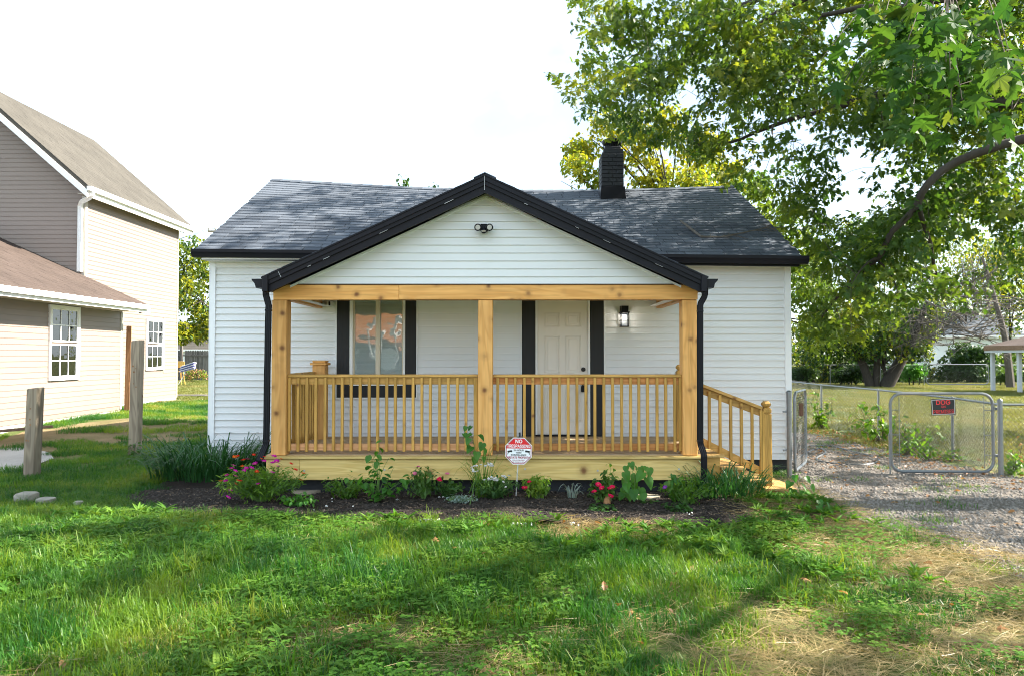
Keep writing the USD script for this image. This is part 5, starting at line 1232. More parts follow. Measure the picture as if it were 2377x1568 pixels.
LIMBS = {
 'low': ([np.array([8.5, 8.7, 3.9]), np.array([7.3, 8.5, 4.35])] + [P(2400, 316, 8.4), P(2376, 321, 8.5), P(2297, 344, 8.6), P(2230, 370, 8.8), P(2185, 397, 8.9), P(2141, 446, 9.0), P(2131, 470, 9.1), P(2109, 502, 9.2), P(2067, 544, 9.4), P(2045, 592, 9.6), P(2029, 606, 9.8), P(1984, 643, 10.2), P(1940, 690, 10.6), P(1905, 740, 11)], .088, .014),
 'low2': ([P(2131, 470, 9.1), P(2135, 490, 9.2), P(2157, 560, 9.5), P(2176, 643, 9.8), P(2202, 690, 10.1)], .035, .01),
 'mid': ([np.array([8.5, 8.8, 4.6]), np.array([7.0, 9.6, 5.2]), np.array([5.9, 10.1, 5.5])] + [P(2056, 214, 10.4), P(2002, 228, 10.5), P(1931, 252, 10.7), P(1850, 272, 10.8), P(1761, 304, 11), P(1694, 330, 11.2), P(1623, 339, 11.4)], .095, .016),
 'top1': ([np.array([8.7, 9.0, 6.0]), np.array([6.8, 9.6, 7.0]), np.array([5.6, 10, 7.4])] + [P(1859, 4, 10.6), P(1806, 27, 10.8), P(1752, 71, 11), P(1730, 134, 11.2), P(1712, 205, 11.4)], .085, .015),
 'top2': ([P(1859, 4, 10.6), P(1800, -20, 10.8), P(1761, 0, 11), P(1694, 27, 11.2), P(1654, 58, 11.4), P(1605, 129, 11.7), P(1507, 210, 12)], .055, .014),
 'top3': ([np.array([8.6, 8.9, 5.4]), np.array([7.2, 8.8, 6.4]), P(2120, 10, 9.2), P(2074, 22, 9.4), P(2010, 14, 9.6), P(1953, 27, 9.8), P(1908, 36, 10)], .09, .03),
 'up1': ([np.array([8.9, 9.2, 7.5]), np.array([7.4, 7.6, 9.2]), np.array([6.0, 5.8, 10.4]), np.array([4.8, 4.2, 10.8])], .10, .02),
 'up2': ([np.array([9.0, 9.3, 8.2]), np.array([7.4, 11.2, 10.0]), np.array([5.6, 13.2, 11.4])], .10, .02),
 'up3': ([np.array([9.0, 9.3, 8.8]), np.array([11.2, 8.0, 11]), np.array([12.8, 6.0, 12])], .09, .02),
 'up4': ([np.array([8.7, 9.0, 6.6]), np.array([10.8, 11.2, 8.2]), np.array([12.6, 13.2, 9])], .09, .02),
 'near': ([np.array([8.5, 8.7, 3.4]), np.array([7.0, 7.0, 4.5]), np.array([5.2, 5.4, 4.9]), np.array([4.1, 4.6, 4.6]), P(2420, -90, 4.3), P(2200, -110, 4.2)], .07, .012),
 'near2': ([np.array([7.0, 7.0, 4.5]), np.array([6.0, 5.2, 5.4]), np.array([4.4, 3.4, 5.8])], .05, .012),
 'out1': ([np.array([8.6, 8.8, 4.8]), np.array([10.6, 6.2, 6.4]), np.array([12.0, 4.2, 7.4]), np.array([13.2, 2.6, 7.9])], .09, .02),
 'out2': ([np.array([10.6, 6.2, 6.4]), np.array([9.6, 3.6, 7.6]), np.array([8.0, 1.2, 8.6])], .06, .015),
 'out3': ([np.array([8.6, 8.8, 5.2]), np.array([11.5, 8.8, 6.4]), np.array([13.8, 8.4, 7])], .09, .02),
}
def smooth_path(pts, n):
    p = np.asarray(pts, float); t = np.r_[0, np.cumsum(np.linalg.norm(np.diff(p, axis=0), axis=1))]
    from scipy.interpolate import PchipInterpolator
    s = np.linspace(0, t[-1], n); return PchipInterpolator(t, p)(s)
tp_ = smooth_path(trunk, 18); obj('trunk', MB().tube(tp_, np.linspace(.36, .06, 18) * np.r_[1.25, 1.08, np.ones(16)], 14), 'bark', TREE, smooth=40)
nodes = [(q, r) for q, r in zip(tp_[6:], np.linspace(.2, .06, 12))]
for k, (pts, r0, r1) in LIMBS.items():
    n = 4 * len(pts); p = smooth_path(pts, n)
    rgl = np.random.default_rng(len(k) * 7); p[2:-1] += np.cumsum(rgl.normal(0, .006, (n - 3, 3)), 0) * .5
    obj('limb', MB().tube(p, np.linspace(r0, r1, n), 10), 'bark', TREE, smooth=40)
    nodes += list(zip(p, np.linspace(r0, r1, n)))
# boughs: points of the crown joined to the nearest wood, then leafy twigs along them
rng = np.random.default_rng(42)
def crown_pts(n, seed):
    rg = np.random.default_rng(seed); out = []
    while len(out) < n:
        p = np.array([8.4, 8.4, 8.2]) + rg.normal(0, 1, (4000, 3)) * 0
        d_ = rg.normal(0, 1, (4000, 3)); d_ /= np.linalg.norm(d_, axis=1, keepdims=True); r = rg.random(4000) ** .42
        p = np.array([8.3, 8.2, 8.4]) + d_ * r[:, None] * np.array([7.9, 9.2, 6.6])
        p = p[(p[:, 2] > 3.0) & in_mask(p)]
        u, v = project(p); near = np.isfinite(u) & (u > 1200) & (u < 2440) & (v > -60) & (v < 1600) & (p[:, 1] < 9.0)
        out += list(p[~near])
    return np.array(out[:n])
boughs = crown_pts(640, 1)
# those over the picture: fill the visible outline evenly
rg = np.random.default_rng(9); vis = []
while len(vis) < 520:
    u, v, Y = rg.uniform(1310, 2430), rg.uniform(-60, 790), rg.uniform(9.3, 14.0)
    if u < 1850 and v > 380: Y = rg.uniform(10.5, 15)
    if v < 420 and rg.random() < .3: continue
    p = P(u, v, Y)
    if p[2] < 2.0 or not in_mask(p[None])[0]: continue
    if v > 560 and u > 2150 and rg.random() < .5: continue
    vis.append(p)
boughs = np.vstack([np.array(vis), boughs])
npos = np.array([q for q, r in nodes]); nrad = np.array([r for q, r in nodes])
order = np.argsort([np.linalg.norm(npos - b, axis=1).min() for b in boughs])
wood_ = MB(); twigs = []
npos, nrad = list(npos), list(nrad)
for i in order:
    b = boughs[i]; A = np.array(npos); dd_ = np.linalg.norm(A - b, axis=1) + .6 * np.maximum(0, b[2] - A[:, 2] < -1.2); j = int(np.argmin(dd_))
    a = A[j]; L = np.linalg.norm(b - a)
    if L > 4.5: continue
    mid = (a + b) / 2 + rng.normal(0, .08, 3) * L + [0, 0, .14 * L]
    t = np.linspace(0, 1, 6)[:, None]; p = (1 - t) ** 2 * a + 2 * t * (1 - t) * mid + t ** 2 * b
    r0 = min(nrad[j] * .62, .012 + .009 * L); wood_.tube(p, np.linspace(r0, .004, 6), 5, False)
    for q, r in zip(p[2:], np.linspace(r0, .005, 6)[2:]): npos.append(q); nrad.append(r)
    twigs.append(p)
obj('branch', wood_, 'bark', TREE, kind='stuff', smooth=40)
def leaf_cluster(seed, n, size, spread, leaf):
    rg = np.random.default_rng(seed); tip = np.array([rg.normal(0, .1), spread, -.25 * spread]); pos, R = [], []
    for k in range(n):
        t = (k + .5) / n; pos.append(tip * t + rg.normal(0, .035, 3) + np.array([rg.choice([-1, 1]) * .06, 0, -.02]))
    pos = np.array(pos); az = rg.uniform(-1.5, 1.5, n) * 1.1
    R = rot(-rg.uniform(.15, 1.35, n), rg.uniform(-.5, .5, n), az)
    return copies(*leaf, pos, R, rg.uniform(.75, 1.2, n) * size)
far_leaf, big_leaf = maple_leaf(False), maple_leaf(True)
protos = [(leaf_cluster(s, 15, .108, .44, far_leaf), 'maple_leaf') for s in range(8)] + [(leaf_cluster(s + 50, 11, .10, .38, far_leaf), 'autumn_leaf') for s in range(2)]
cp, ct = [], []
for p in twigs:
    n = rng.integers(8, 13)
    t = rng.uniform(.35, 1.0, n); base = np.array([np.interp(t, np.linspace(0, 1, 6), p[:, k]) for k in range(3)]).T
    cp.append(base + rng.normal(0, .26, (n, 3)) * [1, 1, .75]); 
cp = np.vstack(cp)
keep = in_mask(cp) & (cp[:, 2] > 1.6)
# nothing inside the house or brushing the porch
keep &= ~((cp[:, 1] > 8.6) & (cp[:, 1] < 17.5) & (cp[:, 0] < 4.6) & (cp[:, 2] < 4.4)) & ~((cp[:, 1] < 2.0) & (cp[:, 0] < 3.0) & (cp[:, 2] < 5.5))
u, v = project(cp); keep &= ~((cp[:, 1] < 8.6) & (cp[:, 1] > .3) & (u > 0) & (u < 2400) & (v > -40) & (v < 1568))
cl_ = meshkit.fbm(cp * 1.25, 3, 77); c2_ = meshkit.fbm(cp * [.45, 1.2, .9] + 31, 2, 78)
uu, vv = project(cp); inpic = (cp[:, 1] > .3) & (uu < 2450) & (vv > -80)
keep &= (cl_ > np.quantile(cl_, .47)) & (inpic | (c2_ > np.quantile(c2_, .24)))
cp = cp[keep]; n = len(cp)
idx = np.where(rng.random(n) < .07, rng.integers(8, 10, n), rng.integers(0, 8, n))
instancer('foliage', protos, cp, rot(rng.normal(0, .35, n), rng.normal(0, .3, n), rng.uniform(0, 2 * np.pi, n)), rng.uniform(.8, 1.2, n), idx, TREE, kind='stuff')
N_CLUSTERS = n
# the spray of big leaves hanging close to the lens, each a leaf of its own
NEARM = Polygon([(1960, 60), (2040, -30), (2390, -30), (2390, 330), (2320, 345), (2270, 270), (2240, 300), (2160, 330), (2085, 325), (2040, 300), (2000, 250), (1930, 240), (1870, 235), (1885, 175), (1935, 120)]); prepare(NEARM)
sprays = []
rg = np.random.default_rng(17); nw = MB(); cnt = 0
roots = [P(2460, 120, 4.4), P(2460, -140, 4.3), P(2200, -160, 4.2), P(2470, 260, 4.6)]
tw_pts = []
while len(tw_pts) < 34:
    u, v, Y = rg.uniform(1860, 2390), rg.uniform(-30, 345), rg.uniform(3.3, 4.6)
    if contains_xy(NEARM, u, v): tw_pts.append(P(u, v - 20, Y))
for q in tw_pts:
    a = roots[int(np.argmin([np.linalg.norm(q - r) for r in roots]))]; mid = (a + q) / 2 + rg.normal(0, .08, 3) + [0, 0, .1]
    t = np.linspace(0, 1, 6)[:, None]; nw.tube((1 - t) ** 2 * a + 2 * t * (1 - t) * mid + t ** 2 * q, np.linspace(.005, .002, 6), 5, False)
obj('twig', nw, 'twig', TREE, kind='stuff')
tries = 0
while cnt < 290 and tries < 6000:
    tries += 1
    q = tw_pts[rg.integers(len(tw_pts))] + rg.normal(0, .14, 3) * [1, 1, .8]
    u, v = project(q)
    if not contains_xy(NEARM, float(u), float(v)): continue
    if v > 170 and u < 2050 and rg.random() < .65: continue
    s = rg.uniform(.095, .155)
    R = rot(-rg.uniform(.2, 1.5, 1), rg.uniform(-.6, .6, 1), rg.uniform(0, 2 * np.pi, 1))
    lv, lf = maple_leaf(True, rg.uniform(.05, .55)); lv = lv + np.c_[0 * lv[:, 0], 0 * lv[:, 0], .05 * np.sin(7 * lv[:, 1] + rg.uniform(0, 6))]
    V, F = copies(lv, lf, [q], R, np.array([s]))
    obj('leaf', (V, F), 'near_leaf', TREE); cnt += 1
# ------------------------------------------------------------------ trees farther off
def crown_leaves(rg, lobes, n, size, leaf, droop=(-.2, 1.3)):
    """leaves through lobes (centre, radii): thicker towards each lobe's outside"""
    w = np.array([np.prod(r) ** .67 for c, r in lobes]); k = rg.choice(len(lobes), n, p=w / w.sum())
    d_ = rg.normal(0, 1, (n, 3)); d_ /= np.linalg.norm(d_, axis=1, keepdims=True)
    C = np.array([c for c, r in lobes])[k]; Rr = np.array([r for c, r in lobes])[k]
    p = C + d_ * Rr * (rg.random(n) ** .45)[:, None]
    cl = meshkit.noise(p * (1.4 / max(size * 4, .5)), 7) + .25 * rg.random(n)
    p = p[cl > np.quantile(cl, .28)]; m_ = len(p)
    return copies(*leaf, p, rand_R(rg, m_, droop), rg.uniform(.7, 1.3, m_) * size)
def tree(name, label, cat, base, trunk_r, height, lobes, n, size, looks, seed, group=None, lean=(0, 0), stems=1, bark='bark', leaf=None):
    rg = np.random.default_rng(seed); T = thing(name, label, cat, group)
    base = np.array([base[0], base[1], float(gz(base[0], base[1])) - .1]); leaf = leaf or simple_leaf(.6, 2)
    for s in range(stems):
        top = base + [lean[0] + rg.normal(0, .3) * (stems > 1) * 2, lean[1], height * .8]
        pts = [base + [0.12 * s, 0, 0], base * .7 + top * .3 + rg.normal(0, .08, 3) * trunk_r * 4, base * .35 + top * .65 + rg.normal(0, .1, 3), top]
        p = smooth_path(pts, 12); obj('trunk', MB().tube(p, np.linspace(trunk_r, trunk_r * .2, 12), 9), bark, T, smooth=40)
        lm = MB()
        for c, r in lobes:
            j = rg.integers(4, 11); a = p[j]; e = np.array(c) + rg.normal(0, .3, 3) * np.array(r); q = smooth_path([a, (a + e) / 2 + [0, 0, .1 * np.linalg.norm(e - a)], e], 6); lm.tube(q, np.linspace(trunk_r * .35, trunk_r * .06, 6), 6)
            for _ in range(2):
                e2 = np.array(c) + rg.normal(0, .6, 3) * np.array(r); lm.tube(smooth_path([q[3], (q[3] + e2) / 2 + [0, 0, .1], e2], 5), np.linspace(trunk_r * .14, trunk_r * .03, 5), 5)
        obj('limb', lm, bark, T, kind='stuff', smooth=40)
    k = len(looks)
    for i, lk in enumerate(looks):
        obj('foliage', crown_leaves(rg, lobes, n // k, size, leaf), lk, T, kind='stuff')
    return T
def lobes_px(Y, specs, dy=1.2):
    out = []
    for (u, v, ru, rv) in specs:
        c = P(u, v, Y + dy * math.sin(u * .7 + v)); s = Y / FPX; out.append((c, (ru * s, max(ru * s, 1.0), rv * s)))
    return out
tree('yellow_tree', 'yellow green autumn tree rising behind the roof beside the black chimney', 'tree', (6.0, 24.5), .22, 8.0,
     lobes_px(24.5, [(1350, 345, 52, 38), (1335, 390, 35, 40), (1420, 290, 60, 35), (1480, 340, 62, 60), (1540, 290, 70, 45), (1510, 410, 66, 45), (1620, 350, 66, 60), (1680, 420, 60, 55), (1400, 420, 40, 30), (1600, 430, 66, 44)]), 9500, .17, ['autumn_leaf', 'yellow_leaf'], 31)
tree('green_tree', 'yellow green tree filling the gap right of the white house eave', 'tree', (8.2, 27.0), .2, 6.5,
     lobes_px(26.5, [(1790, 520, 60, 60), (1850, 590, 60, 60), (1880, 680, 60, 60), (1760, 450, 40, 40), (1900, 760, 60, 45), (1860, 640, 50, 50)]), 7000, .17, ['autumn_leaf', 'maple_leaf'], 33)
tree('autumn_tree', 'green and yellow autumn tree between the tan house and the white house', 'tree', (-19.6, 41.0), .22, 7.6,
     lobes_px(41, [(440, 590, 55, 45), (480, 640, 55, 50), (420, 660, 50, 50), (455, 720, 60, 45), (500, 740, 50, 40), (425, 770, 50, 26), (475, 775, 40, 22)]), 6500, .24, ['autumn_leaf', 'dark_leaf'], 35)
tree('thin_tree', 'sparse tips of a thin tree just topping the roof ridge left of the porch peak', 'tree', (-5.6, 38.0), .12, 10.5,
     [(P(938, 425, 38), (.45, .4, .6)), (P(1010, 440, 38), (.4, .4, .35)), (P(975, 470, 38), (1.1, .6, .6)), (P(1040, 440, 38), (.3, .3, .3))], 260, .22, ['dark_leaf'], 37)
# back row at the right
tree('twin_trunk_tree', 'old twin trunked tree with thick dark leaning trunks at the end of the back lawn', 'tree', (21.3, 40.6), .14, 3.0,
     lobes_px(40.8, [(1925, 770, 80, 44), (2040, 770, 70, 40), (2120, 760, 60, 46), (1990, 725, 100, 40), (1900, 820, 60, 40), (2150, 720, 70, 40), (2010, 810, 50, 24), (2110, 815, 36, 24)]), 9000, .22, ['dark_leaf', 'autumn_leaf'], 39)
TW = stage.GetPrimAtPath('/World/twin_trunk_tree')
for pts, r0, r1 in (([(2052, 888), (2085, 845), (2108, 800), (2128, 760), (2150, 700)], .40, .10), ([(2020, 886), (2000, 840), (1975, 795), (1945, 760), (1920, 720)], .27, .07), ([(2030, 886), (2036, 830), (2040, 780), (2048, 720)], .22, .07)):
    q = [P(u, v, 40.5) for u, v in pts]; q[0][2] = -.1; obj('trunk', MB().tube(smooth_path(q, 14), np.linspace(r0, r1, 14), 10), 'bark', TW, smooth=40)
BT = thing('bare_tree', 'mass of bare grey dead branches above the back fence at the right', 'tree')
rg = np.random.default_rng(55)
bt0 = P(2345, 880, 39.0); bt0[2] = -.1
obj('trunk', MB().tube(smooth_path([bt0, P(2335, 800, 39), P(2310, 700, 39.3), P(2280, 600, 39.5)], 12), np.linspace(.22, .07, 12), 8), 'grey_twig', BT, smooth=40)
br_ = MB()
for k in range(90):
    a = P(rg.uniform(2150, 2300), rg.uniform(640, 800), 39 + rg.uniform(-1, 1)); ang = rg.uniform(-.4, 3.3); L = rg.uniform(1.0, 3.4)
    d_ = np.array([math.cos(ang), rg.uniform(-.4, .4), math.sin(ang) * .8]) * L; e = a + d_ + [0, 0, -.25 * L * (rg.random() < .5)]
    q = smooth_path([a, (a + e) / 2 + rg.normal(0, .1, 3) * L, e], 7); br_.tube(q, np.linspace(.035, .010, 7), 4, False)
    for _ in range(5):
        j = rg.integers(1, 6); d2 = d_ / L * rg.uniform(.4, 1.3) + rg.normal(0, .45, 3); br_.tube([q[j], q[j] + d2 * .5 + rg.normal(0, .05, 3), q[j] + d2], [.016, .011, .006], 4, False)
for k in range(130):   # the pale dead tangle drooping in front
    a = P(rg.normal(2110, 30), rg.normal(765, 25), 39.4 + rg.uniform(-.6, .6)); ang = rg.uniform(-2.9, -.2); L = rg.uniform(.5, 1.7); d_ = np.array([math.cos(ang), rg.uniform(-.3, .3), math.sin(ang)]) * L
    br_.tube([a, a + d_ * .5 + rg.normal(0, .1, 3), a + d_ + [0, 0, -.1]], [.018, .012, .006], 4, False)
obj('branch', br_, 'grey_twig', BT, kind='stuff')
rows_ = [('dense dark shrub tree behind the back fence nearest the white house', (1885, 800), (90, 85), 46, ['dark_leaf', 'autumn_leaf']), ('dark shrub tree behind the twin trunks, left of the far gate', (2000, 800), (95, 85), 47, ['dark_leaf']),
         ('yellowish shrub tree behind the twin trunks against the far white house', (2105, 780), (70, 75), 48, ['autumn_leaf', 'dark_leaf']), ('low dark shrub tree right of the far gate before the far white house', (2250, 835), (62, 46), 47, ['dark_leaf']),
         ('tall green tree behind the carport roof', (2340, 650), (110, 130), 50, ['dark_leaf', 'autumn_leaf']), ('shrub tree showing beneath the carport roof', (2345, 850), (60, 40), 49, ['dark_leaf', 'autumn_leaf']), ('tall hazy green tree far behind the bare branches', (2240, 620), (150, 120), 56, ['autumn_leaf', 'maple_leaf']),
         ('wide green tree behind the shrubs above the back fence', (2020, 690), (190, 110), 57, ['maple_leaf', 'dark_leaf'])]
for i, (lab, (u, v), (ru, rv), Y, lk) in enumerate(rows_):
    sp_ = [(u, v, ru * .7, rv * .7)] + [(u + ru * .6 * math.cos(a), v + rv * .55 * math.sin(a), ru * .5, rv * .5) for a in np.arange(5) * 1.26 + i] + [(u + d_u * ru, 868, ru * .5, 26) for d_u in (-.7, 0, .7) if v > 740]
    c = P(u, v, Y); tree('back_tree', lab, 'tree', (c[0], Y), .14, max(c[2] * 1.2, 2.0), lobes_px(Y, sp_, .6), 5200, .25, lk, 60 + i, 'trees along the back boundary')
for i, x in enumerate((12.0, 45, 54, 62, -34, -44, -54, 36, 28)):   # the row goes on beyond what the house hides
    Y = 62 + 5 * math.sin(i * 2.1); h = 6 + 1.5 * math.cos(i)
    tree('distant_tree', f'distant leafy tree in the far row, {["behind the white house roof", "beyond the carport", "past the carport to its right", "farthest right", "behind the tan house", "left behind the tan house", "farthest left", "above the far white house", "right behind the bare branches"][i]}', 'tree', (x, Y), .2, h,
         [((x + 2.0 * math.cos(a), Y + 1.2 * math.sin(a), h * (.35 + .09 * k)), (2.6, 2.2, 1.5)) for k, a in enumerate(np.arange(6) * 1.9)], 2600, .34, [['autumn_leaf', 'dark_leaf', 'maple_leaf'][i % 3]], 90 + i, 'trees of the far row')
# trees on the near side of the street, behind the viewpoint: they shade the lawn and show in the glass
for i, (x, y, h, rr_) in enumerate(((15.5, -2.5, 9, 3.4), (17.5, 16.0, 10.5, 4.0))):
    tree('yard_tree', ['leafy yard tree right of the viewpoint whose shade falls on the lawn', 'leafy yard tree beyond the carport side, shading the driveway'][i], 'tree', (x, y), .25, h,
         [((x + rr_ * .5 * math.cos(a), y + rr_ * .5 * math.sin(a), h * (.48 + .08 * k)), (rr_ * .55, rr_ * .55, rr_ * .42)) for k, a in enumerate(np.arange(7) * 2.1)], 3000, .24, ['maple_leaf'], 120 + i)
# shrub by the board fence
tree('shrub', 'small reddish green shrub in front of the grey board fence', 'shrub', (-18.9, 42.0), .03, 1.0, [((-18.9, 42.0, .7), (.55, .45, .42)), ((-18.4, 42.1, .65), (.4, .4, .35))], 1300, .09, ['brown_leaf', 'bush_leaf'], 140)
# ------------------------------------------------------------------ flower bed
def plant(name, label, cat='plant', group=None): return thing(name, label, cat, group)
def curve(a, b, rg, bow=.12, n=6):
    a, b = np.asarray(a, float), np.asarray(b, float); L = np.linalg.norm(b - a)
    m_ = (a + b) / 2 + rg.normal(0, bow, 3) * L * [1, 1, .3] + [0, 0, .08 * L]
    t = np.linspace(0, 1, n)[:, None]; return (1 - t) ** 2 * a + 2 * t * (1 - t) * m_ + t ** 2 * b
def stems_leaves(T, base, tips, rg, leaf, size, per, look, single=False, r=.005, stem='green_stem', t0=.15, droop=(-.2, 1.1), jit=.02):
    sm = MB(); pos = []
    for tip in tips:
        c = curve(base + rg.normal(0, .015, 3) * [1, 1, 0], tip, rg); sm.tube(c, np.linspace(r, r * .35, 6), 5, False)
        t = np.r_[rg.uniform(t0, 1, max(per - 1, 1)), 1.0]
        pos.append(np.array([np.interp(t, np.linspace(0, 1, 6), c[:, k]) for k in range(3)]).T)
    obj('stem', sm, stem, T)
    pos = np.vstack(pos); n = len(pos); pos = pos + rg.normal(0, jit, (n, 3))
    R = rand_R(rg, n, droop); s = rg.uniform(.65, 1.2, n) * size
    if single:
        for k in range(n):
            obj('leaf', copies(*leaf, pos[k:k + 1], R[k:k + 1], s[k:k + 1]), look, T)
    else: obj('foliage', copies(*leaf, pos, R, s), look, T, kind='stuff')
def bloom(T, p, r, look, petals=9, up=.5, seed=0, name='flower', wide=.55):
    rg = np.random.default_rng(seed); lv, lf = simple_leaf(wide, 2, .1, -.15)
    az = np.arange(petals) * 2 * np.pi / petals + rg.uniform(0, 1); Rz = rot(0 * az + rg.uniform(.1, .3), 0 * az, az)
    tilt = rot(up + rg.uniform(-.3, .3), rg.uniform(-.4, .4), rg.uniform(-.5, .5))[0]
    V, F = copies(lv, lf, np.zeros((petals, 3)), tilt @ Rz, np.full(petals, r) * rg.uniform(.85, 1.1, petals))
    f = obj(name, (V + p, F), look, T)
    obj('flower_eye', MB().ball(np.asarray(p) + tilt @ [0, 0, r * .12], r * .24, 1, (1, 1, .6)), 'flower_eye', f)
    return f
def bush_tips(rg, base, n, rx, ry, h, lo=.35):
    a = rg.uniform(0, 2 * np.pi, n); r = np.sqrt(rg.random(n)); return base + np.c_[rx * r * np.cos(a), ry * r * np.sin(a), h * (lo + (1 - lo) * np.sqrt(np.maximum(1 - r ** 2, 0)) * rg.uniform(.6, 1.0, n))]
z5 = lambda zx, zy: ((600 + zx / 3.169) / 1.293, (1250 + zy / 3.169) / 1.293)
z6 = lambda zx, zy: ((1300 + zx / 2.7965) / 1.293, (1250 + zy / 2.7965) / 1.293)
gp_ = lambda x, y: np.array([x, y, float(gz_bed(x, y)) + .015])
thin_leaf, oval_leaf, hleaf, rleaf = simple_leaf(.26, 2, .2, .3), simple_leaf(.52, 3, .25, .25), heart_leaf(), simple_leaf(.7, 3, .25, .2)
# red and purple bush
rg = np.random.default_rng(201); yb = 8.72; c = P(605, 1140, yb); b = gp_(c[0], yb)
Z = plant('flower_bush', 'wide airy bush of red, orange and magenta flowers at the left end of the porch', 'flower bush')
tips = bush_tips(rg, b, 150, .56, .34, .46); tips = tips[(np.abs(tips[:, 0] - b[0]) < .6)]
stems_leaves(Z, b, tips, rg, thin_leaf, .075, 13, 'bush_leaf', r=.0035, t0=.25, droop=(-.9, .8), jit=.03)
fl = {'petal_red': [(360, 375), (510, 360), (615, 380), (415, 410), (865, 448), (905, 505), (540, 520), (340, 637), (375, 610), (960, 600)], 'petal_orange': [(585, 400), (770, 400), (405, 470), (195, 610), (980, 540), (330, 385)],
      'petal_magenta': [(450, 400), (320, 460), (305, 490), (440, 490), (335, 515), (700, 378), (728, 425), (740, 470), (690, 440), (688, 530), (335, 562), (255, 555), (290, 700), (268, 765), (555, 640), (525, 445), (490, 490), (610, 425), (420, 512), (245, 610)]}
k = 0
for lk, L in fl.items():
    for q in L:
        u, v = z5(*q); Yq = yb - .30 + .25 * min(max((1130 - v) / 70, 0), 1) + rg.uniform(-.1, .1)
        bloom(Z, P(u, v, Yq), rg.uniform(.030, .046), lk, 8, -.6, 300 + k); k += 1
low = bush_tips(rg, gp_(P(690, 1150, 8.45)[0], 8.45), 22, .28, .18, .16); stems_leaves(Z, gp_(P(680, 1150, 8.5)[0], 8.5), low, rg, rleaf, .06, 6, 'sapling_leaf', r=.003)
# strap leaved clumps
def strap_clump(label, bx_, by_, n, L, spread, seed, look='lily_blade', w=.012, name='lily_clump', hgt=1.0):
    rg = np.random.default_rng(seed); T = plant(name, label); V, F, k = [], [], 0
    for i in range(n):
        a = rg.uniform(0, 2 * np.pi); r = spread * math.sqrt(rg.random()); b0 = np.array([bx_ + r * math.cos(a) * 1.7, by_ + r * math.sin(a) * .7, 0]); b0[2] = float(gz(b0[0], b0[1])) - .01
        d_ = np.array([math.cos(a + rg.normal(0, .6)), math.sin(a + rg.normal(0, .6)), 0]); ln = L * rg.uniform(.6, 1.15); t = np.linspace(0, 1, 6)
        out = ln * rg.uniform(.35, .85); up = ln * rg.uniform(.55, .95) * hgt
        p = b0 + d_ * (out * t[:, None] ** 1.5) + np.array([0, 0, 1]) * (up * (np.sin(t * rg.uniform(1.6, 2.6)) / 1.0))[:, None]
        s = np.cross(d_, [0, 0, 1]); ww = (w * rg.uniform(.7, 1.2) * np.array([.8, 1, 1, .85, .55, .05]))[:, None]
        V += [p - s * ww / 2, p + s * ww / 2]; F += [np.array([[j, j + 1, j + 7], [j, j + 7, j + 6]]) + k for j in range(5)]; k += 12
    obj('blade', (np.vstack(V), np.vstack(F)), look, T, kind='stuff'); return T
strap_clump('large dark arching lily clump by the left front corner of the white house', -4.35, 10.35, 620, .86, .52, 211, w=.017, hgt=.78)
strap_clump('dark lily clump at the foot of the porch steps by the right downspout', 2.72, 9.0, 320, .60, .28, 212, w=.016, hgt=.74)
strap_clump('small thin spider like tuft of pale grass against the black skirting', P(z6(1165, 0)[0], 1140, 8.95)[0], 8.95, 34, .24, .03, 213, 'silver_leaf', .008, 'grass_tuft')
# tall sapling with toothed leaves
rg = np.random.default_rng(221); ys_ = 8.75
S1 = plant('leafy_sapling', 'tall bright leafy sapling standing alone in front of the left porch bay', 'sapling')
b = gp_(P(875, 1150, ys_)[0], ys_)
t1 = [P(*z5(*q), ys_ + rg.uniform(-.08, .08)) for q in ((1705, 262), (1690, 300), (1800, 380), (1840, 480), (1640, 360), (1640, 440), (1760, 560), (1600, 520), (1700, 470))]
t2 = [P(*z5(*q), ys_ - rg.uniform(.05, .2)) for q in ((1520, 560), (1400, 540), (1600, 580), (1900, 610), (1980, 590), (1650, 700), (1750, 680), (1850, 700), (1700, 760), (1800, 620), (1600, 660), (1880, 660))]
stems_leaves(S1, b, t1, rg, rleaf, .105, 4, 'sapling_leaf', True, r=.006, t0=.45, jit=.025); stems_leaves(S1, b, t2, rg, rleaf, .10, 5, 'sapling_leaf', True, r=.004, t0=.5, jit=.03)
def shrub(name, label, u, v, Y, rx, ry, h, n, leaf, size, per, look, seed, cat='shrub', **kw):
    rg = np.random.default_rng(seed); T = plant(name, label, cat); b = gp_(P(u, v, Y)[0], Y)
    stems_leaves(T, b, bush_tips(rg, b, n, rx, ry, h), rg, leaf, size, per, look, r=.0035, **kw); return T
shrub('low_shrub', 'low spreading rose like shrub left of the tall bright sapling', *z5(1400, 700), 8.95, .36, .2, .30, 44, oval_leaf, .055, 9, 'bush_leaf', 231)
A = shrub('pink_azalea', 'small glossy shrub with pink flowers between the sapling and white flowers', *z5(2130, 740), 8.85, .27, .18, .42, 34, oval_leaf, .062, 10, 'rose_leaf', 232, 'flower bush', t0=.3)
for k, q in enumerate(((2075, 475), (2043, 538))): bloom(A, P(*z5(*q), 8.72), .03, 'petal_pink', 6, -.8, 400 + k, wide=.8)
B = shrub('pink_petunia', 'low dark leaved plant with two deep pink flowers left of the white flowers', *z5(2350, 660), 8.95, .22, .15, .24, 26, rleaf, .06, 8, 'rose_leaf', 233, 'flower bush')
for k, q in enumerate(((2350, 545), (2283, 610), (2275, 590))): bloom(B, P(*z5(*q), 8.76), .036, 'petal_pink' if k == 0 else 'petal_crimson', 6, -.9, 410 + k, wide=.85)
W_ = shrub('white_phlox', 'mound with clusters of white flowers left of the octagonal sign', *z6(520, 640), 8.86, .34, .2, .30, 50, oval_leaf, .055, 9, 'rose_leaf', 234, 'flower bush')
rg = np.random.default_rng(240); k = 0
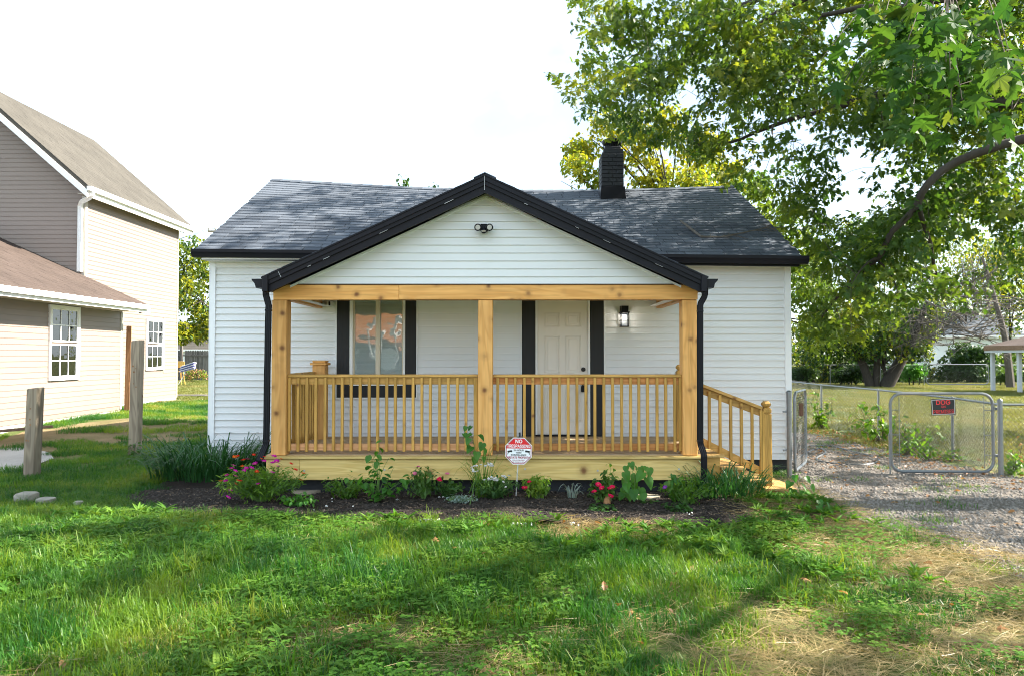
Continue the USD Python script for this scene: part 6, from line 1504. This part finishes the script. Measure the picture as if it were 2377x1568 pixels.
for (cx_, cy_, n_) in ((355, 415, 5), (335, 455, 6), (475, 405, 9), (500, 525, 12), (615, 500, 4), (605, 560, 2), (470, 520, 4)):
    for _ in range(n_):
        u, v = z6(cx_ + rg.normal(0, 20), cy_ + rg.normal(0, 11)); bloom(W_, P(u, v, 8.70 + rg.uniform(-.03, .03)), .021, 'petal_white', 5, -.7, 500 + k, wide=.95); k += 1
    st_ = P(*z6(cx_, cy_), 8.71)
    obj('flower_stalk', MB().tube(curve(gp_(P(*z6(480, 640), 8.85)[0], 8.85), st_, rg), .0025, 5), 'green_stem', W_)
SPK = strap_clump('spray of stiff upright thin grass blades behind the white flowers', P(z6(410, 0)[0], 1140, 8.92)[0], 8.92, 70, .66, .06, 214, 'bush_leaf', .007, 'grass_tuft', 1.1)
# heart leaved saplings
def heart_sapling(label, stem_pts, leaves, Y, size, seed):
    rg = np.random.default_rng(seed); T = plant('heart_leaf_sapling', label, 'sapling'); sp = [P(*q, Y) for q in stem_pts]; sp[0][2] = gp_(sp[0][0], Y)[2] - .02
    c = smooth_path(sp, 10); obj('stem', MB().tube(c, np.linspace(.007, .003, 10), 6, False), 'green_stem', T)
    for (u, v, s) in leaves:
        q = P(u, v, Y + rg.uniform(-.14, .08)); j = int(np.argmin(np.linalg.norm(c - q, axis=1)))
        R = rot(-rg.uniform(.5, 1.25), rg.uniform(-.4, .4), math.pi + rg.uniform(-1.0, 1.0))
        V, F = copies(*hleaf, q[None], R, np.array([size * s])); V = V + [0, 0, size * s * .35]
        lf_ = obj('leaf', (V, F), 'sapling_leaf', T)
        obj('leaf_stalk', MB().tube([c[j], (c[j] + V[1]) / 2 + [0, 0, .01], V[1]], .0018, 4, False), 'green_stem', lf_)
heart_sapling('heart leaf sapling rising in front of the centre porch post above the white flowers', [z6(370, 620), z6(350, 420), z6(345, 250), z6(300, 100)],
              [(*z6(*q), s) for q, s in (((275, 95), .7), ((320, 95), .7), ((255, 160), .9), ((320, 160), .8), ((385, 175), 1), ((300, 225), 1), ((415, 245), 1.1), ((320, 275), 1.1), ((425, 285), 1.0), ((365, 320), 1.1), ((350, 365), 1.0), ((430, 350), .8), ((300, 200), .9))], 9.02, .105, 251)
heart_sapling('broad heart leaf sapling with the biggest leaves, right of the crimson flowers', [z6(1690, 690), z6(1690, 560), z6(1660, 420)],
              [(*z6(*q), s) for q, s in (((1655, 405), .8), ((1620, 435), .8), ((1690, 430), .7), ((1735, 445), .9), ((1810, 455), 1), ((1765, 430), .6), ((1605, 495), 1.1), ((1700, 515), 1.0), ((1760, 500), 1.2), ((1600, 555), 1.1), ((1690, 575), 1.2), ((1790, 545), 1.3), ((1625, 590), 1.1), ((1740, 630), 1.2), ((1600, 620), 1.0), ((1680, 645), 1.1), ((1640, 660), 1.0), ((1760, 665), .9), ((1700, 690), .8), ((1590, 665), .8))], 8.80, .125, 252)
heart_sapling('short heart leaf sapling by the violet flower near the right downspout', [z6(2010, 700), z6(2010, 600), z6(2010, 510)],
              [(*z6(*q), s) for q, s in (((2010, 510), .9), ((2050, 540), .9), ((1975, 575), 1.1), ((2060, 590), 1.0), ((2005, 620), 1.1), ((2050, 650), 1), ((1985, 670), .9), ((2090, 560), .8))], 8.78, .12, 253)
heart_sapling('heart leaf weed growing alone at the edge of the gravel below the steps', [(1863, 1172), (1860, 1150), (1850, 1118)],
              [(u, v, s) for u, v, s in ((1845, 1108, .8), (1870, 1112, .8), (1835, 1125, 1), (1858, 1128, 1), (1882, 1132, .9), (1840, 1142, 1), (1868, 1148, 1), (1890, 1150, .8), (1860, 1160, .9), (1880, 1165, .7))], 9.0, .12, 254)
heart_sapling('small weed with few heart leaves in straw near the gravel edge', [(1912, 1215), (1910, 1195), (1905, 1170)],
              [(u, v, s) for u, v, s in ((1900, 1166, .8), (1918, 1172, .9), (1898, 1180, .9), (1922, 1188, .9), (1908, 1196, 1), (1900, 1205, .8))], 8.1, .11, 255)
R1 = shrub('red_rose_bush', 'small compact bush with one crimson bloom just right of the octagonal sign', *z6(870, 665), 8.85, .19, .15, .33, 36, oval_leaf, .06, 10, 'bush_leaf', 261, 'flower bush', t0=.3)
for k, (q, r_) in enumerate((((765, 595), .045), ((805, 545), .03))): bloom(R1, P(*z6(*q), 8.72), r_, 'petal_crimson', 7, -.9, 600 + k, wide=.85)
R2 = shrub('crimson_geranium', 'upright plant with five crimson blooms left of the broad heart leaf sapling', *z6(1430, 700), 8.72, .16, .12, .36, 24, rleaf, .07, 7, 'rose_leaf', 262, 'flower bush', t0=.3)
for k, q in enumerate(((1385, 568), (1415, 600), (1485, 600), (1355, 630), (1487, 665), (1500, 590))): bloom(R2, P(*z6(*q), 8.60), .042, 'petal_crimson', 9, -.9, 610 + k, wide=.8)
RT = plant('rose_stem', 'single slender leafy rose stem reaching up above the crimson blooms', 'plant'); rg = np.random.default_rng(263)
stems_leaves(RT, gp_(P(*z6(1455, 700), 8.8)[0], 8.8), [P(*z6(*q), 8.8) for q in ((1490, 385), (1510, 430), (1450, 440), (1500, 480), (1465, 470), (1480, 520))], rg, oval_leaf, .07, 5, 'bush_leaf', True, t0=.6)
V1 = shrub('violet_bush', 'bushy low plant with one violet bloom at the right end of the bed', *z6(2110, 740), 8.62, .36, .22, .34, 44, oval_leaf, .06, 9, 'bush_leaf', 264, 'flower bush', t0=.3)
bloom(V1, P(*z6(1945, 590), 8.55), .034, 'petal_violet', 9, -.9, 630)
shrub('silver_plant', 'low silvery grey green plant at the foot of the white flowers', *z6(240, 660), 8.66, .20, .12, .09, 60, rleaf, .026, 9, 'silver_leaf', 265, 'plant')
BW = plant('bent_weed', 'tall yellowing grass weed bending over the mulch left of the sign stake', 'weed'); rg = np.random.default_rng(266)
wp = [P(*z6(300, 765), 8.5), P(*z6(325, 650), 8.52), P(*z6(345, 540), 8.55), P(*z6(375, 480), 8.56)]
obj('stem', MB().tube(smooth_path(wp, 10), np.linspace(.006, .004, 10), 5), 'green_stem', BW)
wl = MB()
for q0, q1 in ((wp[1], P(*z6(360, 600), 8.5)), (wp[2], P(*z6(300, 640), 8.5)), (wp[3], P(*z6(420, 430), 8.55)), (wp[3], P(*z6(330, 520), 8.5))): wl.bar(q0, (q0 + q1) / 2 + [0, 0, .02], .012, .002); wl.bar((q0 + q1) / 2 + [0, 0, .02], q1, .009, .002)
obj('blade', wl, 'bush_leaf', BW)
# creeping weeds in the bed's right half (nobody could count them)
rg = np.random.default_rng(270); pts = []
while len(pts) < 420:
    u, v = rg.uniform(1310, 2150), rg.uniform(690, 830); q = z6(u, v); p = ground_at(*q)
    if BED.contains(Point(p[0], p[1])) and meshkit.noise(np.array([[p[0] * 3, p[1] * 3, 0]]), 4)[0] > .48: pts.append(p + [0, 0, .02 + rg.uniform(0, .05)])
pts = np.array(pts); n = len(pts)
data(obj('creeping_weeds', copies(*rleaf, pts, rand_R(rg, n, (-.1, .5)), rg.uniform(.03, .07, n)), 'rose_leaf'), 'low creeping green weeds covering the right half of the mulch bed', 'weeds', kind='stuff')
# growth along the chain link fence
def fence_sapling(label, u, vb, Y, tips, n, size, seed, look='bush_leaf', leaf=None, name='fence_sapling'):
    rg = np.random.default_rng(seed); T = plant(name, label, 'sapling'); p = P(u, vb, Y); b = np.array([p[0], Y, float(gz(p[0], Y)) - .02])
    stems_leaves(T, b, [P(a, c_, Y + rg.uniform(-.2, .2)) for a, c_ in tips], rg, leaf or hleaf, size, n, look, r=.008, stem='twig', t0=.25, jit=.04)
z7 = lambda zx, zy: ((2050 + zx / 2.326) / 1.293, (1000 + zy / 2.326) / 1.293)
fence_sapling('slim round leaved sapling on the chain link fence nearest the house', z7(965, 650)[0], 990, 17.5, [z7(*q) for q in ((920, 400), (1030, 430), (870, 460), (1000, 480), (940, 520), (1035, 540), (900, 560), (985, 580))], 8, .14, 281)
fence_sapling('round leaved sapling left of the wide gate with drooping side shoots', z7(1380, 770)[0], 1020, 14.6, [z7(*q) for q in ((1350, 500), (1240, 500), (1400, 540), (1180, 560), (1170, 640), (1440, 600), (1290, 620), (1230, 480), (1380, 600))], 10, .13, 282)
fence_sapling('leafy shoots behind the left half of the dog sign gate', z7(1560, 800)[0], 1045, 12.9, [z7(*q) for q in ((1500, 580), (1560, 600), (1620, 640), (1660, 700), (1480, 640), (1580, 690), (1760, 660), (1800, 690))], 9, .10, 283)
fence_sapling('low leafy weeds beneath the dog sign gate', z7(1700, 860)[0], 1065, 12.2, [z7(*q) for q in ((1500, 720), (1560, 740), (1620, 730), (1680, 720), (1740, 770), (1640, 780), (1560, 790), (1990, 790), (1930, 820), (2010, 830), (1860, 830), (2080, 900), (1960, 880))], 12, .075, 284, name='fence_weed')
fence_sapling('green weedy plant right of the gate post at the frame edge', z7(2300, 1000)[0], 1095, 10.9, [z7(*q) for q in ((2280, 830), (2340, 820), (2300, 900), (2370, 900), (2260, 940), (2350, 960), (2320, 860))], 12, .085, 285, name='fence_weed')
fence_sapling('dry brown leaning stalk behind the fence at the right frame edge', z7(2330, 920)[0], 1085, 11.3, [z7(*q) for q in ((2370, 750), (2350, 800), (2380, 820))], 4, .07, 286, 'brown_leaf', name='dry_stalk')
fence_sapling('leafy weeds round the foot of the tall timber post', 312, 1068, 12.4, [(300, 1030), (318, 1022), (330, 1040), (295, 1050), (338, 1055), (310, 1045), (322, 1052)], 14, .07, 287, 'rose_leaf', rleaf, 'post_weed')
# dark ivy and bushes along the far fence
rg = np.random.default_rng(290)
for k, (u, v, ru, rv, lab) in enumerate(((1870, 862, 55, 26, 'bushy dark growth on the far fence beside the white house wall'), (1960, 862, 50, 26, 'bushy dark growth on the far fence left of the twin trunks'), (2120, 858, 34, 24, 'bright green bush right of the twin trunks at the far fence'), (2330, 868, 36, 22, 'dry grassy bush on the far fence under the carport'))):
    c = P(u, v, 42.9); s = 42.9 / FPX; lb = [(c + [rg.uniform(-.5, .5) * ru * s, 0, rg.uniform(-.3, .2) * rv * s], (ru * s * .6, .7, rv * s * .7)) for _ in range(4)]
    T = plant('fence_bush', lab, 'bush', 'bushes on the far fence'); sm = MB()
    for q, r_ in lb: sm.tube([(q[0], 42.9, -.05), (q[0] + .1, 42.9, q[2])], [.04, .015], 5)
    obj('stem', sm, 'bark', T); obj('foliage', crown_leaves(rg, lb, 1700, .2, oval_leaf), ['dark_leaf', 'dark_leaf', 'sapling_leaf', 'autumn_leaf'][k], T, kind='stuff')

# ------------------------------------------------------------------ ground cover
def free(x, y, bed=.0):
    """where lawn grows"""
    ok = ~((x > XL - .05) & (x < XR + .05) & (y > 10.95) & (y < 17.3)) & ~((x > -3.2) & (x < 3.65) & (y > 9.25) & (y < 11)) & ~((x < WXN + .02) & (y > 8.9) & (y < 20)) & ~((x < MX + .02) & (y > 19.9) & (y < 25.7))
    for g in (GRAVEL, NDRIVE, BED): ok &= ~contains_xy(g, x, y)
    return ok
def blades(n, half, hgt, w, seed, flop=.5, clump=.0):
    rg = np.random.default_rng(seed); x, y = rg.uniform(-half, half, (2, n))
    a = rg.uniform(0, 2 * np.pi, n); L = hgt * rg.uniform(.45, 1.15, n) * (.6 + .8 * meshkit.noise(np.c_[x * 9, y * 9, 0 * x], seed)); bend = rg.uniform(.15, 1.0, n) * flop
    d_ = np.c_[np.cos(a), np.sin(a), 0 * a]; s = np.c_[-np.sin(a), np.cos(a), 0 * a] * (w * rg.uniform(.6, 1.2, n))[:, None]
    b = np.c_[x, y, 0 * x - .01]; up = np.array([0, 0, 1.0])
    m1 = b + up * (L * .5)[:, None] + d_ * (L * bend * .22)[:, None]; m2 = b + up * (L * (.85 - .18 * bend))[:, None] + d_ * (L * bend * .62)[:, None]; tip = b + up * (L * (1 - .5 * bend))[:, None] + d_ * (L * bend * 1.05)[:, None]
    V = np.stack([b - s / 2, b + s / 2, m1 - s * .45, m1 + s * .45, m2 - s * .3, m2 + s * .3, tip], 1); F = np.array([[0, 1, 3], [0, 3, 2], [2, 3, 5], [2, 5, 4], [4, 5, 6]])
    return V.reshape(-1, 3), (F[None] + (np.arange(n) * 7)[:, None, None]).reshape(-1, 3)
def dry(x, y):
    """how dry the lawn is: straw lies along the gravel and in patches"""
    p = np.stack(np.broadcast_arrays(x, y, 0 * np.asarray(x)), -1)
    band = np.exp(-((np.asarray(x) - (3.35 + .12 * (8 - np.asarray(y)))) / .75) ** 2) * sstep(10.2, 9.4, y) + .9 * np.exp(-((np.asarray(x) - 1.7) / .9) ** 2 - ((np.asarray(y) - 4.2) / .9) ** 2)
    nz = meshkit.fbm(p * 1.1, 3, 23)
    return np.clip(band * (.5 + 1.3 * nz) + .9 * sstep(.60, .74, nz) * sstep(-3.5, .5, x), 0, 1)
def scatter_xy(x0, x1, y0, y1, step, seed):
    rg = np.random.default_rng(seed); g = np.stack(np.meshgrid(np.arange(x0, x1, step), np.arange(y0, y1, step), indexing='ij'), -1).reshape(-1, 2)
    return g + rg.uniform(-.5, .5, g.shape) * step, rg
def lay(name, protos, xy, rg, scale, z=0.0, flat=True, **kw):
    n = len(xy); pos = np.c_[xy, gz(xy[:, 0], xy[:, 1]) + z]
    R = rot(0 * xy[:, 0], 0 * xy[:, 0], rg.uniform(0, 2 * np.pi, n))
    return instancer(name, protos, pos, R, scale, rg.integers(0, len(protos), n), **kw)
seen = lambda xy, m_=.6: (np.abs(xy[:, 0]) < .74 * xy[:, 1] + m_)
xy, rg = scatter_xy(-9, 6, 3.3, 10.8, .30, 310); xy = xy[free(xy[:, 0], xy[:, 1]) & seen(xy)]
d_ = dry(xy[:, 0], xy[:, 1]); kp = rg.random(len(xy)) > .9 * d_; xy, d_ = xy[kp], d_[kp]
lush = .75 + .45 * meshkit.fbm(np.c_[xy * .8, 0 * xy[:, 0]], 3, 12) + .18 * sstep(1.5, -4, xy[:, 0])
sc = np.c_[np.ones(len(xy)), np.ones(len(xy)), lush * (1 - .35 * d_) * (.75 + .25 * sstep(3.4, 5.5, xy[:, 1])) * (1 - .45 * sstep(5.6, 7.4, xy[:, 1] + .25 * xy[:, 0]))]
lay('lawn_grass', [(blades(380, .24, .135, .0066, 320 + k, .75), 'grass') for k in range(8)], xy, rg, sc, label='lush uneven green grass of the front lawn', cat='grass', kind='stuff')
xy, rg = scatter_xy(-14, -3, 10.2, 24, .6, 311); xy = xy[free(xy[:, 0], xy[:, 1]) & seen(xy)]; kp = ~contains_xy(NDIRT, xy[:, 0], xy[:, 1]) | (rg.random(len(xy)) < .5); xy = xy[kp]
lay('side_grass', [(blades(900, .42, .10, .007, 340 + k, .7), 'grass') for k in range(5)], xy, rg, rg.uniform(.8, 1.15, len(xy)), label='green grass between the white house and the tan house', cat='grass', kind='stuff')
xy, rg = scatter_xy(4.2, 34, 10.5, 46, 1.1, 312); xy = xy[free(xy[:, 0], xy[:, 1]) & seen(xy, 1.5) & ((xy[:, 0] > 7.5) | (xy[:, 1] > 17))]
lay('back_grass', [(blades(1500, .75, .085, .012, 360 + k, .7), 'back_grass') for k in range(5)], xy, rg, rg.uniform(.85, 1.15, len(xy)), label='sunlit yellowing grass of the back lawn behind the chain link', cat='grass', kind='stuff')
xy, rg = scatter_xy(-30, -5, 24, 46, 1.2, 313); xy = xy[free(xy[:, 0], xy[:, 1]) & seen(xy, 1.5)]
lay('far_side_grass', [(blades(1300, .8, .085, .014, 380 + k, .7), 'back_grass') for k in range(4)], xy, rg, rg.uniform(.85, 1.15, len(xy)), label='sunny grass far behind the two houses', cat='grass', kind='stuff')
# clover and low creepers between the blades, and grass coming through the gravel
def clover(seed):
    rg = np.random.default_rng(seed); V, F, n = [], [], 0; lv = simple_leaf(.9, 2, .2, .1)
    for k in range(14):
        c = np.r_[rg.uniform(-.09, .09, 2), rg.uniform(.03, .09)]; a0 = rg.uniform(0, 6.28)
        v_, f_ = copies(*lv, np.repeat(c[None], 3, 0), rot(rg.uniform(-.1, .4, 3), 0, a0 + np.arange(3) * 2.09), np.full(3, rg.uniform(.014, .024))); V.append(v_); F.append(f_ + n); n += len(v_)
    return np.vstack(V), np.vstack(F)
rg = np.random.default_rng(330); xy = np.c_[rg.uniform(-6, 4.5, 2600), rg.uniform(3.4, 8.0, 2600)]; xy = xy[free(xy[:, 0], xy[:, 1]) & seen(xy) & (meshkit.fbm(np.c_[xy * .9, 0 * xy[:, 0]], 3, 51) > .50)]
lay('clover', [(clover(430 + k), 'weed_leaf') for k in range(5)], xy, rg, rg.uniform(.8, 1.3, len(xy)), z=.02, label='small round clover leaves mixed into the front lawn', cat='clover', kind='stuff')
rg = np.random.default_rng(331); xy = np.c_[rg.uniform(3.7, 7.4, 900), rg.uniform(6, 17, 900)]; gn = meshkit.fbm(np.c_[xy * 1.3, 0 * xy[:, 0]], 3, 61) + .22 * sstep(5.0, 4.0, xy[:, 0]) + .15 * sstep(6.6, 7.3, xy[:, 0]); xy = xy[contains_xy(GRAVEL, xy[:, 0], xy[:, 1]) & (gn + .2 * (rg.random(len(gn)) - .5) > .62)]
lay('gravel_weeds', [(blades(30, .14, .09, .006, 440 + k, .9), 'grass') for k in range(4)], xy, rg, rg.uniform(.5, 1.0, len(xy)), label='tufts of grass and weeds pushing up through the gravel driveway', cat='grass', kind='stuff')
# longer flopping tufts standing out of the lawn
xy, rg = scatter_xy(-9, 4.2, 3.4, 9.6, .27, 314); xy = xy[free(xy[:, 0], xy[:, 1]) & seen(xy)]; tn = meshkit.fbm(np.c_[xy * 1.5, 0 * xy[:, 0]], 3, 41) + .06 * sstep(2, -4, xy[:, 0]); kp = (tn > .50) & (rg.random(len(xy)) > dry(xy[:, 0], xy[:, 1])); xy = xy[kp]
lay('tall_tufts', [(blades(52, .13, .27, .0068, 390 + k, 1.15), 'grass') for k in range(7)], xy, rg, rg.uniform(.6, 1.1, len(xy)) * (1 - .35 * sstep(6.2, 7.6, xy[:, 1])), label='longer floppy grass tufts standing out of the front lawn', cat='grass', kind='stuff')
# straw
def straw(n, half, seed):
    rg = np.random.default_rng(seed); V, F = [], []
    a0 = rg.uniform(0, np.pi)
    for k in range(n):
        a = a0 + rg.normal(0, .7); L = rg.uniform(.10, .30); c = np.r_[rg.uniform(-half, half, 2), rg.uniform(.01, .06)]; d2 = np.array([math.cos(a), math.sin(a), rg.normal(0, .08)]) * L / 2; s = np.array([-math.sin(a), math.cos(a), rg.normal(0, .4)]) * .0013
        m_ = c + [0, 0, rg.uniform(-.01, .015)]; V += [c - d2 - s, c - d2 + s, m_ - s, m_ + s, c + d2 - s * .5, c + d2 + s * .5]; F += [np.array([[0, 1, 3], [0, 3, 2], [2, 3, 5], [2, 5, 4]]) + 6 * k]
    return np.array(V), np.vstack(F)
xy, rg = scatter_xy(-5, 6.5, 3.3, 10.4, .135, 315); d_ = dry(xy[:, 0], xy[:, 1]) + .05; inside = contains_xy(GRAVEL.buffer(-.35), xy[:, 0], xy[:, 1]) | ~seen(xy) | contains_xy(BED.buffer(-.12), xy[:, 0], xy[:, 1]) | ((xy[:, 1] > 9.2) & (xy[:, 0] < 3.7))
xy = xy[(rg.random(len(xy)) < d_ ** 1.3) & ~inside]
lay('dry_straw', [(straw(38, .19, 400 + k), 'straw') for k in range(6)], xy, rg, rg.uniform(.8, 1.2, len(xy)), label='dry straw and dead grass strewn along the gravel edge of the lawn', cat='straw', kind='stuff')
# broad leaved weeds
def rosette(seed):
    rg = np.random.default_rng(seed); n = rg.integers(7, 12); a = rg.uniform(0, 2 * np.pi, n); lv = simple_leaf(.26, 4, .3, .35)
    return copies(*lv, np.zeros((n, 3)), rot(rg.uniform(.35, 1.1, n), rg.uniform(-.3, .3, n), a), rg.uniform(.6, 1.2, n) * .16)
rg = np.random.default_rng(316); xy = np.c_[rg.uniform(-5.5, 5, 4200), rg.uniform(3.4, 9.0, 4200)]
wn = meshkit.fbm(np.c_[xy * .7, 0 * xy[:, 0]], 3, 31) + .10 * sstep(-2.0, 1.5, xy[:, 0]) - .25 * sstep(3.6, 4.6, xy[:, 0])
xy = xy[free(xy[:, 0], xy[:, 1]) & seen(xy) & (wn + .16 * (rg.random(len(wn)) - .5) - .14 * dry(xy[:, 0], xy[:, 1]) > .545)]
lay('broadleaf_weeds', [(rosette(420 + k), 'weed_leaf') for k in range(8)], xy, rg, rg.uniform(.35, .85, len(xy)), z=.05, label='dandelion like broad leaved weeds scattered through the front lawn', cat='weeds', kind='stuff')
# fallen leaves
rg = np.random.default_rng(317); xy = np.vstack([np.c_[rg.uniform(-4, 7.4, 700), rg.uniform(3.6, 16, 700)], np.c_[rg.normal(7.0, .5, 420), rg.uniform(9.5, 17, 420)], np.c_[rg.normal(5.2, .8, 260), rg.normal(13, 1.2, 260)]]); xy = xy[~((xy[:, 0] < 4.4) & (xy[:, 1] > 7.7)) & seen(xy)]
n = len(xy); pos = np.c_[xy, gz(xy[:, 0], xy[:, 1]) + np.where(contains_xy(GRAVEL, xy[:, 0], xy[:, 1]), .03, .055)]
instancer('fallen_leaves', [(maple_leaf(True, .4), 'brown_leaf'), (simple_leaf(.6, 3, .5, .5), 'brown_leaf')], pos, rot(rg.normal(0, .35, n), rg.normal(0, .35, n), rg.uniform(0, 6.28, n)), rg.uniform(.035, .085, n), rg.integers(0, 2, n), label='brown fallen leaves lying on the gravel and lawn', cat='leaves', kind='stuff')
# gravel stones, mulch chips, white pebbles
def pebble(seed, sub=1):
    m_ = trimesh.creation.icosphere(sub, 1.0); rg = np.random.default_rng(seed); v = m_.vertices * rg.uniform(.55, 1.0, 3) * (1 + .35 * (rg.random((len(m_.vertices), 1)) - .5)); return v, m_.faces
rg = np.random.default_rng(318); x0, y0, x1, y1 = GRAVEL.bounds; N = 52000
xy = np.c_[rg.uniform(3.4, 8.8, N), 5.4 + 12 * rg.random(N) ** 1.5]; xy = xy[contains_xy(GRAVEL.buffer(.12), xy[:, 0], xy[:, 1]) & seen(xy, .3)]; n = len(xy)
s = .0065 + .016 * rg.random(n) ** 3.0; pos = np.c_[xy, gz(xy[:, 0], xy[:, 1]) + .012 + s * .2]
instancer('gravel_stones', [(pebble(500 + k), 'stones') for k in range(6)], pos, rot(rg.uniform(0, 6, n), rg.uniform(0, 6, n), rg.uniform(0, 6, n)), s, rg.integers(0, 6, n), label='loose pale grey stones covering the gravel driveway', cat='gravel', kind='stuff')
rg = np.random.default_rng(319); xy = np.c_[rg.uniform(-5, 2.8, 16000), rg.uniform(7.8, 9.6, 16000)]; xy = xy[contains_xy(BED.buffer(.03), xy[:, 0], xy[:, 1])]; n = len(xy)
pos = np.c_[xy, gz_bed(xy[:, 0], xy[:, 1]) + .022]
chip = (trimesh.creation.box((1, .28, .14)).vertices * [1, 1, 1] * (1 + .2 * np.array([[1, 0, 0]] * 8)), trimesh.creation.box((1, .28, .14)).faces)
idx = (rg.random(n) < .06).astype(int)
instancer('mulch_chips', [(chip, 'mulch_chip'), (chip, 'mulch_pale')], pos, rot(rg.normal(0, .35, n), rg.normal(0, .35, n), rg.uniform(0, 6.28, n)), rg.uniform(.012, .045, n), idx, label='dark shredded bark mulch chips on the flower bed', cat='mulch', kind='stuff')
rg = np.random.default_rng(321); pp_ = []
for (u, v, su, sv, k) in ((1000, 1206, 22, 4, 26), (1080, 1210, 40, 3, 6), (1215, 1214, 40, 3, 9), (1330, 1214, 25, 3, 5), (1000, 1150, 60, 12, 5), (815, 1170, 80, 15, 6), (1610, 1190, 20, 6, 4)):
    for _ in range(k): pp_.append(ground_at(u + rg.normal(0, su * .5), v + rg.normal(0, sv * .5), .03))
pp_ = np.array(pp_); n = len(pp_)
instancer('white_pebbles', [(pebble(520 + k), 'pebble_white') for k in range(4)], pp_, rot(rg.uniform(0, 6, n), rg.uniform(0, 6, n), rg.uniform(0, 6, n)), rg.uniform(.009, .022, n), rg.integers(0, 4, n), label='scattered white pebbles along the front edge of the mulch bed', cat='pebbles', kind='stuff')
